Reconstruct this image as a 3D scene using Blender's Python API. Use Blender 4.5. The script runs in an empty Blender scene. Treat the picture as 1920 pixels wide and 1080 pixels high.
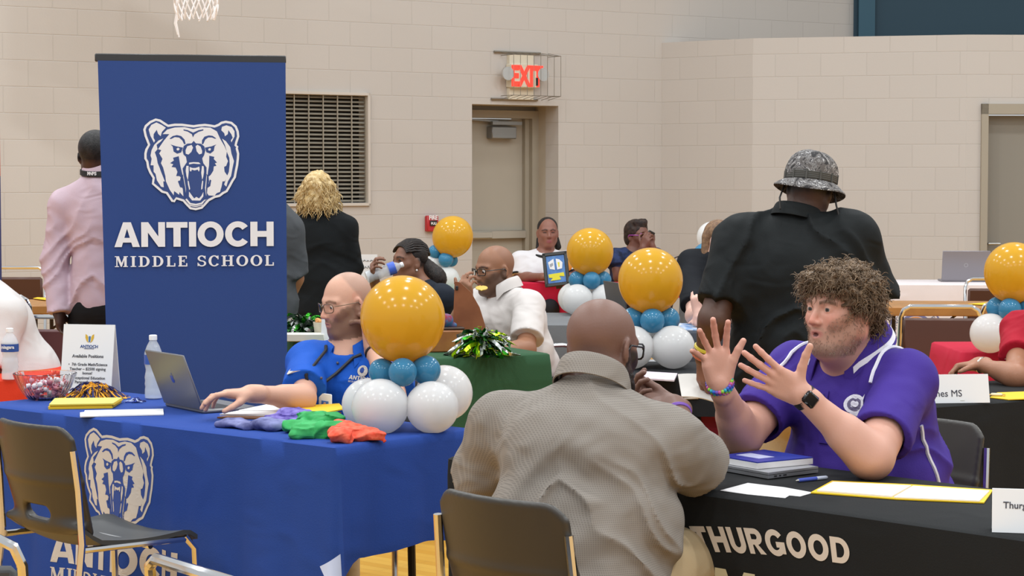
import bpy, math, random
import numpy as np
from mathutils import Vector, Matrix
from mathutils.geometry import tessellate_polygon

scn = bpy.context.scene
col = scn.collection

# ---------------------------------------------------------------- camera, world, lamps, exposure
FPX = 4000.0
CAMZ = 1.55
PITCH = math.atan(210 / FPX)
cam_d = bpy.data.cameras.new('camera')
cam_d.sensor_width = 36.0
cam_d.lens = 36.0 * FPX / 1920
cam_d.clip_end = 200
cam = bpy.data.objects.new('camera', cam_d)
col.objects.link(cam)
cam.location = (0, 0, CAMZ)
cam.rotation_euler = (math.pi / 2 - PITCH, 0, 0)
scn.camera = cam

world = bpy.data.worlds.new('hall_ambient')
scn.world = world
world.use_nodes = True
bg = world.node_tree.nodes['Background']
bg.inputs['Color'].default_value = (0.94, 0.98, 1.0, 1)
bg.inputs['Strength'].default_value = 0.67

LAMP_W = 84.0
for lx in (-7.5, -3.75, 0.0, 3.75, 7.5):          # high-bay lamps of the gym
    for ly in (-1.0, 3.0, 7.0, 11.0, 14.5):
        ld = bpy.data.lights.new('high_bay_lamp', 'AREA')
        ld.shape = 'DISK'
        ld.size = 0.55
        ld.energy = LAMP_W
        ld.color = (0.94, 0.98, 1.0)
        lo = bpy.data.objects.new('high_bay_lamp', ld)
        lo.location = (lx + 0.4, ly, 7.2)
        col.objects.link(lo)

vs = scn.view_settings
vs.view_transform = 'Standard'
vs.look = 'None'
vs.exposure = 0.06
vs.gamma = 1.0
vs.use_curve_mapping = False
try:
    scn.cycles.max_bounces = 8
    scn.cycles.transparent_max_bounces = 12
    scn.cycles.use_denoising = True
except Exception:
    pass

# ---------------------------------------------------------------- helpers
CAM = np.array((0, 0, CAMZ))
_cp, _sp = math.cos(PITCH), math.sin(PITCH)


def ray(x, y):
    a, b = (x - 960) / FPX, (540 - y) / FPX
    return np.array((a, _cp + b * _sp, -_sp + b * _cp))


def P(x, y, Y):
    "world point seen at photo position x, y and standing at distance Y"
    d = ray(x, y)
    return CAM + d * (Y / d[1])


def Z(x, y, z):
    "world point of height z seen at photo position x, y"
    d = ray(x, y)
    return CAM + d * ((z - CAMZ) / d[2])


def V(*a):
    return np.array(a, dtype=float)


def nrm(v):
    v = np.asarray(v, dtype=float)
    return v / (np.linalg.norm(v) + 1e-12)


def lerp(a, b, t):
    return np.asarray(a) * (1 - t) + np.asarray(b) * t


def hx(h):
    h = h.lstrip('#')
    c = [int(h[i:i + 2], 16) / 255 for i in (0, 2, 4)]
    return tuple(x / 12.92 if x <= 0.04045 else ((x + 0.055) / 1.055) ** 2.4 for x in c)


_mats = {}


def M(name, color, rough=0.6, metal=0.0, bump=None, trans=0.0, vary=None, spec=None, sss=0.0, emit=0.0, alpha=None, ior=None, sheen=0.0, coat=0.0, folds=None):
    if name in _mats:
        return _mats[name]
    m = bpy.data.materials.new(name)
    m.use_nodes = True
    nt = m.node_tree
    b = nt.nodes['Principled BSDF']
    c = hx(color) if isinstance(color, str) else color
    b.inputs['Base Color'].default_value = (*c, 1)
    b.inputs['Roughness'].default_value = rough
    b.inputs['Metallic'].default_value = metal
    if trans:
        b.inputs['Transmission Weight'].default_value = trans
    if spec is not None:
        b.inputs['Specular IOR Level'].default_value = spec
    if ior:
        b.inputs['IOR'].default_value = ior
    if sss:
        b.inputs['Subsurface Weight'].default_value = sss
        b.inputs['Subsurface Radius'].default_value = (1, .5, .3)
        b.inputs['Subsurface Scale'].default_value = 0.012
    if emit:
        b.inputs['Emission Color'].default_value = (*c, 1)
        b.inputs['Emission Strength'].default_value = emit
    if sheen:
        b.inputs['Sheen Weight'].default_value = sheen
    if coat:
        b.inputs['Coat Weight'].default_value = coat
    if alpha is not None:
        b.inputs['Alpha'].default_value = alpha
    if bump or vary or folds:
        tc = nt.nodes.new('ShaderNodeTexCoord')
    if bump:
        sc, st = bump
        no = nt.nodes.new('ShaderNodeTexNoise')
        no.inputs['Scale'].default_value = sc
        no.inputs['Detail'].default_value = 3
        nt.links.new(tc.outputs['Object'], no.inputs['Vector'])
        bp = nt.nodes.new('ShaderNodeBump')
        bp.inputs['Strength'].default_value = st
        bp.inputs['Distance'].default_value = 0.01
        nt.links.new(no.outputs['Fac'], bp.inputs['Height'])
        nt.links.new(bp.outputs['Normal'], b.inputs['Normal'])
    if folds:
        sc, dist = folds
        mp = nt.nodes.new('ShaderNodeMapping')
        mp.inputs['Scale'].default_value = (sc, sc, sc * 1.7)
        nt.links.new(tc.outputs['Object'], mp.inputs[0])
        fo = nt.nodes.new('ShaderNodeTexNoise')
        fo.noise_type = 'RIDGED_MULTIFRACTAL'
        fo.inputs['Scale'].default_value = 1.0
        fo.inputs['Detail'].default_value = 1.5
        fo.inputs['Distortion'].default_value = 1.2
        nt.links.new(mp.outputs[0], fo.inputs['Vector'])
        b2 = nt.nodes.new('ShaderNodeBump')
        b2.inputs['Strength'].default_value = .55
        b2.inputs['Distance'].default_value = dist
        nt.links.new(fo.outputs[0], b2.inputs['Height'])
        if bump:
            nt.links.new(b2.outputs['Normal'], bp.inputs['Normal'])
        else:
            nt.links.new(b2.outputs['Normal'], b.inputs['Normal'])
    if vary:
        sc, c2 = vary
        no = nt.nodes.new('ShaderNodeTexNoise')
        no.inputs['Scale'].default_value = sc
        no.inputs['Detail'].default_value = 4
        nt.links.new(tc.outputs['Object'], no.inputs['Vector'])
        mx = nt.nodes.new('ShaderNodeMix')
        mx.data_type = 'RGBA'
        mx.inputs['A'].default_value = (*c, 1)
        mx.inputs['B'].default_value = (*(hx(c2) if isinstance(c2, str) else c2), 1)
        rp = nt.nodes.new('ShaderNodeValToRGB')
        rp.color_ramp.elements[0].position = 0.4
        rp.color_ramp.elements[1].position = 0.62
        nt.links.new(no.outputs['Fac'], rp.inputs['Fac'])
        nt.links.new(rp.outputs['Color'], mx.inputs['Factor'])
        nt.links.new(mx.outputs['Result'], b.inputs['Base Color'])
    _mats[name] = m
    return m


def Mcol(name, rough=0.5, sss=0.0, bump=None, spec=0.4):
    "material whose base colour is the mesh colour attribute (skin tone, lips, brows, beard)"
    if name in _mats:
        return _mats[name]
    m = M(name, (1, 1, 1), rough, sss=sss, bump=bump, spec=spec)
    nt = m.node_tree
    a = nt.nodes.new('ShaderNodeAttribute')
    a.attribute_name = 'Col'
    nt.links.new(a.outputs['Color'], nt.nodes['Principled BSDF'].inputs['Base Color'])
    return m


def tag(o, label=None, cat=None, group=None, kind=None):
    if label:
        o['label'] = label
    if cat:
        o['category'] = cat
    if group:
        o['group'] = group
    if kind:
        o['kind'] = kind
    return o


def empty(name, loc=(0, 0, 0), rz=0.0, label=None, cat=None, group=None):
    o = bpy.data.objects.new(name, None)
    o.empty_display_size = 0.1
    o.location = tuple(float(v) for v in loc)
    o.rotation_euler = (0, 0, rz)
    col.objects.link(o)
    return tag(o, label, cat, group)


def mesh_obj(name, verts, faces, mats, parent=None, smooth=True, sharp=40, midx=None, colors=None):
    me = bpy.data.meshes.new(name)
    verts = np.asarray(verts, dtype=np.float32).reshape(-1, 3)
    if isinstance(faces, np.ndarray):
        nf, k = faces.shape
        me.vertices.add(len(verts))
        me.vertices.foreach_set('co', verts.ravel())
        me.loops.add(nf * k)
        me.loops.foreach_set('vertex_index', faces.astype(np.int32).ravel())
        me.polygons.add(nf)
        me.polygons.foreach_set('loop_start', np.arange(0, nf * k, k, dtype=np.int32))
        try:
            me.polygons.foreach_set('loop_total', np.full(nf, k, dtype=np.int32))
        except Exception:
            pass
        me.update(calc_edges=True)
    else:
        me.from_pydata([tuple(map(float, v)) for v in verts], [], faces)
    n = len(me.polygons)
    if midx is not None:
        me.polygons.foreach_set('material_index', np.asarray(midx, dtype=np.int32))
    me.polygons.foreach_set('use_smooth', np.full(n, bool(smooth)))
    if smooth and sharp and sharp < 180:
        me.set_sharp_from_angle(angle=math.radians(sharp))
    if colors is not None:
        at = me.attributes.new('Col', 'FLOAT_COLOR', 'POINT')
        c4 = np.ones((len(verts), 4), dtype=np.float32)
        c4[:, :3] = colors
        at.data.foreach_set('color', c4.ravel())
    for m in (mats if isinstance(mats, (list, tuple)) else [mats]):
        me.materials.append(m)
    me.validate()
    o = bpy.data.objects.new(name, me)
    col.objects.link(o)
    if parent is not None:
        o.parent = parent
    return o


def frame(f, up=(0, 0, 1)):
    "columns: right, forward, up"
    f = nrm(f)
    r = nrm(np.cross(f, up))
    u = np.cross(r, f)
    return np.stack([r, f, u], axis=1)


def rotm(axis, deg):
    return np.array(Matrix.Rotation(math.radians(deg), 3, Vector(tuple(map(float, axis)))))


class MB:
    "collects shapes into one mesh"

    def __init__(s):
        s.v, s.f, s.mi, s.m = [], [], [], 0

    def mat(s, i):
        s.m = i
        return s

    def add(s, vs, fs):
        b = len(s.v)
        s.v += [tuple(map(float, v)) for v in vs]
        s.f += [tuple(b + i for i in f) for f in fs]
        s.mi += [s.m] * len(fs)
        return s

    def box(s, c, size, R=None, bev=0.0):
        c, h = np.asarray(c, float), np.asarray(size, float) / 2
        R = np.eye(3) if R is None else R
        if bev <= 0:
            vs = [c + R @ (h * V(i, j, k)) for i in (-1, 1) for j in (-1, 1) for k in (-1, 1)]
            return s.add(vs, [(0, 1, 3, 2), (4, 6, 7, 5), (0, 4, 5, 1), (2, 3, 7, 6), (0, 2, 6, 4), (1, 5, 7, 3)])
        b = min(bev, h.min() * 0.95)
        vs, ix = [], {}
        for i in (-1, 1):
            for j in (-1, 1):
                for k in (-1, 1):
                    for a in range(3):
                        q = (h - b) * V(i, j, k)
                        q[a] = h[a] * (i, j, k)[a]
                        ix[(i, j, k, a)] = len(vs)
                        vs.append(c + R @ q)
        fs = []
        for a in range(3):
            o1, o2 = (a + 1) % 3, (a + 2) % 3
            for sg in (-1, 1):
                loop = []
                for p, q in ((-1, -1), (1, -1), (1, 1), (-1, 1)):
                    t = [0, 0, 0]
                    t[a], t[o1], t[o2] = sg, p, q
                    loop.append(ix[(*t, a)])
                fs.append(tuple(loop if sg > 0 else loop[::-1]))
            for p in (-1, 1):
                for q in (-1, 1):
                    t0, t1 = [0, 0, 0], [0, 0, 0]
                    t0[a], t0[o1], t0[o2] = -1, p, q
                    t1[a], t1[o1], t1[o2] = 1, p, q
                    lp = (ix[(*t0, o1)], ix[(*t1, o1)], ix[(*t1, o2)], ix[(*t0, o2)])
                    fs.append(lp if p * q < 0 else lp[::-1])
        for i in (-1, 1):
            for j in (-1, 1):
                for k in (-1, 1):
                    lp = tuple(ix[(i, j, k, a)] for a in range(3))
                    fs.append(lp if i * j * k > 0 else lp[::-1])
        return s.add(vs, fs)

    def tube(s, pts, r, n=8, cap=True, closed=False):
        pts = [np.asarray(p, float) for p in pts]
        m = len(pts)
        rs = r if isinstance(r, (list, tuple, np.ndarray)) else [r] * m
        vs, fs = [], []
        prev = None
        for i in range(m):
            if closed:
                t = nrm(pts[(i + 1) % m] - pts[i - 1])
            else:
                t = nrm(pts[min(i + 1, m - 1)] - pts[max(i - 1, 0)])
            if prev is None:
                a = V(0, 0, 1) if abs(t[2]) < .9 else V(1, 0, 0)
                x = nrm(np.cross(t, a))
            else:
                x = prev - t * np.dot(prev, t)
                x = nrm(x) if np.linalg.norm(x) > 1e-6 else nrm(np.cross(t, V(0.3, .5, .8)))
            prev = x
            y = np.cross(t, x)
            for k in range(n):
                a = 2 * math.pi * k / n
                vs.append(pts[i] + rs[i] * (math.cos(a) * x + math.sin(a) * y))
        for i in range(m if closed else m - 1):
            j = (i + 1) % m
            for k in range(n):
                k2 = (k + 1) % n
                fs.append((i * n + k, i * n + k2, j * n + k2, j * n + k))
        if cap and not closed:
            fs.append(tuple(range(n))[::-1])
            fs.append(tuple((m - 1) * n + k for k in range(n)))
        return s.add(vs, fs)

    def lathe(s, prof, n=24, c=(0, 0, 0), R=None, cap=True, wob=None):
        c = np.asarray(c, float)
        R = np.eye(3) if R is None else R
        vs, fs = [], []
        for i, (r, z) in enumerate(prof):
            for k in range(n):
                a = 2 * math.pi * k / n
                rr = r * (1 + (wob(i, a) if wob else 0))
                vs.append(c + R @ V(rr * math.cos(a), rr * math.sin(a), z))
        for i in range(len(prof) - 1):
            for k in range(n):
                k2 = (k + 1) % n
                fs.append((i * n + k, i * n + k2, (i + 1) * n + k2, (i + 1) * n + k))
        if cap:
            fs.append(tuple(range(n))[::-1])
            fs.append(tuple((len(prof) - 1) * n + k for k in range(n)))
        return s.add(vs, fs)

    def sphere(s, c, r, n=24, m=14, R=None):
        r = np.asarray(r, float) * np.ones(3)
        R = np.eye(3) if R is None else R
        c = np.asarray(c, float)
        vs, fs = [c + R @ (r * V(0, 0, -1))], []
        for i in range(1, m):
            ph = -math.pi / 2 + math.pi * i / m
            for k in range(n):
                a = 2 * math.pi * k / n
                vs.append(c + R @ (r * V(math.cos(ph) * math.cos(a), math.cos(ph) * math.sin(a), math.sin(ph))))
        vs.append(c + R @ (r * V(0, 0, 1)))
        for k in range(n):
            k2 = (k + 1) % n
            fs.append((0, 1 + k2, 1 + k))
            for i in range(m - 2):
                a, b = 1 + i * n, 1 + (i + 1) * n
                fs.append((a + k, a + k2, b + k2, b + k))
            a = 1 + (m - 2) * n
            fs.append((a + k, a + k2, len(vs) - 1))
        return s.add(vs, fs)

    def grid(s, fn, nu, nv):
        vs = [fn(i / nu, j / nv) for j in range(nv + 1) for i in range(nu + 1)]
        fs = [(j * (nu + 1) + i, j * (nu + 1) + i + 1, (j + 1) * (nu + 1) + i + 1, (j + 1) * (nu + 1) + i) for j in range(nv) for i in range(nu)]
        return s.add(vs, fs)

    def slab(s, fn, nu, nv, th):
        "a grid sheet with thickness; fn(u, v) -> (point, normal)"
        A = [[fn(i / nu, j / nv) for i in range(nu + 1)] for j in range(nv + 1)]
        top = [np.asarray(p) + np.asarray(n) * th / 2 for row in A for p, n in row]
        bot = [np.asarray(p) - np.asarray(n) * th / 2 for row in A for p, n in row]
        N = len(top)
        w = nu + 1
        fs = []
        for j in range(nv):
            for i in range(nu):
                q = (j * w + i, j * w + i + 1, (j + 1) * w + i + 1, (j + 1) * w + i)
                fs.append(q)
                fs.append(tuple(N + x for x in q[::-1]))
        rim = [i for i in range(w)] + [j * w + nu for j in range(1, nv + 1)] + [nv * w + i for i in range(nu - 1, -1, -1)] + [j * w for j in range(nv - 1, 0, -1)]
        for a, b in zip(rim, rim[1:] + rim[:1]):
            fs.append((b, a, N + a, N + b))
        return s.add(top + bot, fs)

    def prism(s, loop, R, c, th):
        "polygon (2D loop) extruded by th along local z"
        c = np.asarray(c, float)
        n = len(loop)
        a = [c + R @ V(x, y, 0) for x, y in loop]
        b = [c + R @ V(x, y, th) for x, y in loop]
        fs = [tuple(range(n))[::-1], tuple(range(n, 2 * n))]
        fs += [(i, (i + 1) % n, n + (i + 1) % n, n + i) for i in range(n)]
        return s.add(a + b, fs)

    def build(s, name, mats, parent=None, smooth=True, sharp=40):
        return mesh_obj(name, s.v, s.f, mats, parent, smooth, sharp, midx=s.mi)


# ---- signed-distance modelling: bodies, clothes, hair and soft shells are grown as one surface
def _pd(p, X):
    k = p[0]
    if k == 'c':
        _, a, b, ra, rb = p[:5]
        ba = b - a
        pa = X - a
        t = np.clip(pa @ ba / max(float(ba @ ba), 1e-9), 0, 1)
        return np.sqrt(((pa - t[:, None] * ba) ** 2).sum(1)) - (ra + (rb - ra) * t)
    if k == 'k':                                  # cone with a flat end at b
        _, a, b, ra, rb = p[:5]
        ba = b - a
        L = math.sqrt(float(ba @ ba))
        pa = X - a
        tt = pa @ ba / (L * L)
        t = np.clip(tt, 0, 1.2)
        d = np.sqrt(((pa - t[:, None] * ba) ** 2).sum(1)) - (ra + (rb - ra) * t)
        return np.maximum(d, (tt - 1) * L)
    if k == 'e':
        _, c, r, R = p[:4]
        q = (X - c) @ R
        q1 = q / r
        k0 = np.sqrt((q1 ** 2).sum(1))
        k1 = np.sqrt(((q1 / r) ** 2).sum(1)) + 1e-9
        return k0 * (k0 - 1) / k1
    if k == 'b':
        _, c, hs, R, rd = p[:5]
        q = np.abs((X - c) @ R) - (hs - rd)
        return np.sqrt((np.maximum(q, 0) ** 2).sum(1)) + np.minimum(q.max(1), 0) - rd
    if k == 'p':
        return (X - p[1]) @ p[2]


class S:
    def __init__(s):
        s.p = []

    def _a(s, p, k, op):
        p = tuple(np.asarray(x, np.float32) if isinstance(x, np.ndarray) else x for x in p)
        s.p.append((p, k, op))
        return s

    def c(s, a, b, ra, rb=None, k=.02, op='u'):
        return s._a(('c', np.asarray(a, float), np.asarray(b, float), ra, ra if rb is None else rb), k, op)

    def k(s, a, b, ra, rb=None, k=.02, op='u'):
        return s._a(('k', np.asarray(a, float), np.asarray(b, float), ra, ra if rb is None else rb), k, op)

    def e(s, c, r, R=None, k=.02, op='u'):
        return s._a(('e', np.asarray(c, float), np.asarray(r, float) * np.ones(3), np.eye(3) if R is None else R), k, op)

    def b(s, c, hs, R=None, rd=.01, k=.01, op='u'):
        return s._a(('b', np.asarray(c, float), np.asarray(hs, float), np.eye(3) if R is None else R, rd), k, op)

    def cut(s, pt, n, k=.004):
        return s._a(('p', np.asarray(pt, float), nrm(n)), k, 'i')


def _smin(a, b, k):
    h = np.maximum(k - np.abs(a - b), 0) / k
    return np.minimum(a, b) - h * h * (k * .25)


def _comb(d, e, k, op):
    if op == 'u':
        return _smin(d, e, k)
    if op == 's':
        return -_smin(-d, e, k)
    return -_smin(-d, -e, k)


def vnoise(X):
    i = np.floor(X).astype(np.int64)
    f = (X - i).astype(np.float32)
    f = f * f * (3 - 2 * f)
    out = np.zeros(len(X), np.float32)
    for dx in (0, 1):
        for dy in (0, 1):
            for dz in (0, 1):
                h = ((i[:, 0] + dx) * 73856093) ^ ((i[:, 1] + dy) * 19349663) ^ ((i[:, 2] + dz) * 83492791)
                h = ((h * 1103515245 + 12345) >> 7) & 0xffff
                w = (f[:, 0] if dx else 1 - f[:, 0]) * (f[:, 1] if dy else 1 - f[:, 1]) * (f[:, 2] if dz else 1 - f[:, 2])
                out += w * (h / 65535.0).astype(np.float32)
    return out


def grow(sdf, lo, hi, h, disp=None):
    "sparse surface nets over the S list; returns verts, quads"
    lo = np.asarray(lo, np.float32)
    hi = np.asarray(hi, np.float32)
    B = 8
    nb = np.maximum(np.ceil((hi - lo) / (h * B)).astype(int), 1)
    bi = np.stack(np.meshgrid(*[np.arange(n) for n in nb], indexing='ij'), -1).reshape(-1, 3)
    Cn = lo + (bi + .5).astype(np.float32) * (h * B)
    R = h * B * .866
    D = np.full(len(Cn), 1e3, np.float32)
    pd = []
    for p, k, op in sdf.p:
        e = _pd(p, Cn).astype(np.float32)
        pd.append(e)
        D = _comb(D, e, k, op) if not (op == 'u' and D[0] == 1e3 and len(pd) == 1) else e
    keep = np.abs(D) < R * 1.7 + (.012 if disp else 0)
    bi, Dk = bi[keep], D[keep]
    pd = [e[keep] for e in pd]
    n = len(bi)
    g = np.stack(np.meshgrid(*[np.arange(B + 1)] * 3, indexing='ij'), -1).reshape(-1, 3)
    offs = (g * h).astype(np.float32)
    base = lo + bi.astype(np.float32) * (h * B)
    d = np.full((n, len(g)), 1e3, np.float32)
    for (p, k, op), e in zip(sdf.p, pd):
        if op == 'u':
            m = e < np.abs(Dk) + 2.4 * R + k
        elif op == 's':
            m = e < 1.3 * R + k
        else:
            m = e > -1.3 * R - k - np.abs(Dk) - R
        ix = np.nonzero(m)[0]
        for q in range(0, len(ix), 900):
            jj = ix[q:q + 900]
            X = (base[jj][:, None, :] + offs[None]).reshape(-1, 3)
            ee = _pd(p, X).astype(np.float32).reshape(len(jj), -1)
            d[jj] = _comb(d[jj], ee, k, op)
    if disp:
        for q in range(0, n, 900):
            X = (base[q:q + 900][:, None, :] + offs[None]).reshape(-1, 3)
            d[q:q + 900] += disp(X).reshape(-1, len(g))
    d = d.reshape(n, B + 1, B + 1, B + 1)
    ins = d < 0
    cn = [(x, y, z) for x in (0, 1) for y in (0, 1) for z in (0, 1)]
    cs = [ins[:, x:x + B, y:y + B, z:z + B] for x, y, z in cn]
    cnt = sum(c.astype(np.int8) for c in cs)
    act = np.nonzero((cnt > 0) & (cnt < 8))
    cv = np.stack([d[act[0], act[1] + x, act[2] + y, act[3] + z] for x, y, z in cn], 1)
    gi = bi[act[0]] * B + np.stack(act[1:], 1)
    pos = np.zeros((len(gi), 3), np.float32)
    wt = np.zeros(len(gi), np.float32)
    for i in range(8):
        for j in range(i + 1, 8):
            df = [cn[j][a] - cn[i][a] for a in range(3)]
            if sum(abs(x) for x in df) != 1:
                continue
            sc = (cv[:, i] < 0) != (cv[:, j] < 0)
            t = np.where(sc, cv[:, i] / np.where(sc, cv[:, i] - cv[:, j], 1), 0)
            q = np.array(cn[i], np.float32) + t[:, None] * np.array(df, np.float32)
            pos += np.where(sc[:, None], q, 0)
            wt += sc
    pos = pos / wt[:, None]
    vw = lo + (gi + pos) * h
    NN = nb * B + 2
    key = (gi[:, 0].astype(np.int64) * NN[1] + gi[:, 1]) * NN[2] + gi[:, 2]
    order = np.argsort(key)
    key, vw, gi, cv = key[order], vw[order], gi[order], cv[order]
    quads = []
    ci = {c: i for i, c in enumerate(cn)}
    for a in range(3):
        e = [0, 0, 0]
        e[a] = 1
        s0, s1 = cv[:, 0] < 0, cv[:, ci[tuple(e)]] < 0
        m = np.nonzero(s0 != s1)[0]
        b, c = (a + 1) % 3, (a + 2) % 3
        ids = []
        ok = np.ones(len(m), bool)
        for db, dc in ((0, 0), (1, 0), (1, 1), (0, 1)):
            q = gi[m].copy()
            q[:, b] -= db
            q[:, c] -= dc
            ok &= (q >= 0).all(1)
            kk = (q[:, 0].astype(np.int64) * NN[1] + q[:, 1]) * NN[2] + q[:, 2]
            p = np.clip(np.searchsorted(key, kk), 0, len(key) - 1)
            ok &= key[p] == kk
            ids.append(p)
        qd = np.stack(ids, 1)[ok]
        fl = s0[m][ok]
        qd[~fl] = qd[~fl][:, ::-1]
        quads.append(qd)
    return vw, np.concatenate(quads)


def sbounds(sdf, pad=.03):
    lo, hi = np.full(3, 1e9), np.full(3, -1e9)
    for p, k, op in sdf.p:
        if op != 'u':
            continue
        if p[0] in 'ck':
            r = max(p[3], p[4])
            lo = np.minimum(lo, np.minimum(p[1], p[2]) - r)
            hi = np.maximum(hi, np.maximum(p[1], p[2]) + r)
        else:
            r = float(np.linalg.norm(p[2])) if p[0] == 'b' else float(np.max(p[2]))
            lo = np.minimum(lo, p[1] - r)
            hi = np.maximum(hi, p[1] + r)
    return lo - pad, hi + pad


def grow_obj(name, sdf, h, mats, parent=None, disp=None, colfn=None, sharp=180, lo=None, hi=None):
    a, b = sbounds(sdf)
    if lo is not None:
        a = np.maximum(a, lo)
    if hi is not None:
        b = np.minimum(b, hi)
    v, f = grow(sdf, a, b, h, disp)
    cols = colfn(v) if colfn else None
    return mesh_obj(name, v, f, mats, parent, True, sharp, colors=cols)


# ---- lettering and emblems
def text_obj(name, s, size, mat, parent, origin, R, align='CENTER', bold=0.0, depth=0.0006, xs=1.0, spacing=1.0):
    "flat lettering: local x along R[:,0], local y along R[:,1]"
    cu = bpy.data.curves.new(name, 'FONT')
    cu.body = s
    cu.size = size
    cu.align_x = align
    cu.align_y = 'CENTER'
    cu.offset = bold
    cu.extrude = depth
    cu.space_character = spacing
    cu.resolution_u = 3
    t = bpy.data.objects.new(name, cu)
    col.objects.link(t)
    dg = bpy.context.evaluated_depsgraph_get()
    me = bpy.data.meshes.new_from_object(t.evaluated_get(dg))
    bpy.data.objects.remove(t)
    bpy.data.curves.remove(cu)
    Mx = Matrix(((R[0, 0] * xs, R[0, 1], R[0, 2], origin[0]), (R[1, 0] * xs, R[1, 1], R[1, 2], origin[1]), (R[2, 0] * xs, R[2, 1], R[2, 2], origin[2]), (0, 0, 0, 1)))
    me.transform(Mx)
    me.materials.clear()
    me.materials.append(mat)
    me.name = name
    o = bpy.data.objects.new(name, me)
    col.objects.link(o)
    if parent is not None:
        o.parent = parent
    return o


def arc(cx, cy, rx, ry, a0, a1, n=16):
    return [(cx + rx * math.cos(math.radians(a0 + (a1 - a0) * i / n)), cy + ry * math.sin(math.radians(a0 + (a1 - a0) * i / n))) for i in range(n + 1)]


def _ring(cx, cy, rx, ry, t, a0=0, a1=360, ty=None, n=28):
    ty = t if ty is None else ty
    if a1 - a0 >= 360:
        return [[arc(cx, cy, rx, ry, 0, 360, n)[:-1], arc(cx, cy, rx - t, ry - ty, 0, 360, n)[:-1]]]
    return [[arc(cx, cy, rx, ry, a0, a1, n) + arc(cx, cy, rx - t, ry - ty, a1, a0, n)]]


def _bx(x0, y0, x1, y1):
    return [[(x0, y0), (x1, y0), (x1, y1), (x0, y1)]]


# glyph = (width, [polygons]); polygon = [outer loop, hole loops...]; height 1
BOLD = {
    'A': (.98, [[[(0, 0), (.34, 1), (.64, 1), (.98, 0), (.70, 0), (.65, .18), (.33, .18), (.28, 0)], [(.385, .37), (.595, .37), (.49, .74)]]]),
    'N': (.92, [[[(0, 0), (0, 1), (.27, 1), (.66, .42), (.66, 1), (.92, 1), (.92, 0), (.66, 0), (.26, .58), (.26, 0)]]]),
    'T': (.82, [[[(.27, 0), (.27, .77), (0, .77), (0, 1), (.82, 1), (.82, .77), (.55, .77), (.55, 0)]]]),
    'I': (.28, [_bx(0, 0, .28, 1)]),
    'O': (1.02, _ring(.51, .5, .51, .52, .27, ty=.24)),
    'C': (.94, _ring(.50, .5, .50, .52, .27, 38, 322, ty=.24)),
    'H': (.92, [_bx(0, 0, .28, 1), _bx(.64, 0, .92, 1), _bx(.2, .38, .72, .62)]),
    'U': (.86, [[[(0, 1), (0, .38)] + arc(.43, .38, .43, .40, 180, 360, 12) + [(.86, 1), (.59, 1), (.59, .38)] + arc(.43, .38, .16, .16, 360, 180, 12) + [(.27, 1)]]]),
    'R': (.88, [[[(0, 0), (0, 1), (.5, 1)] + arc(.5, .68, .34, .32, 90, -80, 10) + [(.9, 0), (.58, 0), (.36, .36), (.27, .36), (.27, 0)], [(.27, .57), (.27, .78), (.48, .78)] + arc(.48, .675, .1, .105, 80, -80, 6) + [(.48, .57)]]]),
    'G': (1.0, _ring(.51, .5, .51, .52, .26, 38, 330, ty=.23) + [_bx(.54, .32, 1.0, .54), _bx(.74, .08, 1.0, .5)]),
    'D': (.92, [[[(0, 0), (0, 1), (.44, 1)] + arc(.42, .5, .5, .5, 88, -88, 14) + [(.44, 0)], [(.27, .22), (.27, .78), (.42, .78)] + arc(.41, .5, .25, .28, 85, -85, 10) + [(.42, .22)]]]),
    'M': (1.1, [[[(0, 0), (0, 1), (.3, 1), (.55, .45), (.8, 1), (1.1, 1), (1.1, 0), (.84, 0), (.84, .55), (.62, .05), (.48, .05), (.26, .55), (.26, 0)]]]),
    'S': (.8, _ring(.4, .73, .38, .28, .2, 20, 270) + _ring(.4, .27, .4, .28, .2, -160, 90)),
    'L': (.7, [_bx(0, 0, .27, 1), _bx(0, 0, .7, .23)]),
    'E': (.74, [_bx(0, 0, .27, 1), _bx(0, 0, .74, .22), _bx(0, .4, .66, .6), _bx(0, .78, .74, 1)]),
}


def _srf(x, w=.34, y0=0.0):
    return _bx(x - w / 2, y0, x + w / 2, y0 + .075)


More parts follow.
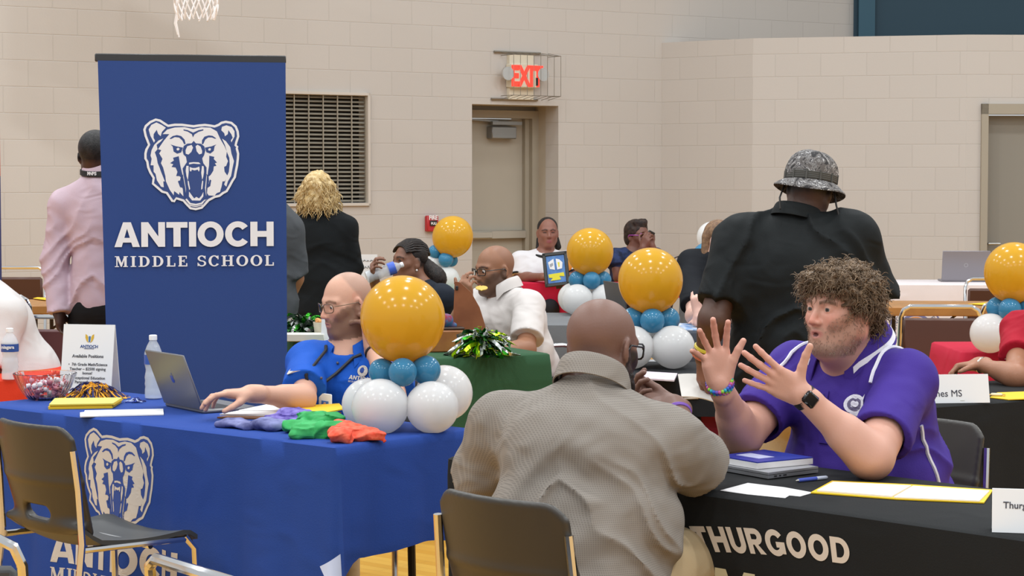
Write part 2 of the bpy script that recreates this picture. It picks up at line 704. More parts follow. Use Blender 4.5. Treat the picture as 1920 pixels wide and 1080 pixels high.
SERIF = {
    'M': (1.12, [[[(.14, 0), (.14, 1), (.36, 1), (.58, .36), (.80, 1), (1.0, 1), (1.0, 0), (.80, 0), (.80, .66), (.60, .02), (.50, .02), (.24, .72), (.24, 0)]], _srf(.19), _srf(.90, .4), _srf(.2, .36, .925), _srf(.92, .36, .925)]),
    'I': (.46, [_bx(.12, 0, .34, 1), _srf(.23, .46), _srf(.23, .46, .925)]),
    'D': (.94, [[[(.12, 0), (.12, 1), (.46, 1)] + arc(.42, .5, .5, .5, 86, -86, 14) + [(.46, 0)], [(.33, .1), (.33, .9), (.42, .9)] + arc(.42, .5, .27, .40, 85, -85, 10) + [(.42, .1)]], _srf(.17, .34), _srf(.17, .34, .925)]),
    'L': (.78, [_bx(.12, 0, .34, 1), _bx(.05, 0, .78, .1), _bx(.68, 0, .78, .32), _srf(.23, .46, .925)]),
    'E': (.82, [_bx(.12, 0, .34, 1), _bx(.05, 0, .8, .1), _bx(.7, 0, .8, .3), _bx(.05, .9, .76, 1), _bx(.67, .72, .76, 1), _bx(.3, .46, .56, .56), _bx(.5, .36, .57, .66)]),
    'S': (.74, _ring(.37, .74, .34, .28, .17, 10, 275, ty=.1) + _ring(.37, .27, .37, .28, .17, -170, 90, ty=.1) + [_bx(.62, .66, .69, .98), _bx(.02, .02, .09, .34)]),
    'C': (.88, _ring(.48, .5, .48, .52, .23, 35, 325, ty=.1) + [_bx(.76, .64, .84, 1.0)]),
    'H': (1.06, [_bx(.13, 0, .35, 1), _bx(.71, 0, .93, 1), _bx(.3, .45, .8, .55), _srf(.24, .46), _srf(.82, .46), _srf(.24, .46, .925), _srf(.82, .46, .925)]),
    'O': (1.0, _ring(.5, .5, .5, .52, .24, ty=.1)),
    ' ': (.42, []),
}


def split_tris(tris, lim):
    out = []
    st = list(tris)
    while st:
        a, b, c = st.pop()
        e = [math.dist(a, b), math.dist(b, c), math.dist(c, a)]
        m = max(e)
        if m <= lim:
            out.append((a, b, c))
            continue
        i = e.index(m)
        if i == 1:
            a, b, c = b, c, a
        elif i == 2:
            a, b, c = c, a, b
        q = ((a[0] + b[0]) / 2, (a[1] + b[1]) / 2)
        st += [(a, q, c), (q, b, c)]
    return out


def poly_tris(poly):
    loops = [[Vector((x, y, 0)) for x, y in lp] for lp in poly]
    flat = [p for lp in poly for p in lp]
    out = []
    for t in tessellate_polygon(loops):
        a, b, c = (flat[i] for i in t)
        if (b[0] - a[0]) * (c[1] - a[1]) - (b[1] - a[1]) * (c[0] - a[0]) < 0:
            a, c = c, a
        out.append((a, b, c))
    return out


def flat_art(name, layers, surf, mats, parent, lim=.03, step=.0007, base=.0012):
    "layers: list of (material index, [polygons in metres]); surf(u, v, offset) -> point"
    vs, fs, mi = [], [], []
    for li, (m, polys) in enumerate(layers):
        for pi_, poly in enumerate(polys):
            for tri in split_tris(poly_tris(poly), lim):
                b = len(vs)
                vs += [surf(x, y, base + step * li + .00008 * (pi_ % 7)) for x, y in tri]
                fs.append((b, b + 1, b + 2))
                mi.append(m)
    return mesh_obj(name, vs, fs, mats, parent, False, 0, midx=mi)


def word(font, s, height, gap=.08, fitw=None):
    "returns (polygons centred on x, width)"
    x, out = 0, []
    for ch in s:
        w, polys = font[ch]
        for poly in polys:
            out.append([[((px + x), py) for px, py in lp] for lp in poly])
        x += w + gap
    x -= gap
    sx = height if fitw is None else fitw / x
    return [[[((px - x / 2) * sx, (py - .5) * height) for px, py in lp] for lp in poly] for poly in out], x * sx


def shrink(loop, d):
    n = len(loop)
    ar = sum(loop[i][0] * loop[(i + 1) % n][1] - loop[(i + 1) % n][0] * loop[i][1] for i in range(n))
    sg = 1 if ar > 0 else -1
    out = []
    for i in range(n):
        (x0, y0), (x1, y1), (x2, y2) = loop[i - 1], loop[i], loop[(i + 1) % n]
        tx, ty = x2 - x0, y2 - y0
        l = math.hypot(tx, ty) + 1e-9
        out.append((x1 - sg * ty / l * d, y1 + sg * tx / l * d))
    return out


def bear_layers(sc):
    "snarling bear head in white and blue; sc metres per 1000 drawing units"
    def T(lp):
        return [((x - 585) / 1000 * sc, (530 - y) / 1000 * sc) for x, y in lp]
    out = [(255, 105), (300, 115), (345, 145), (370, 162), (430, 152), (500, 152), (560, 160), (605, 165), (650, 158), (710, 152), (760, 158), (800, 165), (812, 160), (835, 150), (860, 132), (905, 122), (960, 132), (1005, 170), (1025, 220), (1030, 270), (1012, 325), (1005, 350), (1020, 362), (1016, 380), (1028, 430), (1025, 480), (1018, 540), (1005, 600), (995, 655), (972, 690), (945, 740), (915, 790), (880, 808), (845, 835), (800, 845), (745, 875), (718, 905), (680, 945), (620, 960), (565, 950), (522, 905), (500, 878), (440, 858), (425, 885), (395, 880), (345, 805), (305, 795), (265, 760), (215, 715), (222, 660), (192, 610), (172, 560), (165, 510), (148, 480), (148, 430), (158, 390), (182, 350), (152, 270), (140, 210), (155, 170), (200, 130)]
    ear_l = [(238, 330), (205, 265), (190, 208), (215, 165), (262, 142), (310, 165), (348, 190), (312, 230), (300, 270), (278, 250), (264, 210), (236, 250), (234, 285), (248, 310)]
    ear_r = [(955, 325), (985, 270), (985, 220), (960, 182), (910, 165), (868, 180), (862, 212), (890, 240), (895, 268), (922, 248), (928, 210), (955, 248), (968, 282), (950, 305)]
    fur_l = [(325, 290), (280, 310), (240, 350), (215, 400), (205, 450), (215, 480), (205, 540), (232, 540), (232, 600), (250, 620), (262, 680), (300, 740), (325, 745), (320, 690), (335, 690), (300, 600), (290, 570), (270, 520), (262, 470), (245, 420), (270, 390), (262, 350), (300, 320)]
    fur_r = [(868, 290), (905, 315), (945, 370), (955, 430), (978, 500), (965, 560), (950, 640), (920, 690), (905, 740), (885, 720), (905, 660), (930, 600), (938, 530), (935, 470), (915, 420), (895, 350)]
    face = [(318, 250), (360, 208), (430, 188), (520, 184), (600, 202), (680, 184), (760, 188), (820, 222), (850, 290), (890, 360), (912, 410), (905, 460), (922, 500), (905, 545), (885, 555), (890, 600), (918, 640), (890, 690), (870, 690), (860, 740), (845, 790), (815, 800), (795, 825), (740, 822), (725, 800), (730, 740), (745, 690), (740, 640), (700, 600), (520, 600), (480, 660), (470, 700), (500, 760), (505, 830), (470, 790), (465, 815), (420, 780), (415, 820), (380, 770), (345, 690), (340, 640), (320, 560), (300, 520), (315, 480), (285, 430), (305, 400), (275, 390), (330, 310), (380, 250)]
    chin = [(505, 560), (700, 560), (725, 640), (715, 760), (720, 860), (680, 915), (620, 930), (565, 920), (530, 870), (525, 760), (505, 650)]
    brow_l = [(380, 292), (410, 268), (450, 258), (490, 268), (520, 300), (530, 340), (516, 345), (500, 310), (470, 282), (430, 278), (395, 296)]
    brow_r = [(815, 288), (780, 264), (745, 260), (705, 272), (682, 305), (680, 345), (694, 340), (712, 300), (740, 280), (775, 280), (802, 292)]
    fore = [(510, 205), (550, 212), (600, 235), (650, 212), (695, 203), (695, 214), (650, 228), (612, 252), (598, 280), (588, 250), (550, 226), (512, 216)]
    eye_l = [(390, 346), (440, 362), (505, 375), (488, 420), (450, 432), (418, 412), (410, 365)]
    eye_r = [(815, 345), (770, 362), (708, 375), (722, 418), (758, 430), (790, 405), (798, 362)]
    muzzle = [(500, 400), (512, 360), (545, 338), (585, 335), (605, 312), (625, 335), (670, 338), (702, 362), (712, 400), (700, 445), (682, 475), (692, 520), (722, 560), (720, 640), (706, 750), (712, 800), (722, 850), (690, 905), (620, 920), (560, 908), (522, 860), (530, 760), (510, 640), (500, 570), (540, 510), (532, 460), (510, 440)]
    cheek_l = [(412, 470), (465, 455), (478, 540), (500, 640), (508, 680), (470, 640), (440, 640), (452, 600), (435, 560), (398, 555), (415, 530), (385, 520), (420, 495)]
    cheek_r = [(748, 450), (795, 460), (790, 480), (820, 515), (800, 520), (815, 545), (790, 550), (785, 590), (760, 630), (728, 655), (735, 600), (745, 540)]
    curl_l = [(455, 690), (470, 680), (480, 710), (505, 720), (500, 750), (475, 745)]
    curl_r = [(765, 680), (752, 672), (740, 712), (715, 735), (728, 752), (755, 735)]
    nos_l = [(528, 400), (545, 362), (585, 350), (598, 375), (582, 415), (555, 440), (530, 432)]
    nos_r = [(682, 405), (668, 365), (640, 348), (622, 362), (632, 410), (655, 438), (680, 430)]
    lip = [(560, 515), (600, 510), (650, 512), (668, 528), (640, 528), (600, 524), (560, 532)]
    tooth_l = [(535, 545), (555, 545), (556, 600), (548, 680), (535, 640), (528, 590)]
    tooth_r = [(680, 545), (695, 550), (698, 600), (690, 650), (680, 675), (672, 610)]
    teeth_u = [(565, 555), (590, 565), (620, 565), (655, 552), (658, 580), (650, 600), (640, 580), (610, 588), (585, 580), (578, 600), (566, 590)]
    jawl = [(545, 680), (556, 690), (568, 760), (560, 772), (548, 720)]
    jawr = [(682, 680), (690, 690), (682, 760), (670, 768), (674, 720)]
    lowt = [(558, 785), (590, 830), (605, 850), (625, 835), (650, 850), (672, 825), (690, 790), (690, 830), (660, 870), (585, 868), (556, 830)]
    rimi = [(522, 860), (560, 905), (620, 916), (680, 902), (712, 860), (700, 862), (668, 890), (620, 900), (570, 892), (535, 850)]
    mouth = [(556, 600), (575, 604), (580, 592), (610, 600), (640, 592), (650, 606), (668, 606), (676, 690), (668, 770), (650, 815), (625, 826), (590, 815), (570, 770), (556, 690)]
    pup_l = [(445, 385), (460, 375), (475, 388), (462, 402), (448, 400)]
    pup_r = [(738, 388), (752, 378), (765, 385), (758, 402), (742, 402)]
    W, Bl = 0, 1
    return [(W, [[T(out)]]), (Bl, [[T(shrink(out, 22))]]),
            (W, [[T(x)] for x in (ear_l, ear_r, fur_l, fur_r, face, chin)]),
            (Bl, [[T(x)] for x in (brow_l, brow_r, fore, eye_l, eye_r, muzzle, cheek_l, cheek_r, curl_l, curl_r)]),
            (W, [[T(x)] for x in (nos_l, nos_r, lip, tooth_l, tooth_r, teeth_u, jawl, jawr, lowt, rimi, pup_l, pup_r)]),
            (Bl, [[T(mouth)]])]

# ---------------------------------------------------------------- materials
def block_mat(name, c1, c2, cm, bw=.406, rh=.203):
    m = M(name, c1, .75)
    nt = m.node_tree
    b = nt.nodes['Principled BSDF']
    tc = nt.nodes.new('ShaderNodeTexCoord')
    sp = nt.nodes.new('ShaderNodeSeparateXYZ')
    cb = nt.nodes.new('ShaderNodeCombineXYZ')
    nt.links.new(tc.outputs['Object'], sp.inputs[0])
    nt.links.new(sp.outputs['X'], cb.inputs['X'])
    nt.links.new(sp.outputs['Z'], cb.inputs['Y'])
    br = nt.nodes.new('ShaderNodeTexBrick')
    br.offset = .5
    br.inputs['Scale'].default_value = 1.0
    br.inputs['Brick Width'].default_value = bw
    br.inputs['Row Height'].default_value = rh
    br.inputs['Mortar Size'].default_value = .005
    br.inputs['Mortar Smooth'].default_value = .6
    br.inputs['Color1'].default_value = (*hx(c1), 1)
    br.inputs['Color2'].default_value = (*hx(c2), 1)
    br.inputs['Mortar'].default_value = (*hx(cm), 1)
    nt.links.new(cb.outputs[0], br.inputs['Vector'])
    nt.links.new(br.outputs['Color'], b.inputs['Base Color'])
    no = nt.nodes.new('ShaderNodeTexNoise')
    no.inputs['Scale'].default_value = 60
    nt.links.new(tc.outputs['Object'], no.inputs['Vector'])
    ma = nt.nodes.new('ShaderNodeMath')
    ma.operation = 'MULTIPLY_ADD'
    ma.inputs[1].default_value = -1.0
    nt.links.new(br.outputs['Fac'], ma.inputs[0])
    m2 = nt.nodes.new('ShaderNodeMath')
    m2.operation = 'MULTIPLY'
    m2.inputs[1].default_value = .25
    nt.links.new(no.outputs['Fac'], m2.inputs[0])
    nt.links.new(m2.outputs[0], ma.inputs[2])
    bp = nt.nodes.new('ShaderNodeBump')
    bp.inputs['Strength'].default_value = .4
    bp.inputs['Distance'].default_value = .005
    nt.links.new(ma.outputs[0], bp.inputs['Height'])
    nt.links.new(bp.outputs['Normal'], b.inputs['Normal'])
    return m


MWALL = block_mat('painted_block', '#bdb6af', '#bbb4ad', '#b7b0a9')


def wood_floor():
    m = M('gym_floor_wood', '#d9a445', .28)
    nt = m.node_tree
    b = nt.nodes['Principled BSDF']
    tc = nt.nodes.new('ShaderNodeTexCoord')
    mp = nt.nodes.new('ShaderNodeMapping')
    mp.inputs['Rotation'].default_value = (0, 0, math.radians(41))
    nt.links.new(tc.outputs['Object'], mp.inputs['Vector'])
    br = nt.nodes.new('ShaderNodeTexBrick')
    br.inputs['Scale'].default_value = 1
    br.inputs['Brick Width'].default_value = .9
    br.inputs['Row Height'].default_value = .057
    br.inputs['Mortar Size'].default_value = .0008
    br.inputs['Color1'].default_value = (*hx('#dca94c'), 1)
    br.inputs['Color2'].default_value = (*hx('#cd9338'), 1)
    br.inputs['Mortar'].default_value = (*hx('#a9752c'), 1)
    nt.links.new(mp.outputs[0], br.inputs['Vector'])
    nt.links.new(br.outputs['Color'], b.inputs['Base Color'])
    return m


MFLOOR = wood_floor()
CHROME = M('chrome', '#d8d8da', .12, 1.0)
DKMETAL = M('dark_steel', '#3a3733', .4, .7)
WHITE = M('white_paper', '#e6e4e4', .7)
INK = M('ink', '#55555a', .8)
BLACKP = M('black_plastic', '#1c1c1e', .4)
GREYP = M('grey_door_paint', '#a8a092', .45)

# ---------------------------------------------------------------- the setting
fl = MB()
fl.add([(-14, -4, 0), (16, -4, 0), (16, 30, 0), (-14, 30, 0)], [(0, 1, 2, 3)])
o = fl.build('floor', MFLOOR, None, False)
tag(o, 'glossy maple gym floor', 'floor', kind='structure')


def wall(name, p0, p1, z0, z1, holes=(), th=.2, mat=MWALL, label=None):
    "wall standing on the line p0 -> p1 (front face towards the camera), with rectangular openings (s0, s1, z0, z1)"
    d = V(p1[0] - p0[0], p1[1] - p0[1], 0)
    L = float(np.linalg.norm(d))
    xs = sorted({0.0, L, *[h[0] for h in holes], *[h[1] for h in holes]})
    zs = sorted({z0, z1, *[h[2] for h in holes], *[h[3] for h in holes]})
    mb = MB()
    for a, b in zip(xs, xs[1:]):
        for c, e in zip(zs, zs[1:]):
            if any(h[0] <= a and b <= h[1] and h[2] <= c and e <= h[3] for h in holes):
                continue
            mb.box(((a + b) / 2, th / 2, (c + e) / 2), (b - a, th, e - c))
    o = mb.build(name, mat, None, False)
    o.location = (p0[0], p0[1], 0)
    o.rotation_euler = (0, 0, math.atan2(d[1], d[0]))
    tag(o, label or 'cream painted concrete block wall', 'wall', kind='structure')
    return o


# back wall line
B0, B1 = P(0, 330, 16.3), P(1240, 330, 19.9)
BU = nrm(V(B1[0] - B0[0], B1[1] - B0[1], 0))
BN = V(-BU[1], BU[0], 0)                       # away from the camera
B0 = B0 - BU * 2.2
B0[2] = 0


def on_back(x, y):
    "photo position -> (distance along the back wall, height)"
    d = ray(x, y)
    n = BN[:2]
    t = (n @ (B0[:2] - CAM[:2])) / (n @ d[:2])
    q = CAM + d * t
    return float((q - B0) @ BU), float(q[2])


def backp(s, z, out=0.0):
    q = B0 + BU * s - BN * out
    return V(q[0], q[1], z)


BR = np.stack([BU, V(0, 0, 1), -BN], axis=1)     # local frame of things fixed to the back wall: x along, y up, z out
sA, zA = on_back(470, 181)
sB, zB = on_back(687, 180)
_, zC = on_back(687, 380)
vent_h = (sA, sB, zC, zB)
dA, dzt = on_back(885, 195)
dB, _ = on_back(1047, 198)
sEnd, _ = on_back(1600, 60)
sCor, _ = on_back(1240, 330)
e1 = backp(sEnd, 0)
wall('wall_back', B0, e1, 0, 5.2, [vent_h, (dA, dB, 0, dzt)], label='cream painted concrete block back wall with a grille and a door recess')

# teal wall panel up in the right corner
tl = M('teal_wall', '#123646', .6, bump=(4, .15))
e2 = e1 + V(5.5, -.4, 0)
o = wall('wall_teal', e1, e2, 2.6, 5.2, mat=tl, label='dark teal wall panel above the low block wall')
tr = MB().box((0, 0, 3.9), (.16, .05, 2.6))
o = tr.build('trim_teal', M('teal_trim', '#1d4a5c', .5), None, False)
o.location = (e1[0] + .12, e1[1] - .06, 0)
tag(o, 'teal edge strip beside the upper block wall', 'trim', kind='structure')

c1 = P(1240, 330, 19.9)
c2 = P(1410, 330, 19.25)
c3 = P(1810, 330, 18.75)
c4 = c3 + V(2.4, .12, 0)
LOWZ = 2.785
wall('wall_vestibule_left', c1, c2, 0, LOWZ, label='short block wall face left of the low vestibule')
wall('wall_vestibule_front', c2, c3, 0, LOWZ, label='wide low block wall behind the laptop table')
ds = float(P(1836, 330, 18.8)[0] - c3[0])
dz2 = float(P(1838, 195, 18.8)[2])
wall('wall_vestibule_right', c3, c4, 0, LOWZ, [(ds, ds + 1.15, 0, dz2)], label='block wall around the right hand door')

# ---- door in the recess of the back wall
RD = .37
doorE = empty('door_1', backp(dA, 0), math.atan2(BU[1], BU[0]))
tag(doorE, 'grey metal exit door set deep in the back wall', 'door', kind='structure')
W = dB - dA
dh = dzt - .02
mb = MB()
mb.box((W + .1, .2 + RD / 2, dzt / 2), (.2, RD + .4 - .4 + .0 + .37, dzt)).box((-.1, .2 + RD / 2, dzt / 2), (.2, RD + .37, dzt)).box((W / 2, .2 + RD / 2, dzt + .1), (W + .4, RD + .37, .2))
mb.v = [(x, max(y, .199), z) for x, y, z in mb.v]
rv = mb.build('reveal', M('reveal_paint', '#b3a795', .7), doorE, False)
ft = float(P(1000, 222, 19.35)[2])
mb = MB()
mb.box((W - .035, RD, ft / 2), (.07, .12, ft)).box((W - .09, RD + .03, ft / 2), (.05, .08, ft))
mb.box((W / 2, RD, ft + .035), (W, .12, .07)).box((W / 2, RD + .03, (ft + .07 + dzt) / 2), (W, .06, dzt - ft - .07))
mb.box((.035, RD, ft / 2), (.07, .12, ft))
mb.build('frame', M('door_frame_paint', '#9d9484', .5), doorE, False)
MB().box((W / 2 - .02, RD + .06, ft / 2), (W - .15, .045, ft - .01)).build('leaf', GREYP, doorE, False)
_, pz = on_back(960, 441)
mb = MB()
mb.box((W / 2 - .02, RD + .0, 1.02), (W - .19, .06, .075), bev=.006).box((W * .3, RD - .02, 1.02), (W * .34, .05, .06), bev=.006)
mb.build('push_bar', M('push_bar_metal', '#b9b3a7', .35, .6), doorE)
mb = MB()
mb.box((W * .60, RD - .01, ft - .13), (.27, .09, .11), bev=.008).box((W * .62, RD - .06, ft - .045), (.32, .03, .03)).box((W * .35, RD - .03, ft - .02), (.35, .02, .015), rotm((0, 1, 0), 3))
mb.build('door_closer', M('closer_metal', '#8e8e8c', .4, .6), doorE)

# ---- right hand door
ang = math.atan2(c4[1] - c3[1], c4[0] - c3[0])
door2 = empty('door_2', (c3[0] + ds, c3[1] + .005, 0), ang)
tag(door2, 'grey door in a grey frame at the right edge', 'door', kind='structure')
mb = MB()
fw = .06
mb.box((fw / 2, .06, dz2 / 2), (fw, .18, dz2)).box((1.15 - fw / 2, .06, dz2 / 2), (fw, .18, dz2)).box((.575, .06, dz2 - .045), (1.15, .18, .09))
mb.build('frame', M('door_frame_paint', '#9d9484'), door2, False)
MB().box((.575, .13, (dz2 - .1) / 2), (1.03, .04, dz2 - .1)).build('leaf', M('grey_leaf', '#858076', .5), door2, False)
hz = float(P(1845, 457, 18.85)[2])
mb = MB()
mb.tube([(.1, .12, hz), (.1, .06, hz), (.2, .055, hz)], .011)
mb.build('handle', M('steel', '#a8a6a2', .3, .9), door2)

# ---- wall grille
vent = empty('air_vent', backp((sA + sB) / 2, (zB + zC) / 2), math.atan2(BU[1], BU[0]), 'dark louvred air return grille in a cream frame beside the blue banner', 'vent')
vw, vh = sB - sA, zB - zC
mb = MB().box((0, .14, 0), (vw, .02, vh))
mb.build('backing', M('vent_dark', '#14120f', .9), vent, False)
mb = MB()
for sx in (-1, 1):
    mb.box((sx * (vw / 2 + .012), -.01, 0), (.022, .03, vh + .05))
for sz in (-1, 1):
    mb.box((0, -.01, sz * (vh / 2 + .014)), (vw + .05, .03, .022))
mb.build('frame', M('vent_frame', '#c3bab0', .6), vent, False)
mb = MB()
nsl = 26
Rv = rotm((1, 0, 0), 38)
for i in range(nsl):
    mb.box((0, .03, -vh / 2 + vh * (i + .5) / nsl), (vw, .024, .0028), Rv)
mb.build('slats', M('vent_slat', '#8d8577', .5), vent, False)
mb = MB()
x = vw / 2 - .005
while x > -vw / 2:
    mb.box((x, .005, 0), (.007, .012, vh))
    x -= .137
mb.build('mullions', M('vent_bar', '#9a9284', .5), vent, False)

# ---- exit sign with its wire guard
s0, z0 = on_back(948, 165)
s1, z1 = on_back(998, 121)
ex = empty('exit_sign', backp((s0 + s1) / 2, (z0 + z1) / 2), math.atan2(BU[1], BU[0]), 'lit red EXIT sign with two lamp heads behind a wire guard above the door', 'exit sign')
w, h = s1 - s0, z1 - z0
MB().box((0, -.05, 0), (w, .1, h), bev=.01).box((0, -.02, h / 2 + .04), (w * .9, .04, .08)).box((0, -.02, -h / 2 - .05), (w * .9, .04, .1)).build('housing', M('exit_body', '#d5cbb6', .5), ex)
RX = np.stack([V(1, 0, 0), V(0, 0, 1), V(0, -1, 0)], 1)
text_obj('lettering', 'EXIT', h * 1.12, M('exit_red', '#ff3b2c', .5, emit=.9), ex, V(.015, -.103, -.012), RX, bold=.012, xs=.68)
MB().box((w / 2 - .02, -.104, -.05), (.02, .006, .07)).build('test_panel', BLACKP, ex, False)
for sx, d in ((-1, .03), (1, .02)):
    mb = MB().lathe([(.045, 0), (.062, .03), (.06, .05)], 14, (sx * (w / 2 + .045), -.06, .015), RX)
    lh = mb.build('lamp_head', M('lamp_reflector', '#c9c7c2', .25, .7), ex)
mb = MB()
gx, gz0, gz1, gd = w / 2 + .13, -h / 2 - .10, h / 2 + .10, .2
for i in range(8):
    x = -gx + .08 + (2 * gx - .04) * i / 7
    mb.tube([(x, -.005, gz1), (x, -gd, gz1 - .03), (x, -gd, gz0 + .03), (x, -.005, gz0)], .0028, 5)
for z in (gz1 - .03, gz0 + .03):
    mb.tube([(-gx + .08, -.005, z), (-gx + .08, -gd, z), (gx + .04, -gd, z), (gx + .04, -.005, z)], .003, 5)
mb.tube([(-gx, -.012, gz1), (gx - .05, -.012, gz1)], .011, 6).tube([(-gx - .03, -.012, gz0), (gx - .08, -.012, gz0)], .011, 6)
mb.build('wire_guard', M('guard_wire', '#8a8378', .45, .7), ex)

# ---- fire alarm
s0, z0 = on_back(796, 434)
s1, z1 = on_back(817, 404)
fa = empty('fire_alarm', backp((s0 + s1) / 2, (z0 + z1) / 2), math.atan2(BU[1], BU[0]), 'small red fire alarm pull box on the back wall', 'fire alarm')
w, h = s1 - s0, z1 - z0
MB().box((0, -.025, 0), (w, .05, h), bev=.008).build('housing', M('alarm_red', '#b3252a', .4), fa)
text_obj('lettering', 'FIRE', .05, WHITE, fa, V(0, -.0515, h * .36), RX, bold=.002, xs=.95)
MB().box((0, -.056, h * .02), (w * .6, .014, h * .34), bev=.004).build('pull_handle', M('alarm_handle', '#26211f', .4), fa)
text_obj('lettering', 'PULL', .028, WHITE, fa, V(0, -.0645, 0), RX, bold=.001)

# ---- basketball hoop (the net hangs into the frame)
hp = P(368, 30, 15.0)
hoop = empty('basketball_hoop', (hp[0], hp[1], 3.05), 0, 'white basketball net hanging from its rim at the top of the picture', 'basketball net')
mb = MB().tube([(.228 * math.cos(a), .228 * math.sin(a), 0) for a in np.linspace(0, 2 * math.pi, 33)[:-1]], .01, 8, closed=True)
mb.tube([(-.0, .228, 0), (0, .42, -.02)], .012)
mb.build('rim', M('rim_orange', '#c8501e', .4), hoop)
bot = float(P(368, 36, 15.0)[2]) - 3.05
mb = MB()
for k in range(12):
    for dr in (-1, 1):
        pts = []
        for i in range(15):
            t = i / 14
            a = 2 * math.pi * (k + dr * t * 2.0) / 12
            r = .225 * (1 - t) + .122 * t + .010 * math.sin(t * 9)
            pts.append((r * math.cos(a), r * math.sin(a), t * bot * (1 + .02 * math.sin(k * 2.1))))
        mb.tube(pts, .006, 5)
for k in range(3):
    a = 3.2 + k * .25
    mb.tube([(.135 * math.cos(a), .135 * math.sin(a), bot + .05), (.15 * math.cos(a), .15 * math.sin(a), bot - .03), (.13 * math.cos(a), .13 * math.sin(a), bot - .09 - .02 * k)], .006, 5)
mb.build('net', M('net_white', '#ece6e4', .8), hoop)
bb = MB().box((0, .45, .35), (1.8, .04, 1.1))
bb.build('backboard', M('backboard_white', '#dcdcdc', .4), hoop, False)


# ---------------------------------------------------------------- table cloths
def perim(L, D, r=.02, step=.025):
    pts = []
    cs = [((r, r), 180), ((L - r, r), 270), ((L - r, D - r), 0), ((r, D - r), 90)]
    for i, ((cx, cy), a0) in enumerate(cs):
        for k in range(5):
            a = math.radians(a0 + 90 * k / 4)
            pts.append((cx + r * math.cos(a), cy + r * math.sin(a), math.cos(a), math.sin(a)))
        nx, ny = cs[(i + 1) % 4][0]
        px, py = pts[-1][:2]
        nx2, ny2 = (nx + r * math.cos(math.radians(cs[(i + 1) % 4][1])), ny + r * math.sin(math.radians(cs[(i + 1) % 4][1])))
        n = max(2, int(math.dist((px, py), (nx2, ny2)) / step))
        for k in range(1, n):
            pts.append((px + (nx2 - px) * k / n, py + (ny2 - py) * k / n, pts[-1][2], pts[-1][3]))
    return pts


class Cloth:
    """cloth over a table: N = front left corner seen from the front, u along the front, w towards the back.
    drop(x, y, nx, ny) -> length of the hanging side there; flare and folds push it outwards"""

    def __init__(s, N, u, w, L, D, z, drop, fold=.012, flare=.03, freq=16, seed=0, inward=0.0):
        s.N, s.u, s.w, s.L, s.D, s.z = V(N[0], N[1], 0), nrm(u), nrm(w), L, D, z
        s.drop, s.fold, s.flare, s.freq, s.seed = drop, fold, flare, freq, seed

    def off(s, x, y, nx, ny, t):
        q = (x * abs(ny) + y * abs(nx)) * s.freq + s.seed + 3 * nx
        f = math.sin(q) + .6 * math.sin(q * 1.73 + 1.1) + .35 * math.sin(q * 3.1 + .4)
        cr = 1.0
        return (s.flare * t + s.fold * f * min(1, t * 1.6)) * cr + .004

    def at(s, x, y, nx, ny, d, extra=0.0):
        t = d / .72
        o = s.off(x, y, nx, ny, t) + extra
        q = s.N + s.u * (x + nx * o) + s.w * (y + ny * o)
        return V(q[0], q[1], s.z - d)

    def front(s, x, d, extra=0.0):
        return s.at(x, 0, 0, -1, d, extra)

    def build(s, name, mat, label, cat='tablecloth', group=None, rows=14):
        pr = perim(s.L, s.D)
        n = len(pr)
        vs, fs = [], []
        for x, y, nx, ny in pr:
            q = s.N + s.u * (x - nx * .010) + s.w * (y - ny * .010)
            vs.append(V(q[0], q[1], s.z))
        for x, y, nx, ny in pr:
            vs.append(s.at(x, y, nx, ny, .006) - s.u * nx * .003 - s.w * ny * .003)
        for j in range(1, rows + 1):
            for x, y, nx, ny in pr:
                vs.append(s.at(x, y, nx, ny, .006 + (s.drop(x, y, nx, ny) - .006) * j / rows))
        for j in range(rows + 1):
            for k in range(n):
                k2 = (k + 1) % n
                fs.append((j * n + k, (j + 1) * n + k, (j + 1) * n + k2, j * n + k2))
        fs.append(tuple(range(n)))
        # inner lining, so the cloth has a real thickness
        b = len(vs)
        vs += [v - 0 for v in vs]
        for i in range(n * (rows + 2)):
            x, y, nx, ny = pr[i % n]
            vs[b + i] = vs[b + i] - (s.u * nx + s.w * ny) * .003 - V(0, 0, .003 if i < n else 0)
        fs += [tuple(b + i for i in f[::-1]) for f in fs]
        e = (rows + 1) * n
        for k in range(n):
            k2 = (k + 1) % n
            fs.append((e + k, b + e + k, b + e + k2, e + k2))
        o = mesh_obj(name, vs, fs, mat, None, True, 55)
        tag(o, label, cat, group)
        return o


def cloth_mat(name, c, rough=.85, sc=250):
    return M(name, c, rough, bump=(sc, .12), spec=.2, folds=(3.2, .014))


def folding_table(label, N, u, w, L, D, z=.735, legs=True, topc='#5a4630', legm=None, th=.03, group=None):
    N = V(N[0], N[1], 0)
    c = N + nrm(u) * L / 2 + nrm(w) * D / 2
    t = empty('folding_table', (c[0], c[1], 0), math.atan2(u[1], u[0]), label, 'table', group)
    MB().box((0, 0, z - th / 2), (L - .02, D - .02, th), bev=.006).build('tabletop', M('top_' + topc, topc, .4, vary=(8, tuple(x * .8 for x in hx(topc)))), t)
    if legs:
        for sx in (-1, 1):
            x = sx * (L / 2 - .22)
            mb = MB()
            mb.tube([(x, -D / 2 + .07, z - th), (x, -D / 2 + .05, .02), (x, -D / 2 + .05, 0)], .013, 8)
            mb.tube([(x, D / 2 - .07, z - th), (x, D / 2 - .05, .02), (x, D / 2 - .05, 0)], .013, 8)
            mb.tube([(x, -D / 2 + .055, .40), (x, D / 2 - .055, .40)], .010, 8)
            mb.tube([(x, 0, .40), (x - sx * .38, 0, z - th)], .008, 8)
            mb.build('leg_frame', legm or DKMETAL, t)
    return t


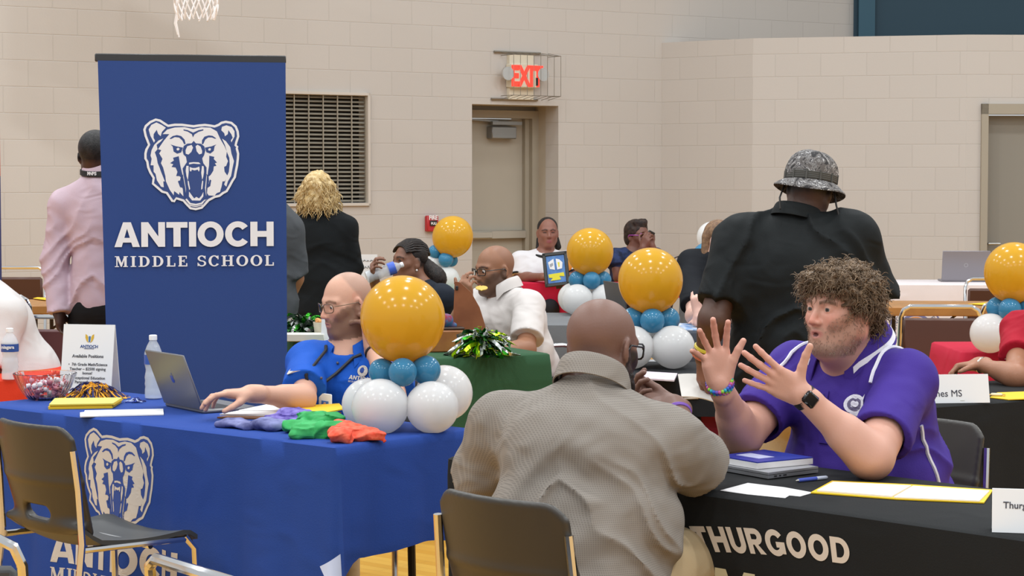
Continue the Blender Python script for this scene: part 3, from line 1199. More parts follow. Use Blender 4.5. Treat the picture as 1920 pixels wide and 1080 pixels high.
# ---- the blue table in front
TN = V(-.524, 6.35, 0)                               # near right corner
TUv = nrm(V(-.754, .657, 0))
TW = V(.657, .754, 0)
BL, BD, TZ = 1.83, .61, .742
BLUE = cloth_mat('royal_blue_cloth', '#26448f')
Nfar = TN + TUv * BL                                 # front left corner seen from the front


def blue_drop(x, y, nx, ny):
    if nx > .3 and ny > -.72:                        # right hand end: shorter, hem rising towards the back
        return .335 + .012 * (y / BD) + .010 * math.sin(y * 13) + .07 * max(0, 1 - y / .06)
    if ny > .6:
        return .14
    if ny < 0 and x > BL - .12:
        q = (x - (BL - .12)) / .12
        return .72 - .12 * q
    return .72


bc = Cloth(Nfar, -TUv, TW, BL, BD, TZ, blue_drop, fold=.010, flare=.035, freq=17)
blue_cloth = bc.build('tablecloth', BLUE, 'royal blue tablecloth with a bear emblem and ANTIOCH on its front')
folding_table('folding table under the royal blue tablecloth, its steel legs showing below the hem', Nfar, -TUv, TW, BL, BD)


def blue_x(px, py):
    "photo x on the front of the blue cloth -> distance from its left corner"
    k = (px - 960) / FPX
    t = (TN[0] - k * TN[1]) / (k * TUv[1] - TUv[0])
    return BL - t


MW = M('print_white', '#c6beb6', .8)
MBL = M('print_blue', '#26448f', .8)
cx = blue_x(222, 880)
cz = .205
flat_art('bear_emblem', bear_layers(.405), lambda a, b, o: bc.front(cx + a, cz - b, o), [MW, MBL], blue_cloth)
xa, xb = blue_x(107, 1045), blue_x(341, 1045)
pl, _ = word(BOLD, 'ANTIOCH', .102, .07, fitw=abs(xb - xa))
flat_art('lettering', [(0, pl)], lambda a, b, o: bc.front((xa + xb) / 2 + a, .452 - b, o), [MW], blue_cloth)
pl, _ = word(SERIF, 'MIDDLE SCHOOL', .05, .1, fitw=abs(xb - xa))
for lo_, hi_ in ((-9, .006), (.006, 9)):
    flat_art('lettering', [(0, [p_ for p_ in pl if lo_ <= sum(q_[0] for q_ in p_[0]) / len(p_[0]) < hi_])], lambda a, b, o: bc.front((xa + xb) / 2 + a, .545 - b, o), [MW], blue_cloth)
# the turned-up corner of the cloth with its pale lining
q0 = TN - V(0, 0, 0)
mb = MB()


def lin(a, b):
    top = lerp(P(600, 1062, 6.25), P(638, 1039, 6.27), a)
    low = lerp(P(612, 1088, 6.22), P(641, 1090, 6.24), a)
    return lerp(top, low, b) - V(0, .018 * math.sin(3.1 * a) * (1 - .4 * b), 0), nrm(V(-.3, -1, .1 - .5 * b))


mb.slab(lin, 8, 8, .004)
mb.build('turned_corner', M('cloth_lining', '#b9c0d6', .8), blue_cloth)

# ---- roll-up banner
bp0, bp1 = P(180, 330, 9.40), P(537, 330, 9.58)
bd = nrm(V(bp1[0] - bp0[0], bp1[1] - bp0[1], 0))
bw = float(np.linalg.norm(bp1 - bp0))
bmid = (bp0 + bp1) / 2
ban = empty('pull_up_banner', (bmid[0], bmid[1], 0), math.atan2(bd[1], bd[0]), 'tall royal blue pull-up banner reading ANTIOCH MIDDLE SCHOOL with a white bear head', 'banner')
btop = float(P(180, 101, 9.40)[2])
MB().box((0, 0, btop - .016), (bw, .03, .035), bev=.004).build('top_rail', M('banner_rail', '#2b2c2e', .4), ban)
MB().box((0, 0, .05), (bw * .98, .16, .1), bev=.02).build('base', M('banner_base', '#8d8f92', .35, .6), ban)
MB().tube([(0, .03, .05), (0, .025, btop - .03)], .012).build('support_pole', M('banner_pole', '#a4a6a8', .3, .8), ban)
BANB = M('banner_fabric', '#27417c', .6, bump=(300, .06), spec=.25)


def bsheet(a, b):
    xl = -bw / 2 + .012 + .040 * (1 - b)
    xr = bw / 2 - .003
    z = .1 + (btop - .03 - .1) * b
    return (xl + (xr - xl) * a, -.018 - .004 * math.sin(b * 9) * math.sin(a * 3.14), z), (0, -1, 0)


sheet = MB().slab(bsheet, 24, 40, .002).build('banner_sheet', BANB, ban)


def banp(px, py):
    k = (px - 960) / FPX
    n = V(-bd[1], bd[0], 0)
    d = ray(px, py)
    t = (n @ (bmid - CAM) - n[2]) / (n @ d)
    q = CAM + d * t
    return float((q - bmid) @ bd), float(q[2])


MWB = M('banner_white', '#dcdcdf', .6)
ex_, ez_ = banp(358.8, 308)
sc_ = (banp(448, 300)[0] - banp(268, 300)[0]) / .892
flat_art('bear_emblem', bear_layers(sc_), lambda a, b, o: V(ex_ + a, -.0235 - o, ez_ + b), [MWB, M('banner_print_blue', '#27417c', .6)], sheet, step=.0005)
x0, _ = banp(214, 440)
x1, _ = banp(512, 440)
zt, zb = banp(360, 416)[1], banp(360, 462)[1]
pl, _ = word(BOLD, 'ANTIOCH', zt - zb, .055, fitw=x1 - x0)
flat_art('lettering', [(0, pl)], lambda a, b, o: V((x0 + x1) / 2 + a, -.0235 - o, (zt + zb) / 2 + b), [MWB], sheet)
zt, zb = banp(360, 479)[1], banp(360, 499)[1]
pl, _ = word(SERIF, 'MIDDLE SCHOOL', zt - zb, .2, fitw=x1 - x0)
for lo_, hi_ in ((-9, .0), (.0, 9)):
    flat_art('lettering', [(0, [p_ for p_ in pl if lo_ <= sum(q_[0] for q_ in p_[0]) / len(p_[0]) < hi_])], lambda a, b, o: V((x0 + x1) / 2 + a, -.0235 - o, (zt + zb) / 2 + b), [MWB], sheet)

# ---- another banner of which only the edge shows
q = P(1.5, 400, 10.5)
b2 = empty('pull_up_banner', (q[0] - .425, q[1], 0), 0, 'red and blue banner cut off by the left edge of the picture', 'banner')
zt, zm = float(P(2, 208, 10.5)[2]), float(P(2, 330, 10.5)[2])
MB().box((0, 0, (zt + zm) / 2), (.85, .006, zt - zm)).build('upper_sheet', M('banner_red', '#b0482c', .6), b2, False)
MB().box((0, 0, (zm + .08) / 2), (.85, .006, zm - .08)).build('lower_sheet', M('banner_navy', '#2c3568', .6), b2, False)
MB().box((0, 0, .04), (.86, .14, .08), bev=.02).build('base', M('banner_base', '#8d8f92'), b2)

# ---- black table with THURGOOD on its front
KN = V(-.191, 6.113, 0)
KU = nrm(V(.692, -.722, 0))
KW = V(.722, .692, 0)
KL, KD = 2.44, .61
BLACKC = cloth_mat('black_cloth', '#1d1e1f')
kc = Cloth(KN, KU, KW, KL, KD, TZ, lambda x, y, nx, ny: .70, fold=.004, flare=.0, freq=11)
black_cloth = kc.build('tablecloth', BLACKC, 'black tablecloth lettered THURGOOD on its front at the lower right')
MTH = M('print_cream', '#cfc3b6', .8)


def black_x(px):
    k = (px - 960) / FPX
    return (KN[0] - k * KN[1]) / (k * KU[1] - KU[0])


tx0, tx1 = black_x(1306), black_x(1600)
zs = [float(P(px, py, KN[1] + KU[1] * black_x(px))[2]) for px, py in ((1306, 1005), (1600, 1026), (1330, 1040), (1590, 1076))]
thw = tx1 - tx0
ptl, _ = word(BOLD, 'THURGOOD', .062, .12, fitw=thw * 1.0)
ptl = [[[(a + .24 * (.5 - (a / thw + .5)) * .0 - b * .45 * (1.25 - (a / thw + .5)), b + .030 * (1 - (1 - (a / thw + .5)) ** 2)) for a, b in lp] for lp in poly] for poly in ptl]
flat_art('lettering', [(0, ptl)], lambda a, b, o: kc.front((tx0 + tx1) / 2 + a, TZ - .622 - b, o), [MTH], black_cloth)
ptl, _ = word(BOLD, 'MARSHALL'.replace('MARSHALL', 'MARSHALL'), .12, .1) if all(c in BOLD for c in 'MARSHALL') else (None, 0)
x2 = black_x(1360)
flat_art('lettering', [(0, [[[(a + .46, b) for a, b in lp] for lp in poly] for poly in ptl])], lambda a, b, o: kc.front(x2 + a - .02, TZ - .498 - b, o), [M('print_gold', '#c9c1a0', .8)], black_cloth)
folding_table('folding table with dark wooden legs under the black THURGOOD cloth', KN, KU, KW, KL, KD, legm=M('dark_leg', '#3b2016', .5))

# ---- green table
GN = V(-.503, 9.36, 0)
GW = nrm(V(.894, .447, 0))
GU = nrm(V(-.447, .894, 0))
GREEN = cloth_mat('green_cloth', '#2f5136')
gcl = Cloth(GN + GU * 1.83, -GU, GW, 1.83, .76, TZ, lambda x, y, nx, ny: .71, fold=.006, flare=.05, freq=12, seed=2)
green_cloth = gcl.build('tablecloth', GREEN, 'dark green tablecloth under the silver and green foil pompom')

# ---- the other clothed tables
def simple_cloth(name, N, u, L, D, mat, label, drop=.71, z=TZ, fold=.008, flare=.04, seed=1.0, freq=13):
    u = nrm(u)
    w = V(-u[1], u[0], 0)
    c = Cloth(N, u, w, L, D, z, lambda x, y, nx, ny: drop, fold=fold, flare=flare, freq=freq, seed=seed)
    return c, c.build('tablecloth', mat, label)


REDC = cloth_mat('red_cloth', '#c01f3c')
n = Z(1062, 535, TZ)
rc, _ = simple_cloth('tablecloth', Z(968, 530, TZ) - V(.0, .0, 0), V(1, -.06, 0), .42, .55, REDC, 'crimson tablecloth end under the framed picture and the woman in the white tee')
rc2, _ = simple_cloth('tablecloth', Z(1074, 538, TZ) + V(0, .12, 0), V(1, .10, 0), 1.05, .6, REDC, 'crimson tablecloth under the brown handbag and the woman on the phone', drop=.09)
GREYC = cloth_mat('grey_cloth', '#6f7072')
gg = Z(1004, 608, TZ)
simple_cloth('tablecloth', gg, V(1, -.05, 0), .56, 1.0, GREYC, 'grey tablecloth under the balloon centrepiece by the crimson table')
cb = Z(1196, 706, TZ)
cc, ccl = simple_cloth('tablecloth', cb - V(.10, -.02, 0), V(1, -.08, 0), .56, .7, cloth_mat('charcoal_cloth', '#222326'), 'charcoal tablecloth with a thin white outline under the white flyers', drop=.16, seed=3)
mb = MB()
pa, pb, pc_ = [cc.front(x, d, .004) for x, d in ((.10, .085), (.30, .025), (.345, .085))]
mb.tube([pa, lerp(pa, pc_, .5) - V(0, .0, .006), pc_], .004, 5).tube([pc_, lerp(pb, pc_, .3), pb], .004, 5)
mb.build('outline_print', MW, ccl)
jb = Z(1772, 760, TZ)
jc, _ = simple_cloth('tablecloth', jb + V(-.12, -.07, 0), V(.866, .5, 0), 1.6, .61, BLACKC, 'plain black tablecloth behind the man in the purple polo', seed=4, flare=.03)
rb = Z(1803, 660, TZ)
simple_cloth('tablecloth', rb, V(1, .03, 0), 1.2, .62, cloth_mat('red_cloth_2', '#b5233a'), 'red tablecloth under the balloons at the right edge', flare=.10)
wc = Z(1640, 533, TZ)
WCL = cloth_mat('white_cloth', '#dcd2d2')
wcc, wcl = simple_cloth('tablecloth', wc, V(1, -.04, 0), 2.4, .75, WCL, 'white tablecloth with a round blue and orange seal under the far laptop', fold=.004, flare=.0)
# round seal printed on the white cloth
xs_ = float(P(1716, 620, wc[1])[0] - wc[0])
dd = TZ - float(P(1716, 620, wc[1])[2])
RNG = lambda r, t: [[arc(0, 0, r, r, 0, 360, 40)[:-1], arc(0, 0, r - t, r - t, 0, 360, 40)[:-1]]]
sealsf = lambda a, b, o: wcc.front(xs_ + a, dd - b, o)
flat_art('seal_print', [(0, RNG(.20, .012)), (0, RNG(.13, .02)), (1, [[arc(0, 0, .105, .105, 0, 360, 32)[:-1]]])], sealsf, [M('seal_blue', '#6a6c9a', .7), M('seal_orange', '#d88a45', .7)], wcl)
# letters of the seal around the ring: small strokes of the words
SEAL = 'COUNCIL'
for i, ch in enumerate('COUNCIL OF TEACHERS'):
    if ch == ' ':
        continue
    a = math.radians(200 - i * 13.5)
    Rg = np.stack([V(math.sin(a), 0, -math.cos(a)), V(math.cos(a), 0, math.sin(a)), V(0, -1, 0)], 1)
    pt = sealsf(.158 * math.cos(a), .158 * math.sin(a), .004)
    text_obj('seal_lettering', ch, .045, M('seal_ink', '#7f7f92', .8), wcl, pt, Rg, bold=.001)
or_ = Z(52, 713, TZ)
simple_cloth('tablecloth', or_ + V(-1.5, .18, 0), V(1, -.12, 0), 1.5, .62, cloth_mat('orange_red_cloth', '#cf3a22'), 'orange red tablecloth behind the glass bowl at the left edge', seed=5)

# ---- bare wooden tables at the back
WOODT = '#a9743a'


def wood_table(label, N, u, L, D):
    u = nrm(u)
    w = V(-u[1], u[0], 0)
    return folding_table(label, N, u, w, L, D, z=.75, topc=WOODT, th=.055, legm=M('brown_leg', '#2a1a12', .5))


wt = Z(1640, 577, .745)
wood_table('bare wooden folding table behind the brown chairs at the right', wt - V(.05, 0, 0), V(1, -.09, 0), 1.83, .7)
wl = Z(-60, 575, .745)
wood_table('bare wooden folding table behind the man in the pink shirt', wl, V(1, .04, 0), .62, .7)


# ---------------------------------------------------------------- chairs
SHELL = M('chair_shell', '#35302a', .42)
SEATM = M('chair_seat', '#3a3d3e', .45)


def shell_chair(label, loc, yaw, group=None):
    "dark polymer chair on a chrome frame; faces +y before turning"
    t = empty('stacking_chair', (loc[0], loc[1], 0), yaw, label, 'chair', group)
    s = S()
    # back: curved shell, cut by a hand hole
    for i in range(41):
        a = (i - 20) / 20
        x = .205 * a
        y = -.215 - .045 * (1 - a * a)
        top = .80 - .030 * max(0, (abs(a) - .75) / .25) ** 2
        s.c((x * .94, y + .02, .485), (x, y - .020, .64), .010, .010, k=.012)
        s.c((x, y - .020, .64), (x, y - .048, top), .010, .008, k=.012)
    s.c((-.2, -.235, .5), (.2, -.235, .5), .012, k=.03)
    s.c((-.048, -.24, .535), (.048, -.24, .535), .022, k=.008, op='s')
    s.c((-.048, -.27, .535), (.048, -.27, .535), .024, k=.008, op='s')
    s.c((-.048, -.21, .535), (.048, -.21, .535), .024, k=.008, op='s')
    grow_obj('backrest', s, .0055, SHELL, t)

    def seat(a, b):
        x = (a - .5) * .44
        y = -.23 + b * .41
        z = .445 + .02 * (2 * a - 1) ** 2 - .02 * math.sin(b * 3.0) + (.03 * max(0, .12 - b) / .12) - .03 * max(0, (b - .85) / .15) ** 2
        return (x * (1 - .04 * max(0, (b - .85) / .15)), y, z), (0, 0, 1)
    MB().slab(seat, 14, 14, .014).build('seat', SEATM, t)
    for sx in (-1, 1):
        mb = MB().tube([(sx * .215, .13, .44), (sx * .225, .16, .40), (sx * .232, .175, 0)], .011, 8)
        mb.build('front_leg', CHROME, t)
        mb = MB().tube([(sx * .238, -.30, 0), (sx * .226, -.245, .46), (sx * .224, -.255, .62), (sx * .218, -.268, .74)], .011, 8)
        mb.build('rear_leg', CHROME, t)
        MB().tube([(sx * .215, .13, .432), (sx * .215, -.24, .44)], .010, 8).build('side_rail', CHROME, t)
    MB().tube([(-.22, .0, .425), (.22, .0, .425)], .009, 8).build('cross_rail', CHROME, t)
    return t


def tube_chair(label, loc, yaw, upm, group=None, arms=False, backh=.84):
    "chrome tube chair with padded seat and back; faces +y before turning"
    t = empty('tube_frame_chair', (loc[0], loc[1], 0), yaw, label, 'chair', group)
    MB().box((0, 0, .44), (.43, .42, .05), bev=.02).build('seat', upm, t)
    MB().box((0, -.225, backh - .205), (.40, .03, .28), rotm((1, 0, 0), -6), bev=.014).build('backrest', upm, t)
    pts = [(-.225, -.15, .0), (-.22, -.19, .44)] + [(-.215, -.235, backh - .06), (-.20, -.245, backh - .02), (-.165, -.25, backh)] + [(.165, -.25, backh), (.20, -.245, backh - .02), (.215, -.235, backh - .06)] + [(.22, -.19, .44), (.225, -.15, 0)]
    MB().tube(pts, .012, 8).build('back_frame', CHROME, t)
    for sx in (-1, 1):
        MB().tube([(sx * .22, -.19, .425), (sx * .21, .17, .425), (sx * .215, .2, .40), (sx * .22, .22, 0)], .011, 8).build('front_leg', CHROME, t)
        if arms:
            MB().tube([(sx * .22, -.2, .64), (sx * .245, -.1, .66), (sx * .245, .16, .66), (sx * .24, .19, .63), (sx * .215, .17, .44)], .012, 8).build('armrest', CHROME, t)
    return t


def yaw_to(fx, fy):
    return math.atan2(fy, fx) - math.pi / 2


shell_chair('dark shell chair with a hand hole pulled up to the front of the blue table', (-1.252, 6.60), yaw_to(.72, .69))
n_ = nrm(V(.71, .70, 0))
cc0 = V(-.005, 4.95, 0) + n_ * .24
shell_chair('dark shell chair under the man in the grey check shirt', (cc0[0], cc0[1]), yaw_to(.71, .70))
shell_chair('dark shell chair under the man in the purple polo', (1.07, 6.30), yaw_to(-.72, -.69))
MAR = M('maroon_vinyl', '#5a2a2a', .5)
BRN = M('brown_vinyl', '#4a2716', .45)
c = P(1772, 640, 11.6)
tube_chair('brown backed chrome chair in front of the bare wooden table', (c[0], c[1] + .25), yaw_to(.1, 1), BRN)
c = P(1868, 620, 12.0)
tube_chair('brown backed chrome chair right of its twin by the wooden table', (c[0] + .12, c[1] + .25), yaw_to(-.05, 1), BRN)
c = P(1800, 560, 14.5)
tube_chair('chrome chair on the far side of the bare wooden table', (c[0] + .28, c[1]), yaw_to(-.1, -1), BRN)
c = P(1052, 640, 10.6)
tube_chair('maroon chrome armchair right of the man eating a chip', (c[0] + .06, c[1] + .35), yaw_to(-.85, -.5), MAR, arms=True)
c = P(1060, 690, 10.0)
tube_chair('maroon chair tucked behind the green table corner', (c[0] + .22, c[1] - .05), yaw_to(-.2, 1), MAR, backh=.70)
c = P(28, 600, 13.2)
tube_chair('brown chair in front of the wooden table at the left', (c[0] + .1, c[1] - .35), yaw_to(.3, 1), BRN)
c = P(30, 560, 14.9)
tube_chair('chrome topped chair behind the wooden table at the left', (c[0] - .06, c[1]), yaw_to(.0, -1), BRN, backh=.90)
c = P(100, 690, 11.0)
tube_chair('maroon chair half hidden behind the white job sign', (c[0] + .02, c[1]), yaw_to(.1, 1), MAR, arms=True)
tube_chair('chrome chair back at the bottom edge left of centre', (-.40, 4.17), yaw_to(.8, .6), M('grey_vinyl', '#3c3c3e', .5), backh=.80)
tube_chair('chrome chair whose frame just enters the lower left corner', (-1.236, 4.645), yaw_to(0, 1), M('grey_vinyl', '#3c3c3e'), backh=.80)

# ---------------------------------------------------------------- people
SKIN = Mcol('skin', .48, sss=.08, bump=(180, .05))
EYEM = Mcol('eye', .15)


def sn(X, f, seed=0.0):
    return vnoise(X * f + seed)


class Head:
    def __init__(s, H, f, tilt=0.0, roll=0.0, sc=1.0, wide=1.0, female=False):
        f = nrm(f)
        R = frame(f)
        R = rotm(R[:, 0], tilt) @ R               # positive tilt lifts the chin
        R = rotm(R[:, 1], roll) @ R
        s.R, s.H, s.sc, s.w, s.fem = R, np.asarray(H, float), sc, wide, female

    def g(s, x, y, z):
        return s.H + s.R @ (V(x * s.w, y, z) * s.sc)

    def loc(s, X):
        return ((X - s.H) @ s.R) / s.sc / np.array([s.w, 1, 1])

    def rr(s, *r):
        r = np.array(r) * s.sc
        r[0] *= s.w
        return r

    def sdf(s, S_, mouth=0.0, jaw=1.0, fat=0.0, chin=1.0):
        g, sc = s.g, s.sc
        R = s.R
        S_.e(g(0, -.012, .034), s.rr(.076, .095, .086), R, k=.01)
        S_.e(g(0, .028, -.03), s.rr(.060 + fat * .3, .064, .088), R, k=.03)
        S_.c(g(-.048 * jaw, .0, -.055), g(-.016, .064, -.095), (.026 + fat) * sc, .020 * sc, k=.022)
        S_.c(g(.048 * jaw, .0, -.055), g(.016, .064, -.095), (.026 + fat) * sc, .020 * sc, k=.022)
        S_.c(g(-.012, .070, -.097 * chin), g(.012, .070, -.097 * chin), .018 * sc, k=.018)
        S_.e(g(0, .068, -.06), s.rr(.034, .026, .032), R, k=.016)
        for m in (-1, 1):
            S_.c(g(m * .012, .084, .026), g(m * .048, .066, .024), .0085 * sc, .008 * sc, k=.018)
            S_.c(g(m * .036, .060, -.022), g(m * .052, .042, -.012), .024 * sc, .018 * sc, k=.02)
            S_.e(g(m * .031, .094, .006), s.rr(.015, .014, .0105), R, k=.010, op='s')
            S_.e(g(m * .031, .0725, .006), s.rr(.0155, .0155, .0135), R, k=.003)
            S_.e(g(m * .031, .0895, .0055), s.rr(.0128, .008, .0025), R, k=.003, op='s')
        S_.c(g(0, .086, .014), g(0, .108, -.026), .0065 * sc, .0105 * sc, k=.012)
        for m in (-1, 1):
            S_.e(g(m * .0125, .098, -.030), s.rr(.0085, .011, .008), R, k=.007)
            S_.e(g(m * .0065, .104, -.0385), s.rr(.0035, .005, .003), R, k=.003, op='s')
        S_.e(g(0, .0905, -.0575 + mouth * .002), s.rr(.021 - mouth * .007, .0085, .0050), R, k=.006)
        S_.e(g(0, .0885, -.0675 - mouth * .006), s.rr(.019 - mouth * .007, .0085, .0060), R, k=.006)
        S_.e(g(0, .098, -.0625 - mouth * .002), s.rr(.021 - mouth * .009, .008, .0013 + mouth * .0045), R, k=.003, op='s')
        for m in (-1, 1):
            E = R @ rotm((0, 0, 1), m * 18)
            S_.e(g(m * .079, -.010, -.004), s.rr(.0075, .019, .031), E, k=.008)
            S_.e(g(m * .076, -.004, -.022), s.rr(.008, .010, .013), E, k=.008)
            S_.e(g(m * .0885, -.005, .001), s.rr(.0065, .010, .018), E, k=.005, op='s')
        return S_

    def neck(s, S_, N, r=.058):
        S_.c(s.g(0, -.022, -.045), N, r * .98, r * 1.08, k=.035)


def rndf(X, f=60.0):
    return vnoise(X * f) - .5


def head_paint(C, X, hd, skin, brow=None, lips=None, beard=None, beardm='full', scalp=None, hairline=.075, ruddy=.0):
    "skin tone variations that belong to the face itself: lips, brows, beard, cropped hair"
    L = hd.loc(X)
    x, y, z = L[:, 0], L[:, 1], L[:, 2]
    near = (np.abs(x) < .12) & (np.abs(y) < .16) & (z > -.15) & (z < .15)
    ax = np.abs(x)
    n = rndf(X, 90) * .006 + rndf(X, 300) * .004

    def put(mask, c, a=1.0):
        w = np.clip(mask, 0, 1) * a * near
        C[:] = C * (1 - w[:, None]) + np.array(c) * w[:, None]
    if ruddy:
        rd = np.array(skin) * np.array((1.1, .72, .68))
        put(1.4 - np.sqrt(((ax - .042) / .026) ** 2 + ((z + .02) / .026) ** 2 + ((y - .07) / .05) ** 2), rd, ruddy)
        put(1.5 - np.sqrt((x / .016) ** 2 + ((z + .024) / .02) ** 2 + ((y - .108) / .022) ** 2), rd, ruddy * 1.3)
        put((ax > .074) * (y < .02) * 1.0, rd, ruddy)
    if scalp is not None:
        hl = hairline + .02 * np.cos(x * 25) - np.clip(-y + .02, 0, .06) * 1.6
        hl = np.where(y < -.02, -.035 + .0 * y, hl)
        put((z + n - hl) / .022, scalp[0], scalp[1])
    if beard is not None:
        cheekl = np.where(ax < .030, -.040 + .0 * ax, -.040 + (ax - .030) * 1.2)
        side = (y > -.012)
        m = (cheekl - z + n * 1.3) / .016
        m = np.where((z > -.125) & side, m, 0)
        if beardm == 'full':
            m = np.where((ax < .024) & (z > -.052) & (y > .06), np.clip((-.041 - z + n) / .006, 0, 1), m)
            under = np.sqrt((x / .022) ** 2 + ((z + .0625) / .012) ** 2)
            m = np.where(under < 1, np.minimum(m, .15), m)
        put(m, beard[0], beard[1])
    if lips is not None:
        q = np.sqrt((x / .023) ** 2 + ((z + .0625) / .0125) ** 2)
        put(np.where(y > .075, (1.05 - q) * 6, 0), lips, .8)
    if brow is not None:
        bz = .029 - .28 * np.abs(ax - .030) + .0 * x
        put(np.where((y > .055) & (ax > .012) & (ax < .055), (1 - np.abs(z - bz) / .0065) * 2.2 + n * 8, 0), brow, .85)
    return C


def eyes(hd, parent, iris='#5a6a6a', look=(0, 0)):
    for m in (-1, 1):
        c = hd.g(m * .031, .0735, .006)
        R = hd.R @ rotm((0, 0, 1), look[0]) @ rotm((1, 0, 0), look[1])
        mb = MB().sphere(c, .0138 * hd.sc, 20, 20, np.stack([R[:, 0], -R[:, 2], R[:, 1]], 1))
        v = np.array(mb.v)
        d = (v - c) @ R[:, 1] / (.0138 * hd.sc)
        C = np.tile(np.array(hx('#d9d2cc')), (len(v), 1))
        C[d > .87] = hx(iris)
        C[d > .965] = (.01, .01, .01)
        mesh_obj('eye', mb.v, mb.f, EYEM, parent, True, 180, colors=C)


def hand(S_, W, fd, pn, side, curl=(20, 20, 20, 20), spread=(8, 2, -4, -12), thumb=(.55, .75, .15), sc=1.0, tcurl=15, k2=.55):
    """five separate fingers on a palm. fd: towards the fingertips, pn: the way the palm faces, side: 'r' or 'l'"""
    fd = nrm(fd)
    pn = nrm(np.asarray(pn, float) - fd * np.dot(pn, fd))
    t = np.cross(fd, pn) * (1 if side == 'r' else -1)

    def q(a, b, c):
        return W + (fd * a + t * b + pn * c) * sc
    S_.c(q(-.03, 0, 0), q(.012, 0, 0), .026 * sc, .025 * sc, k=.02)
    kn = [(.092, .029), (.097, .009), (.091, -.011), (.082, -.030)]
    for (a, b) in kn:
        S_.c(q(.012, b * .55, 0), q(a - .006, b, -.002), .0155 * sc, .0112 * sc, k=.012)
    S_.e(q(.048, .002, .004), np.array((.038, .052, .0135)) * sc, np.stack([t, fd, pn], 1), k=.012)
    S_.c(q(.015, -.022, .006), q(.055, -.028, .005), .013 * sc, .012 * sc, k=.014)
    seg = [(.043, .026, .021), (.047, .030, .022), (.044, .028, .022), (.034, .021, .019)]
    rad = [.0092, .0095, .0090, .0080]
    for i in range(4):
        a = math.radians(spread[i])
        d = fd * math.cos(a) + t * math.sin(a)
        p = q(kn[i][0] - .006, kn[i][1], -.002)
        cu = curl[i] if isinstance(curl[i], (tuple, list)) else (curl[i], curl[i] * 1.1, curl[i] * k2)
        ax = np.cross(d, pn)
        r = rad[i] * sc
        for j in range(3):
            d = rotm(ax, cu[j]) @ d
            p2 = p + d * seg[i][j] * sc
            S_.c(p, p2, r * (1.04 - .07 * j), r * (.98 - .07 * j), k=.004 if j else .006)
            p = p2
    p = q(.022, .022, .006)
    d = nrm(fd * thumb[0] + t * thumb[1] + pn * thumb[2])
    ax = np.cross(d, nrm(fd + pn * .4))
    for j, (l, r0, r1) in enumerate(((.044, .0165, .0125), (.034, .0122, .0108), (.027, .0108, .0088))):
        p2 = p + d * l * sc
        S_.c(p, p2, r0 * sc, r1 * sc, k=.010 if j == 0 else .004)
        p = p2
        d = rotm(ax, tcurl) @ d


def torso(S_, Pv, N, f, w, inf=0.0, belly=0.0, bust=0.0, SL=None, SR=None, k=.05):
    "w: (chest half width, chest half depth, belly half width, belly half depth, hip half width, hip half depth)"
    up = nrm(np.asarray(N) - Pv)
    f = nrm(np.asarray(f, float) - up * np.dot(f, up))
    r = np.cross(f, up)
    R = np.stack([r, f, up], 1)
    L = np.linalg.norm(np.asarray(N) - Pv)
    i = inf
    S_.e(lerp(Pv, N, .70) + f * .005, (w[0] + i, w[1] + i, L * .34 + i), R, k=k)
    S_.e(lerp(Pv, N, .32) + f * belly * .5, (w[2] + i, w[3] + i, L * .36 + i), R, k=k)
    S_.e(lerp(Pv, N, .02), (w[4] + i, w[5] + i, L * .28 + i), R, k=k)
    if bust:
        for m in (-1, 1):
            S_.e(lerp(Pv, N, .62) + f * (w[1] * .72) + r * m * .075, np.array((.07, .06, .07)) * bust + i, R, k=.04)
    for sh in (SL, SR):
        if sh is not None:
            S_.c(lerp(Pv, N, .97), sh, .052 + i, .056 + i, k=k)
    return R, L


def wrinkle(R, c, L, amp=.006, fx=4.0, fz=16.0, waist=1.0, seed=0.0, fine=.4):
    "cloth folds: mostly crosswise at the waist, slanting below the arms"
    Rf = R.astype(np.float32)
    c = np.asarray(c, np.float32)

    def fn(X):
        q = (X - c) @ Rf
        wz = np.clip(1.15 - (q[:, 2] / L) * 1.1, .25, 1.0) if waist else np.ones(len(X), np.float32)
        wob = vnoise(X * 6 + seed)
        u = np.stack([q[:, 0] * fx, q[:, 1] * fx, q[:, 2] * fz + wob * 3.0 + np.abs(q[:, 0]) * 9], 1) + seed
        a = vnoise(u)
        a = 1 - np.abs(2 * a - 1)
        b = vnoise(X * 24 + seed * 2) - .5
        return -(amp * (a * a - .35) * wz + amp * fine * b).astype(np.float32)
    return fn


def collar(name, C, up, f, r0, parent, mat, h=.035, drop=.05, gap=40, flare=.016, ell=1.0, lift=0.0, stripe=None, point=.02):
    "turned-down collar: a stand and a fold-over leaf, open at the front"
    up = nrm(up)
    f = nrm(np.asarray(f, float) - up * np.dot(f, up))
    r = np.cross(f, up)

    def fn(a, b):
        ang = math.radians(gap / 2 + (360 - gap) * a)
        e = 1 - abs(2 * a - 1)
        fr = max(0, math.cos(ang)) ** 2
        d = f * math.cos(ang) * ell + r * math.sin(ang)
        tip = point * max(0, 1 - e * 7)
        if b < .4:
            t = b / .4
            rad, z = r0 * (1 - .05 * t), h * t
        else:
            t = (b - .4) / .6
            rad, z = r0 * .95 + (flare + .012 * fr) * t ** .7, h - (drop + tip) * t + .006 * math.sin(t * 3.14)
        z += lift * (-math.cos(ang)) - .028 * fr
        n = d + up * (.3 if b > .4 else -.3)
        return C + d * rad + up * z, nrm(n)
    o = MB().slab(fn, 40, 10, .0035).build(name, mat, parent, True, 60)
    if stripe:
        def st(a, b):
            p, n = fn(a, stripe[0] + (stripe[1] - stripe[0]) * b)
            return p + n * .0028, n
        MB().slab(lambda a, b: st(.04 + .92 * a, b), 36, 2, .0015).build('stripe', stripe[2], o, True, 60)
    return o


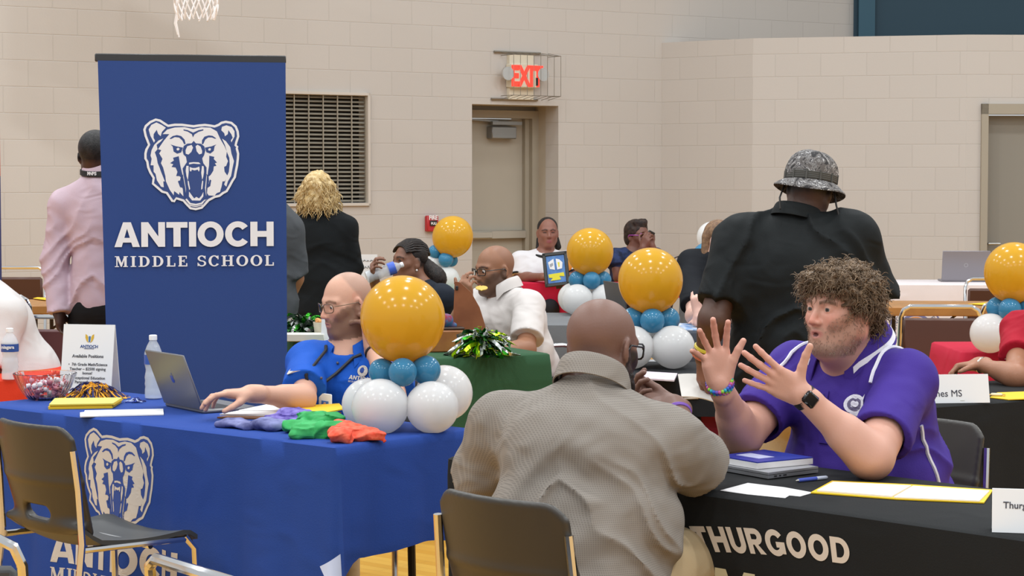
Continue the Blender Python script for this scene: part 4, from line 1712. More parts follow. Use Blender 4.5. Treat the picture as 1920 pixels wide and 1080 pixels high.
def tubecurve(name, pts, r, mat, parent, n=8, closed=False):
    return MB().tube(pts, r, n, closed=closed).build(name, mat, parent)


def arm(S_, sh, el, wr, u=(.054, .044), lo=(.043, .027), k=.02):
    S_.c(sh, el, u[0], u[1], k=k)
    S_.c(el, wr, lo[0], lo[1], k=k)
    S_.c(lerp(el, wr, .06), lerp(el, wr, .38), lo[0] * 1.08, lo[0] * .9, k=k)


def strands(name, roots, mat, parent, r=.0022, n=9, curl=.008, turns=1.6, length=.05, droop=.4, rnd=None, sides=3, towards=None, jit=.3):
    "locks of hair: roots = list of (point, outward direction)"
    rnd = rnd or random.Random(3)
    mb = MB()
    for p, d in roots:
        d = nrm(np.asarray(d) + V(rnd.uniform(-1, 1), rnd.uniform(-1, 1), rnd.uniform(-1, 1)) * jit)
        a = nrm(np.cross(d, V(rnd.uniform(-1, 1), rnd.uniform(-1, 1), rnd.uniform(-1, 1))))
        b = np.cross(d, a)
        L = length * rnd.uniform(.7, 1.2)
        ph = rnd.uniform(0, 6.28)
        tn = turns * rnd.uniform(.7, 1.3) * rnd.choice((-1, 1))
        cr = curl * rnd.uniform(.6, 1.2)
        pts = []
        for i in range(n):
            t = i / (n - 1)
            ang = ph + tn * 6.283 * t
            q = p + d * L * (t - droop * .25 * t * t) - V(0, 0, 1) * L * droop * t * t
            if towards is not None:
                q = q + towards * L * t * t
            e = min(1, t * 3)
            pts.append(q + (a * math.cos(ang) + b * math.sin(ang)) * cr * e - (a * math.cos(ph) + b * math.sin(ph)) * 0)
        mb.tube(pts, [r * (1.0 - .55 * abs(2 * i / (n - 1) - .8)) for i in range(n)], sides)
    return mb.build(name, mat, parent, True, 180)


def hair_mat(name, c1, c2, sc=40, rough=.5):
    return M(name, c1, rough, vary=(sc, c2), bump=(220, .35), spec=.3)


def leg_set(S_, Pv, R, hw, knees, ankles, r=(.095, .07, .06, .05)):
    for m, kn, an in ((-1, knees[0], ankles[0]), (1, knees[1], ankles[1])):
        hip = np.asarray(Pv) + R[:, 0] * m * hw - R[:, 2] * .04
        S_.c(hip, kn, r[0], r[1], k=.03)
        S_.c(kn, an, r[2], r[3], k=.03)


def shoes(knees, ankles, f, parent, mat):
    for an in ankles:
        a = V(an[0], an[1], 0)
        d = nrm(V(f[0], f[1], 0))
        s = S().c(a + V(0, 0, .045) - d * .03, a + V(0, 0, .038) + d * .16, .045, .036).c(a + V(0, 0, .05), a + V(0, 0, .10), .045, .045)
        s.cut(a + V(0, 0, .003), V(0, 0, -1))
        grow_obj('shoe', s, .014, mat, parent)


def person_obj(sdf, h, colfn, label, lo=None, hi=None, disp=None):
    o = grow_obj('person', sdf, h, SKIN, None, colfn=colfn, lo=lo, hi=hi, disp=disp)
    return tag(o, label, 'person')


def flatcol(c):
    c = np.array(hx(c) if isinstance(c, str) else c)

    def fn(X):
        C = np.tile(c, (len(X), 1))
        return C * (1 + .10 * rndf(X, 30)[:, None])
    return fn


def glasses(hd, parent, mat, lens=True, r=.0016, w=.0255, hgt=.017, y=.103, z=.004, rect=.4):
    "spectacles: two rims, bridge and temples"
    t = MB()
    for m in (-1, 1):
        pts = []
        for k in range(20):
            a = 2 * math.pi * k / 20
            ca, sa = math.cos(a), math.sin(a)
            p = 1 / (abs(ca) ** (2 + 4 * rect) + abs(sa) ** (2 + 4 * rect)) ** (1 / (2 + 4 * rect))
            xx = m * .034 + w * ca * p
            pts.append(hd.g(xx, y - .9 * max(0, abs(xx) - .02) ** 1.5 * 2, z + hgt * sa * p))
        t.tube(pts, r, 6, closed=True)
        t.tube([hd.g(m * (.034 + w), y - .018, z + .006), hd.g(m * .084, .05, z + .007), hd.g(m * .087, -.005, z + .006), hd.g(m * .084, -.02, z - .012)], r, 6)
    t.tube([hd.g(-.010, y, z + .005), hd.g(0, y + .004, z + .008), hd.g(.010, y, z + .005)], r, 6)
    o = t.build('eyeglasses', mat, parent)
    if lens:
        mb = MB()
        for m in (-1, 1):
            loop = []
            for k in range(20):
                a = 2 * math.pi * k / 20
                ca, sa = math.cos(a), math.sin(a)
                p = 1 / (abs(ca) ** (2 + 4 * rect) + abs(sa) ** (2 + 4 * rect)) ** (1 / (2 + 4 * rect))
                xx = m * .034 + w * ca * p
                loop.append(hd.g(xx, y - .9 * max(0, abs(xx) - .02) ** 1.5 * 2, z + hgt * sa * p))
            b = len(mb.v)
            mb.v += [tuple(q) for q in loop]
            mb.f.append(tuple(b + i for i in range(20)))
            mb.mi.append(0)
        mb.build('lenses', M('lens_glass', '#ffffff', .05, trans=1.0, ior=1.02, alpha=.35), o, False)
    return o


def cloth2(name, c, rough=.85, bump=(260, .10), vary=None, sheen=0.0, folds=(6.5, .012)):
    return M(name, c, rough, bump=bump, spec=.2, vary=vary, sheen=sheen, folds=folds)


def check_mat(name, c1, c2, f=260):
    "fine woven check"
    m = M(name, c1, .85, spec=.2, folds=(5.5, .020))
    nt = m.node_tree
    tc = nt.nodes.new('ShaderNodeTexCoord')
    mp = nt.nodes.new('ShaderNodeMapping')
    mp.inputs['Rotation'].default_value = (0, 0, math.radians(-24))
    nt.links.new(tc.outputs['Object'], mp.inputs[0])
    sp = nt.nodes.new('ShaderNodeSeparateXYZ')
    nt.links.new(mp.outputs[0], sp.inputs[0])
    ws = []
    for ax in ('X', 'Z'):
        a = nt.nodes.new('ShaderNodeMath')
        a.operation = 'MULTIPLY'
        a.inputs[1].default_value = 6.283 / .0050
        nt.links.new(sp.outputs[ax], a.inputs[0])
        s = nt.nodes.new('ShaderNodeMath')
        s.operation = 'SINE'
        nt.links.new(a.outputs[0], s.inputs[0])
        ws.append(s)
    ad = nt.nodes.new('ShaderNodeMath')
    ad.operation = 'MAXIMUM'
    nt.links.new(ws[0].outputs[0], ad.inputs[0])
    nt.links.new(ws[1].outputs[0], ad.inputs[1])
    mr = nt.nodes.new('ShaderNodeMapRange')
    mr.inputs['From Min'].default_value = -.2
    mr.inputs['From Max'].default_value = 1.0
    nt.links.new(ad.outputs[0], mr.inputs['Value'])
    mx = nt.nodes.new('ShaderNodeMix')
    mx.data_type = 'RGBA'
    mx.inputs['A'].default_value = (*hx(c1), 1)
    mx.inputs['B'].default_value = (*hx(c2), 1)
    nt.links.new(mr.outputs[0], mx.inputs['Factor'])
    nt.links.new(mx.outputs['Result'], nt.nodes['Principled BSDF'].inputs['Base Color'])
    return m


# ======================================================== man in the grey check shirt, seen from behind
def man_grey():
    hd = Head(V(.2316, 5.45, 1.110), V(.62, .78, 0), tilt=-10, sc=1.04, wide=1.04)
    N = V(.195, 5.36, .985)
    Pv = V(.165, 5.25, .56)
    f = nrm(V(.40, .92, 0))
    SR, SL = V(.392, 5.31, .882), V(-.026, 5.50, .905)
    EL, WL = V(-.085, 5.60, .715), V(.085, 5.93, .80)
    ER, WR = V(.490, 5.46, .80), P(1262, 762, 5.70)
    w = (.215, .155, .238, .195, .215, .18)
    s = S()
    hd.sdf(s, fat=.008)
    hd.neck(s, N, .066)
    s.c(hd.g(-.03, -.075, -.055), hd.g(.03, -.075, -.055), .02, k=.012)      # nape folds
    s.c(hd.g(-.03, -.078, -.082), hd.g(.03, -.078, -.082), .02, k=.012)
    torso(s, Pv, N, f, w, 0, .06, SL=SL, SR=SR)
    arm(s, SL, EL, WL, (.062, .052), (.052, .032))
    arm(s, SR, ER, WR, (.062, .052), (.052, .032))
    hand(s, WL, V(.3, .9, .0), V(0, 0, -1), 'l', (20, 25, 30, 35), sc=1.0)
    hand(s, WR, V(-.90, .30, .22), V(-.3, -.3, .9), 'r', (45, 50, 55, 60), sc=.95, thumb=(.9, .3, .35))
    skin, dark = hx('#745448'), hx('#1a1210')

    def colr(X):
        C = np.tile(np.array(skin), (len(X), 1)) * (1 + .14 * rndf(X, 35)[:, None])
        head_paint(C, X, hd, skin, brow=hx('#241712'), lips=hx('#6a3a34'), beard=(dark, .95))
        return C
    o = person_obj(s, .0042, colr, 'bald person in a grey check shirt seen from behind, seated at the black table')
    # beard as a full bush below the chin
    b = S()
    b.c(hd.g(-.05, .015, -.075), hd.g(-.012, .082, -.128), .026, .032, k=.03)
    b.c(hd.g(.05, .015, -.075), hd.g(.012, .082, -.128), .028, .034, k=.03)
    b.c(hd.g(.060, .012, -.03), hd.g(.054, .03, -.095), .013, .026, k=.02)
    b.c(hd.g(-.058, .008, -.03), hd.g(-.05, .015, -.085), .012, .02, k=.02)
    grow_obj('beard', b, .0045, hair_mat('black_beard', '#171210', '#2a201c'), o, disp=lambda X: (-.008 * (vnoise(X * 140) - .4)).astype(np.float32))
    glasses(hd, o, M('black_frames', '#15120f', .3), r=.0026, hgt=.019, rect=.6)
    # shirt
    t = S()
    R, L = torso(t, Pv, N - V(0, 0, .01), f, w, .018, .06, SL=SL, SR=SR)
    t.k(SL, lerp(SL, EL, .82), .080, .088, k=.05)
    t.k(SR, lerp(SR, ER, .86), .082, .092, k=.05)
    t.c(lerp(Pv, N, .90), lerp(Pv, N, .98), .085, .074, k=.04)
    t.e(hd.g(0, -.0, -.135), (.064, .068, .075), k=.01, op='s')
    t.cut(Pv - V(0, 0, .10), V(0, 0, -1))
    SH = check_mat('grey_check_shirt', '#7a736c', '#8d857d')
    sh = grow_obj('shirt', t, .0062, SH, o, disp=wrinkle(R, Pv, L, .030, 2.0, 12, seed=3.3, fine=.25))
    collar('collar', N + V(.008, .012, .040), nrm(hd.H - N + V(0, 0, .1)), V(.6, .8, 0), .088, sh, SH, h=.048, drop=.062, gap=46, lift=.012)
    q = S()
    KR, KL_ = V(.56, 5.62, .565), V(.20, 5.75, .56)
    leg_set(q, Pv, np.stack([np.cross(f, V(0, 0, 1)), f, V(0, 0, 1)], 1), .11, (KL_, KR), (V(.22, 5.78, .09), V(.6, 5.62, .09)), (.125, .085, .075, .06))
    q.e(Pv - V(0, 0, .02), (.21, .19, .12), k=.04)
    tr = grow_obj('trousers', q, .008, cloth2('khaki', '#b09a78'), o, disp=wrinkle(np.eye(3), Pv, .5, .007, 6, 14, waist=0, seed=1))
    shoes(None, (V(.22, 5.78, .09), V(.6, 5.62, .09)), f, o, M('brown_shoe', '#3a271b', .4))
    # purple wristband
    d = nrm(WR - ER)
    c = lerp(ER, WR, .86)
    a = nrm(np.cross(d, V(0, 0, 1)))
    b_ = np.cross(d, a)
    tubecurve('wristband', [c + (a * math.cos(t_) + b_ * math.sin(t_)) * .0345 for t_ in np.linspace(0, 6.283, 21)[:-1]], .007, M('purple_band', '#7a4fb0', .6), o, 6, True)


man_grey()


# ======================================================== man in the purple polo, talking with both hands up
def man_purple():
    f = nrm(V(-.74, -.67, 0))
    hd = Head(V(.920, 5.99, 1.173), nrm(V(-.78, -.63, 0)), tilt=0, roll=0, sc=1.0, wide=1.04)
    N = V(.978, 6.085, 1.025)
    Pv = V(1.085, 6.20, .56)
    SL, SR = V(1.105, 5.955, .975), V(.832, 6.235, .978)
    EL, WL = V(.960, 5.66, .80), V(.763, 5.60, .975)
    ER, WR = V(.650, 6.00, .815), V(.568, 5.80, .982)
    w = (.205, .155, .235, .20, .21, .18)
    s = S()
    hd.sdf(s, mouth=.9, fat=.012, jaw=1.03)
    hd.neck(s, N, .070)
    s.c(hd.g(0, .03, -.105), N + f * .02, .045, .07, k=.04)
    torso(s, Pv, N, f, w, 0, .08, SL=SL, SR=SR)
    arm(s, SL, EL, WL, (.062, .058), (.056, .030))
    arm(s, SR, ER, WR, (.062, .056), (.054, .030))
    hand(s, WR, V(-.16, -.12, .98), V(.12, -.98, -.1), 'r', ((10, 8, 6), (8, 10, 8), (12, 16, 10), (22, 22, 14)), (9, -4, -20, -46), (.95, .52, .10), sc=1.0, tcurl=-6)
    hand(s, WL, V(-.86, -.10, .50), V(.10, .95, .25), 'l', ((4, 6, 5), (2, 6, 5), (2, 8, 6), (2, 8, 6)), (12, 5, -4, -14), (.36, .92, .10), sc=1.0, tcurl=-6)
    skin = hx('#cc9a87')

    def colr(X):
        C = np.tile(np.array(skin), (len(X), 1)) * (1 + .07 * rndf(X, 30)[:, None])
        L = hd.loc(X)
        grey = hx('#8f7d70')
        head_paint(C, X, hd, skin, brow=hx('#6b4c3a'), lips=hx('#b06f66'), beard=(hx('#96735f'), .5), ruddy=.45)
        m = np.clip((-.082 - L[:, 2]) / .015, 0, 1) * (np.abs(L[:, 0]) < .06) * (L[:, 1] > .02) * (L[:, 1] < .12) * (L[:, 2] > -.13)
        C[:] = C * (1 - .4 * m[:, None]) + np.array(grey) * .4 * m[:, None]
        mo = np.sqrt((L[:, 0] / .010) ** 2 + ((L[:, 2] + .065) / .006) ** 2)
        mk = (mo < 1) & (L[:, 1] > .06) & (L[:, 1] < .097)
        C[mk] = hx('#5a2a28')
        # pinker knuckles and fingertips
        for Wp, fdv in ((WR, V(-.16, -.12, .98)), (WL, V(-.86, -.1, .5))):
            t = np.clip(((X - Wp) @ nrm(fdv) - .07) / .09, 0, 1) * (np.linalg.norm(X - Wp, axis=1) < .24)
            C[:] = C * (1 - .45 * t[:, None]) + np.array(hx('#d08d7c')) * .45 * t[:, None]
        return C
    o = person_obj(s, .0032, colr, 'curly haired bearded person in a purple polo talking with both hands raised')
    eyes(hd, o, '#4b4a48', (8, 0))
    # purple polo
    PUR = cloth2('purple_polo', '#412d86', .8)
    WHT = cloth2('white_trim', '#e3e0ea', .8)
    t = S()
    R, L = torso(t, Pv, N - V(0, 0, .01), f, w, .020, .08, SL=SL, SR=SR)
    t.k(SL, lerp(SL, EL, .74), .080, .083, k=.05)
    t.k(SR, lerp(SR, ER, .74), .080, .083, k=.05)
    t.k(lerp(SL, EL, .68), lerp(SL, EL, .80), .066, .067, k=.002, op='s')
    t.k(lerp(SR, ER, .68), lerp(SR, ER, .80), .066, .067, k=.002, op='s')
    t.c(lerp(Pv, N, .90), lerp(Pv, N, .97), .088, .080, k=.04)
    t.e(lerp(hd.H, N, .95) + f * .035 + V(0, 0, .012), (.076, .076, .055), k=.012, op='s')
    t.cut(Pv - V(0, 0, .08), V(0, 0, -1))
    disp = wrinkle(R, Pv, L, .020, 2.6, 9, seed=7.7, fine=.3)
    sh = grow_obj('polo_shirt', t, .0058, PUR, o, disp=disp)
    collar('collar', N + f * .012 + V(0, 0, .060), nrm(hd.H - N + V(0, 0, .25)), f, .090, sh, PUR, h=.034, drop=.060, gap=54, lift=.020, flare=.040, point=.03, stripe=(.80, .92, WHT))
    # piping over the shoulders
    sd = t

    def onto(p, d, out=.004):
        "drop a point onto the shirt surface along d"
        p = np.asarray(p, float)
        for _ in range(60):
            D = np.float32(1e3)
            X = p[None].astype(np.float32)
            first = True
            for pr, k, op in sd.p:
                e = _pd(pr, X)
                D = e if first else _comb(D, e, k, op)
                first = False
            dv = float(D[0] + disp(X)[0])
            if dv < out:
                break
            p = p + d * max(dv - out, .001) * .7
        return p
    rgt = R[:, 0]
    for sh_, m in ((SL, -1), (SR, 1)):
        pts = []
        for a in np.linspace(-75, 80, 18):
            dr = f * math.sin(math.radians(-a)) * 1.0 + V(0, 0, 1) * math.cos(math.radians(a))
            base = sh_ - rgt * m * .055 * (1 - .012 * abs(a) * .3) - V(0, 0, .03)
            pts.append(onto(base + dr * .3, -dr))
        tubecurve('shoulder_piping', pts, .0055, WHT, sh, 6)
    # white side stripes
    lft = -rgt
    for a0, z0, z1 in ((0, .72, .86),):
        pts = []
        for z in np.linspace(.86, .60, 14):
            b = V(Pv[0], Pv[1], z)
            b = lerp(V(Pv[0], Pv[1], z), V(N[0], N[1], z), np.clip((z - .56) / .43, 0, 1))
            dr = nrm(lft * 1.0 + f * (.10 + (.86 - z) * .1))
            pts.append(onto(b + dr * .45, -dr, .002))
        tubecurve('side_stripe', pts, .006, WHT, sh, 6)
    # placket, buttons, chest crest
    def chest(x, z, out=.003):
        b = V(Pv[0], Pv[1], z)
        b = lerp(V(Pv[0], Pv[1], z), V(N[0], N[1], z), np.clip((z - .56) / .43, 0, 1))
        return onto(b + rgt * x + f * .45, -f, out)
    MB().slab(lambda a, b: (chest(-.016 + .032 * a, .945 - .15 * b, .003), f), 4, 12, .003).build('placket', PUR, sh)
    mb = MB()
    for z in (.93, .87):
        mb.sphere(chest(0, z, .006), (.006, .006, .006), 10, 6)
    mb.build('button', M('purple_button', '#37246e', .4), sh)
    Rc = np.stack([-rgt * 1.0, V(0, 0, 1), f], 1)
    cr = chest(-.105, .885, 0)

    def crest(a, b, o_):
        return chest(-(.105) - a, .905 + b, .007 + o_)
    K = .045
    flat_art('chest_crest', [(0, [[arc(0, .012, K * .75, K * .62, 0, 360, 20)[:-1]]]), (1, [[arc(0, .012, K * .52, K * .42, 0, 360, 16)[:-1]], [[(-.04, -.022), (-.018, -.018), (-.02, -.026), (-.042, -.03)]]]),
                             (0, [[arc(0, .014, K * .3, K * .22, 0, 360, 12)[:-1]], [[(-.035, -.02), (.035, .0), (.036, -.012), (-.034, -.034)]], [[(.02, .03), (.034, .045), (.040, .036), (.03, .024)]]])], crest, [WHT, M('crest_grey', '#6a6280', .8)], sh, lim=.02, step=.0006)
    # hair: a base volume and loose curls
    h = S()
    h.e(hd.g(0, -.022, .055), hd.rr(.093, .105, .084), hd.R, k=.02)
    h.e(hd.g(0, .055, .088), hd.rr(.070, .045, .036), hd.R, k=.03)
    h.e(hd.g(-.078, .0, .045), hd.rr(.024, .06, .04), hd.R, k=.03)
    h.e(hd.g(.078, .0, .045), hd.rr(.024, .06, .04), hd.R, k=.03)
    h.e(hd.g(0, -.085, -.02), hd.rr(.072, .04, .065), hd.R, k=.03)
    h.e(hd.g(0, .098, .0), hd.rr(.068, .09, .062), hd.R, k=.02, op='s')
    for m in (-1, 1):
        h.e(hd.g(m * .09, .005, -.025), hd.rr(.025, .045, .045), hd.R, k=.015, op='s')
    HM = hair_mat('brown_curly_hair', '#62503f', '#8a725a', 55)
    hair = grow_obj('hair', h, .0042, HM, o, disp=lambda X: (-.020 * (np.abs(vnoise(X * 58) - .5) * 2 - .40) - .006 * (vnoise(X * 140) - .5)).astype(np.float32))
    rnd = random.Random(5)
    roots = []
    v = np.array([x.co[:] for x in hair.data.vertices])
    nn = np.array([x.normal[:] for x in hair.data.vertices])
    Lc = hd.loc(v)
    ok = np.nonzero(~((Lc[:, 1] > .035) & (Lc[:, 2] < .062)))[0]
    for i in rnd.sample(list(ok), min(4200, len(ok))):
        tg = nrm(np.cross(nn[i], V(rnd.uniform(-1, 1), rnd.uniform(-1, 1), rnd.uniform(-1, 1))))
        roots.append((v[i] - nn[i] * .006, nrm(nn[i] * .42 + tg * .8 + V(0, 0, -.45))))
    strands('curls', roots, HM, hair, r=.0016, n=9, curl=.0070, turns=1.2, length=.042, droop=.3, rnd=rnd, jit=.35)
    # short beard hairs along the jaw
    v = np.array([x.co[:] for x in o.data.vertices])
    nn = np.array([x.normal[:] for x in o.data.vertices])
    Lc = hd.loc(v)
    ax = np.abs(Lc[:, 0])
    cl = np.where(ax < .03, -.045, -.045 + (ax - .03) * 1.1)
    mk = (Lc[:, 2] < cl) & (Lc[:, 2] > -.118) & (Lc[:, 1] > -.005) & ~((ax < .024) & (Lc[:, 2] > -.078) & (Lc[:, 1] > .05)) & (ax < .1) & (Lc[:, 1] < .125)
    ids = list(np.nonzero(mk)[0])
    roots = [(v[i], nn[i]) for i in rnd.sample(ids, min(700, len(ids)))]
    strands('beard_stubble', roots, hair_mat('grey_brown_beard', '#94735f', '#a8907f', 60), hair, r=.0009, n=3, curl=0.0, length=.0055, droop=.8, rnd=rnd, jit=.4)
    # watch and bracelet
    d = nrm(WL - EL)
    c = lerp(EL, WL, .95)
    a = nrm(np.cross(d, V(0, -1, 0)))
    b_ = np.cross(a, d)
    BK = M('watch_black', '#17181a', .35)
    mb = MB()
    n = 24
    ring = [(c + (a * math.cos(t_) * .033 + b_ * math.sin(t_) * .030)) for t_ in np.linspace(0, 6.283, n + 1)[:-1]]
    for off in (-.008, -.004, 0, .004, .008):
        mb.tube([p + d * off for p in ring], .0032, 6, closed=True)
    wt_ = mb.build('smartwatch', BK, o)
    face_n = nrm(V(-.2, -1, .35) - d * np.dot(V(-.2, -1, .35), d))
    Rw = np.stack([np.cross(d, face_n), d, face_n], 1)
    MB().box(c + face_n * .036, (.036, .042, .011), Rw, bev=.005).build('case', M('watch_case', '#0d0e10', .12, coat=.6), wt_)
    d = nrm(WR - ER)
    c = WR + d * .004
    a = nrm(np.cross(d, V(0, -1, 0)))
    b_ = np.cross(a, d)
    mb = MB()
    for i in range(26):
        t_ = 6.283 * i / 26
        for j in (-1, 0, 1):
            mb.mat((i * 2 + j * 3) % 5)
            mb.sphere(c + (a * math.cos(t_) + b_ * math.sin(t_)) * .034 + d * j * .0075, .0056, 7, 5)
    mb.build('beaded_bracelet', [M('bead_%s' % k_, h_, .4) for k_, h_ in (('teal', '#2aa6b8'), ('violet', '#6a4fb5'), ('lime', '#8fc33c'), ('blue', '#2c5fc4'), ('pink', '#c65a9a'))], o)
    # dark trousers below the table
    q = S()
    K1, K2 = V(.92, 5.95, .56), V(.70, 6.10, .56)
    leg_set(q, Pv, R, .11, (K1, K2), (V(.93, 5.97, .09), V(.69, 6.12, .09)), (.12, .08, .07, .055))
    q.e(Pv - V(0, 0, .03), (.21, .19, .11), k=.04)
    grow_obj('trousers', q, .012, cloth2('dark_trousers', '#2a2a2e'), o)
    shoes(None, (V(.93, 5.97, .09), V(.69, 6.12, .09)), f, o, M('black_shoe', '#1b1a19', .4))


man_purple()


# ======================================================== man in the blue polo at the laptop
def man_blue():
    f = nrm(V(-.30, -.95, 0))
    hd = Head(P(650, 570, 7.55), nrm(V(-.84, -.54, 0)), tilt=-10, sc=.93)
    N = V(-.572, 7.56, .922)
    Pv = V(-.60, 7.62, .55)
    SR, SL = V(-.725, 7.58, .885), V(-.415, 7.50, .885)
    ER, WR = V(-.715, 7.27, .790), P(472, 738, 7.08)
    EL = V(-.405, 7.22, .785)
    WL = P(700, 655, 7.48)
    w = (.185, .125, .175, .135, .17, .14)
    s = S()
    hd.sdf(s)
    hd.neck(s, N, .057)
    torso(s, Pv, N, f, w, 0, .03, SL=SL, SR=SR)
    arm(s, SL, EL, WL, (.050, .042), (.042, .027))
    arm(s, SR, ER, WR, (.050, .042), (.042, .027))
    hand(s, WR, V(-.93, -.36, .03), V(.05, .0, -1), 'r', ((6, 24, 14), (12, 30, 16), (18, 34, 18), (22, 38, 18)), (6, 2, -4, -10), (.7, .5, .45), tcurl=12)
    hand(s, WL, V(-.10, .05, .99), V(-.8, .45, .1), 'l', (22, 28, 34, 40), (6, 2, -3, -8), (.75, .45, .35))
    skin = hx('#cf9f88')

    def colr(X):
        C = np.tile(np.array(skin), (len(X), 1)) * (1 + .07 * rndf(X, 30)[:, None])
        head_paint(C, X, hd, skin, brow=hx('#7a5a48'), lips=hx('#b07468'), beard=(hx('#5f4534'), .75), scalp=(hx('#93786a'), .55), hairline=.085, ruddy=.3)
        return C
    o = person_obj(s, .0042, colr, 'balding bearded person with glasses in a blue polo typing on a laptop')
    eyes(hd, o, '#4a4a48', (0, -14))
    glasses(hd, o, M('wire_frames', '#6b5a48', .3, .6), r=.0015)
    BLU = cloth2('blue_polo', '#1552b4', .75)
    t = S()
    R, L = torso(t, Pv, N - V(0, 0, .01), f, w, .016, .03, SL=SL, SR=SR)
    t.k(SL, lerp(SL, EL, .75), .066, .074, k=.04)
    t.k(SR, lerp(SR, ER, .78), .066, .076, k=.04)
    t.c(lerp(Pv, N, .90), lerp(Pv, N, .97), .075, .068, k=.04)
    t.e(N + f * .045 + V(0, 0, .04), (.062, .062, .062), k=.01, op='s')
    t.cut(Pv - V(0, 0, .08), V(0, 0, -1))
    disp = wrinkle(R, Pv, L, .020, 2.6, 10, seed=2.1, fine=.3)
    sh = grow_obj('polo_shirt', t, .0062, BLU, o, disp=disp)
    collar('collar', N + f * .012 + V(0, 0, .032), nrm(hd.H - N + V(0, .05, .35)), f, .074, sh, BLU, h=.026, drop=.050, gap=60, lift=.012, flare=.02, point=.028)
    rgt = R[:, 0]

    def onto(p, d, out):
        p = np.asarray(p, float)
        for _ in range(50):
            X = p[None].astype(np.float32)
            D = None
            for pr, k, op in t.p:
                e = _pd(pr, X)
                D = e if D is None else _comb(D, e, k, op)
            dv = float(D[0] + disp(X)[0])
            if dv < out:
                break
            p = p + d * max(dv - out, .001) * .7
        return p

    def chest(x, z, out=.003):
        b = lerp(V(Pv[0], Pv[1], z), V(N[0], N[1], z), np.clip((z - .56) / .4, 0, 1))
        return onto(b + rgt * x + f * .4, -f, out)
    # white undershirt in the neck opening
    u = S().e(N + f * .018 - V(0, 0, .015), (.062, .062, .04), k=.01)
    grow_obj('undershirt', u, .006, cloth2('undershirt_white', '#d8d6d6'), sh)
    # lanyard with badge
    LY = M('lanyard_black', '#1a1c22', .6)
    mb = MB()
    mb.tube([chest(.062, .945, .008), chest(.055, .93, .006), chest(.046, .86, .005), chest(.035, .80, .006)], .0062, 6)
    mb.tube([chest(-.075, .935, .008), chest(-.05, .92, .006), chest(-.005, .86, .005), chest(.03, .80, .006)], .0062, 6)
    mb.tube([chest(.035, .805, .006), chest(.04, .765, .008), chest(.042, .745, .01)], .004, 6)
    ly = mb.build('lanyard', LY, o)
    bc_ = P(614, 757, 7.35)
    bc_ = chest(float((bc_ - Pv) @ rgt), float(bc_[2]), .012)
    Rb = np.stack([-rgt, V(0, 0, 1), f], 1)
    MB().box(bc_, (.05, .078, .004), Rb, bev=.003).build('badge', M('badge_white', '#dfe2e6', .35), ly)
    MB().box(bc_ + f * .003 - V(0, 0, .004), (.026, .034, .001), Rb).build('badge_photo', M('badge_blue', '#3f6fb8', .4), ly)
    MB().sphere(bc_ + f * .0038 - V(0, 0, .0), (.007, .0012, .009), 10, 8).sphere(bc_ + f * .0038 - V(0, 0, .016), (.011, .0012, .007), 10, 8).build('badge_portrait', M('badge_skin', '#b98a74', .5), ly)
    # chest marks
    k1 = lambda a, b, o_: chest(.092 - a, .865 + b, .003 + o_)
    flat_art('chest_mark', [(0, [[[(-.026, -.004), (-.022, .006), (-.018, .0), (.03, .010), (-.012, -.009), (-.022, -.011)]]])], k1, [MW], sh, lim=.015)
    k2 = lambda a, b, o_: chest(-.095 - a, .855 + b, .003 + o_)
    pl, _ = word(BOLD, 'ANTIOCH', .014, .06, fitw=.085)
    pl2, _ = word(SERIF, 'MIDDLE SCHOOL', .006, .2, fitw=.085)
    flat_art('chest_crest', [(0, [[arc(0, .026, .019, .019, 0, 360, 16)[:-1]]] + pl + [[[(x, y - .014) for x, y in lp] for lp in poly] for poly in pl2]), (1, [[arc(-.003, .028, .008, .010, 0, 360, 10)[:-1]]])], k2, [MW, MBL], sh, lim=.02, step=.0005)
    mb = MB().sphere(chest(-.0, .895, .004), .005, 8, 6).sphere(chest(-.002, .855, .004), .005, 8, 6)
    mb.build('button', M('brown_button', '#4d4a58', .5), sh)
    # bracelet on the raised wrist
    d = nrm(WL - EL)
    c = lerp(EL, WL, .93)
    a = nrm(np.cross(d, V(0, -1, 0)))
    b_ = np.cross(a, d)
    tubecurve('wristband', [c + (a * math.cos(t_) + b_ * math.sin(t_)) * .031 for t_ in np.linspace(0, 6.283, 21)[:-1]], .005, LY, o, 6, True)
    q = S()
    leg_set(q, Pv, R, .09, (V(-.58, 7.22, .54), V(-.78, 7.25, .54)), (V(-.57, 7.25, .08), V(-.79, 7.27, .08)), (.095, .07, .06, .05))
    q.e(Pv - V(0, 0, .03), (.17, .14, .10), k=.04)
    grow_obj('trousers', q, .014, cloth2('khaki', '#b09a78'), o)
    shoes(None, (V(-.57, 7.25, .08), V(-.79, 7.27, .08)), f, o, M('black_shoe', '#1b1a19'))
    shell_chair('dark shell chair under the person in the blue polo', (Pv[0] + .02, Pv[1] + .05), yaw_to(f[0], f[1]))


man_blue()


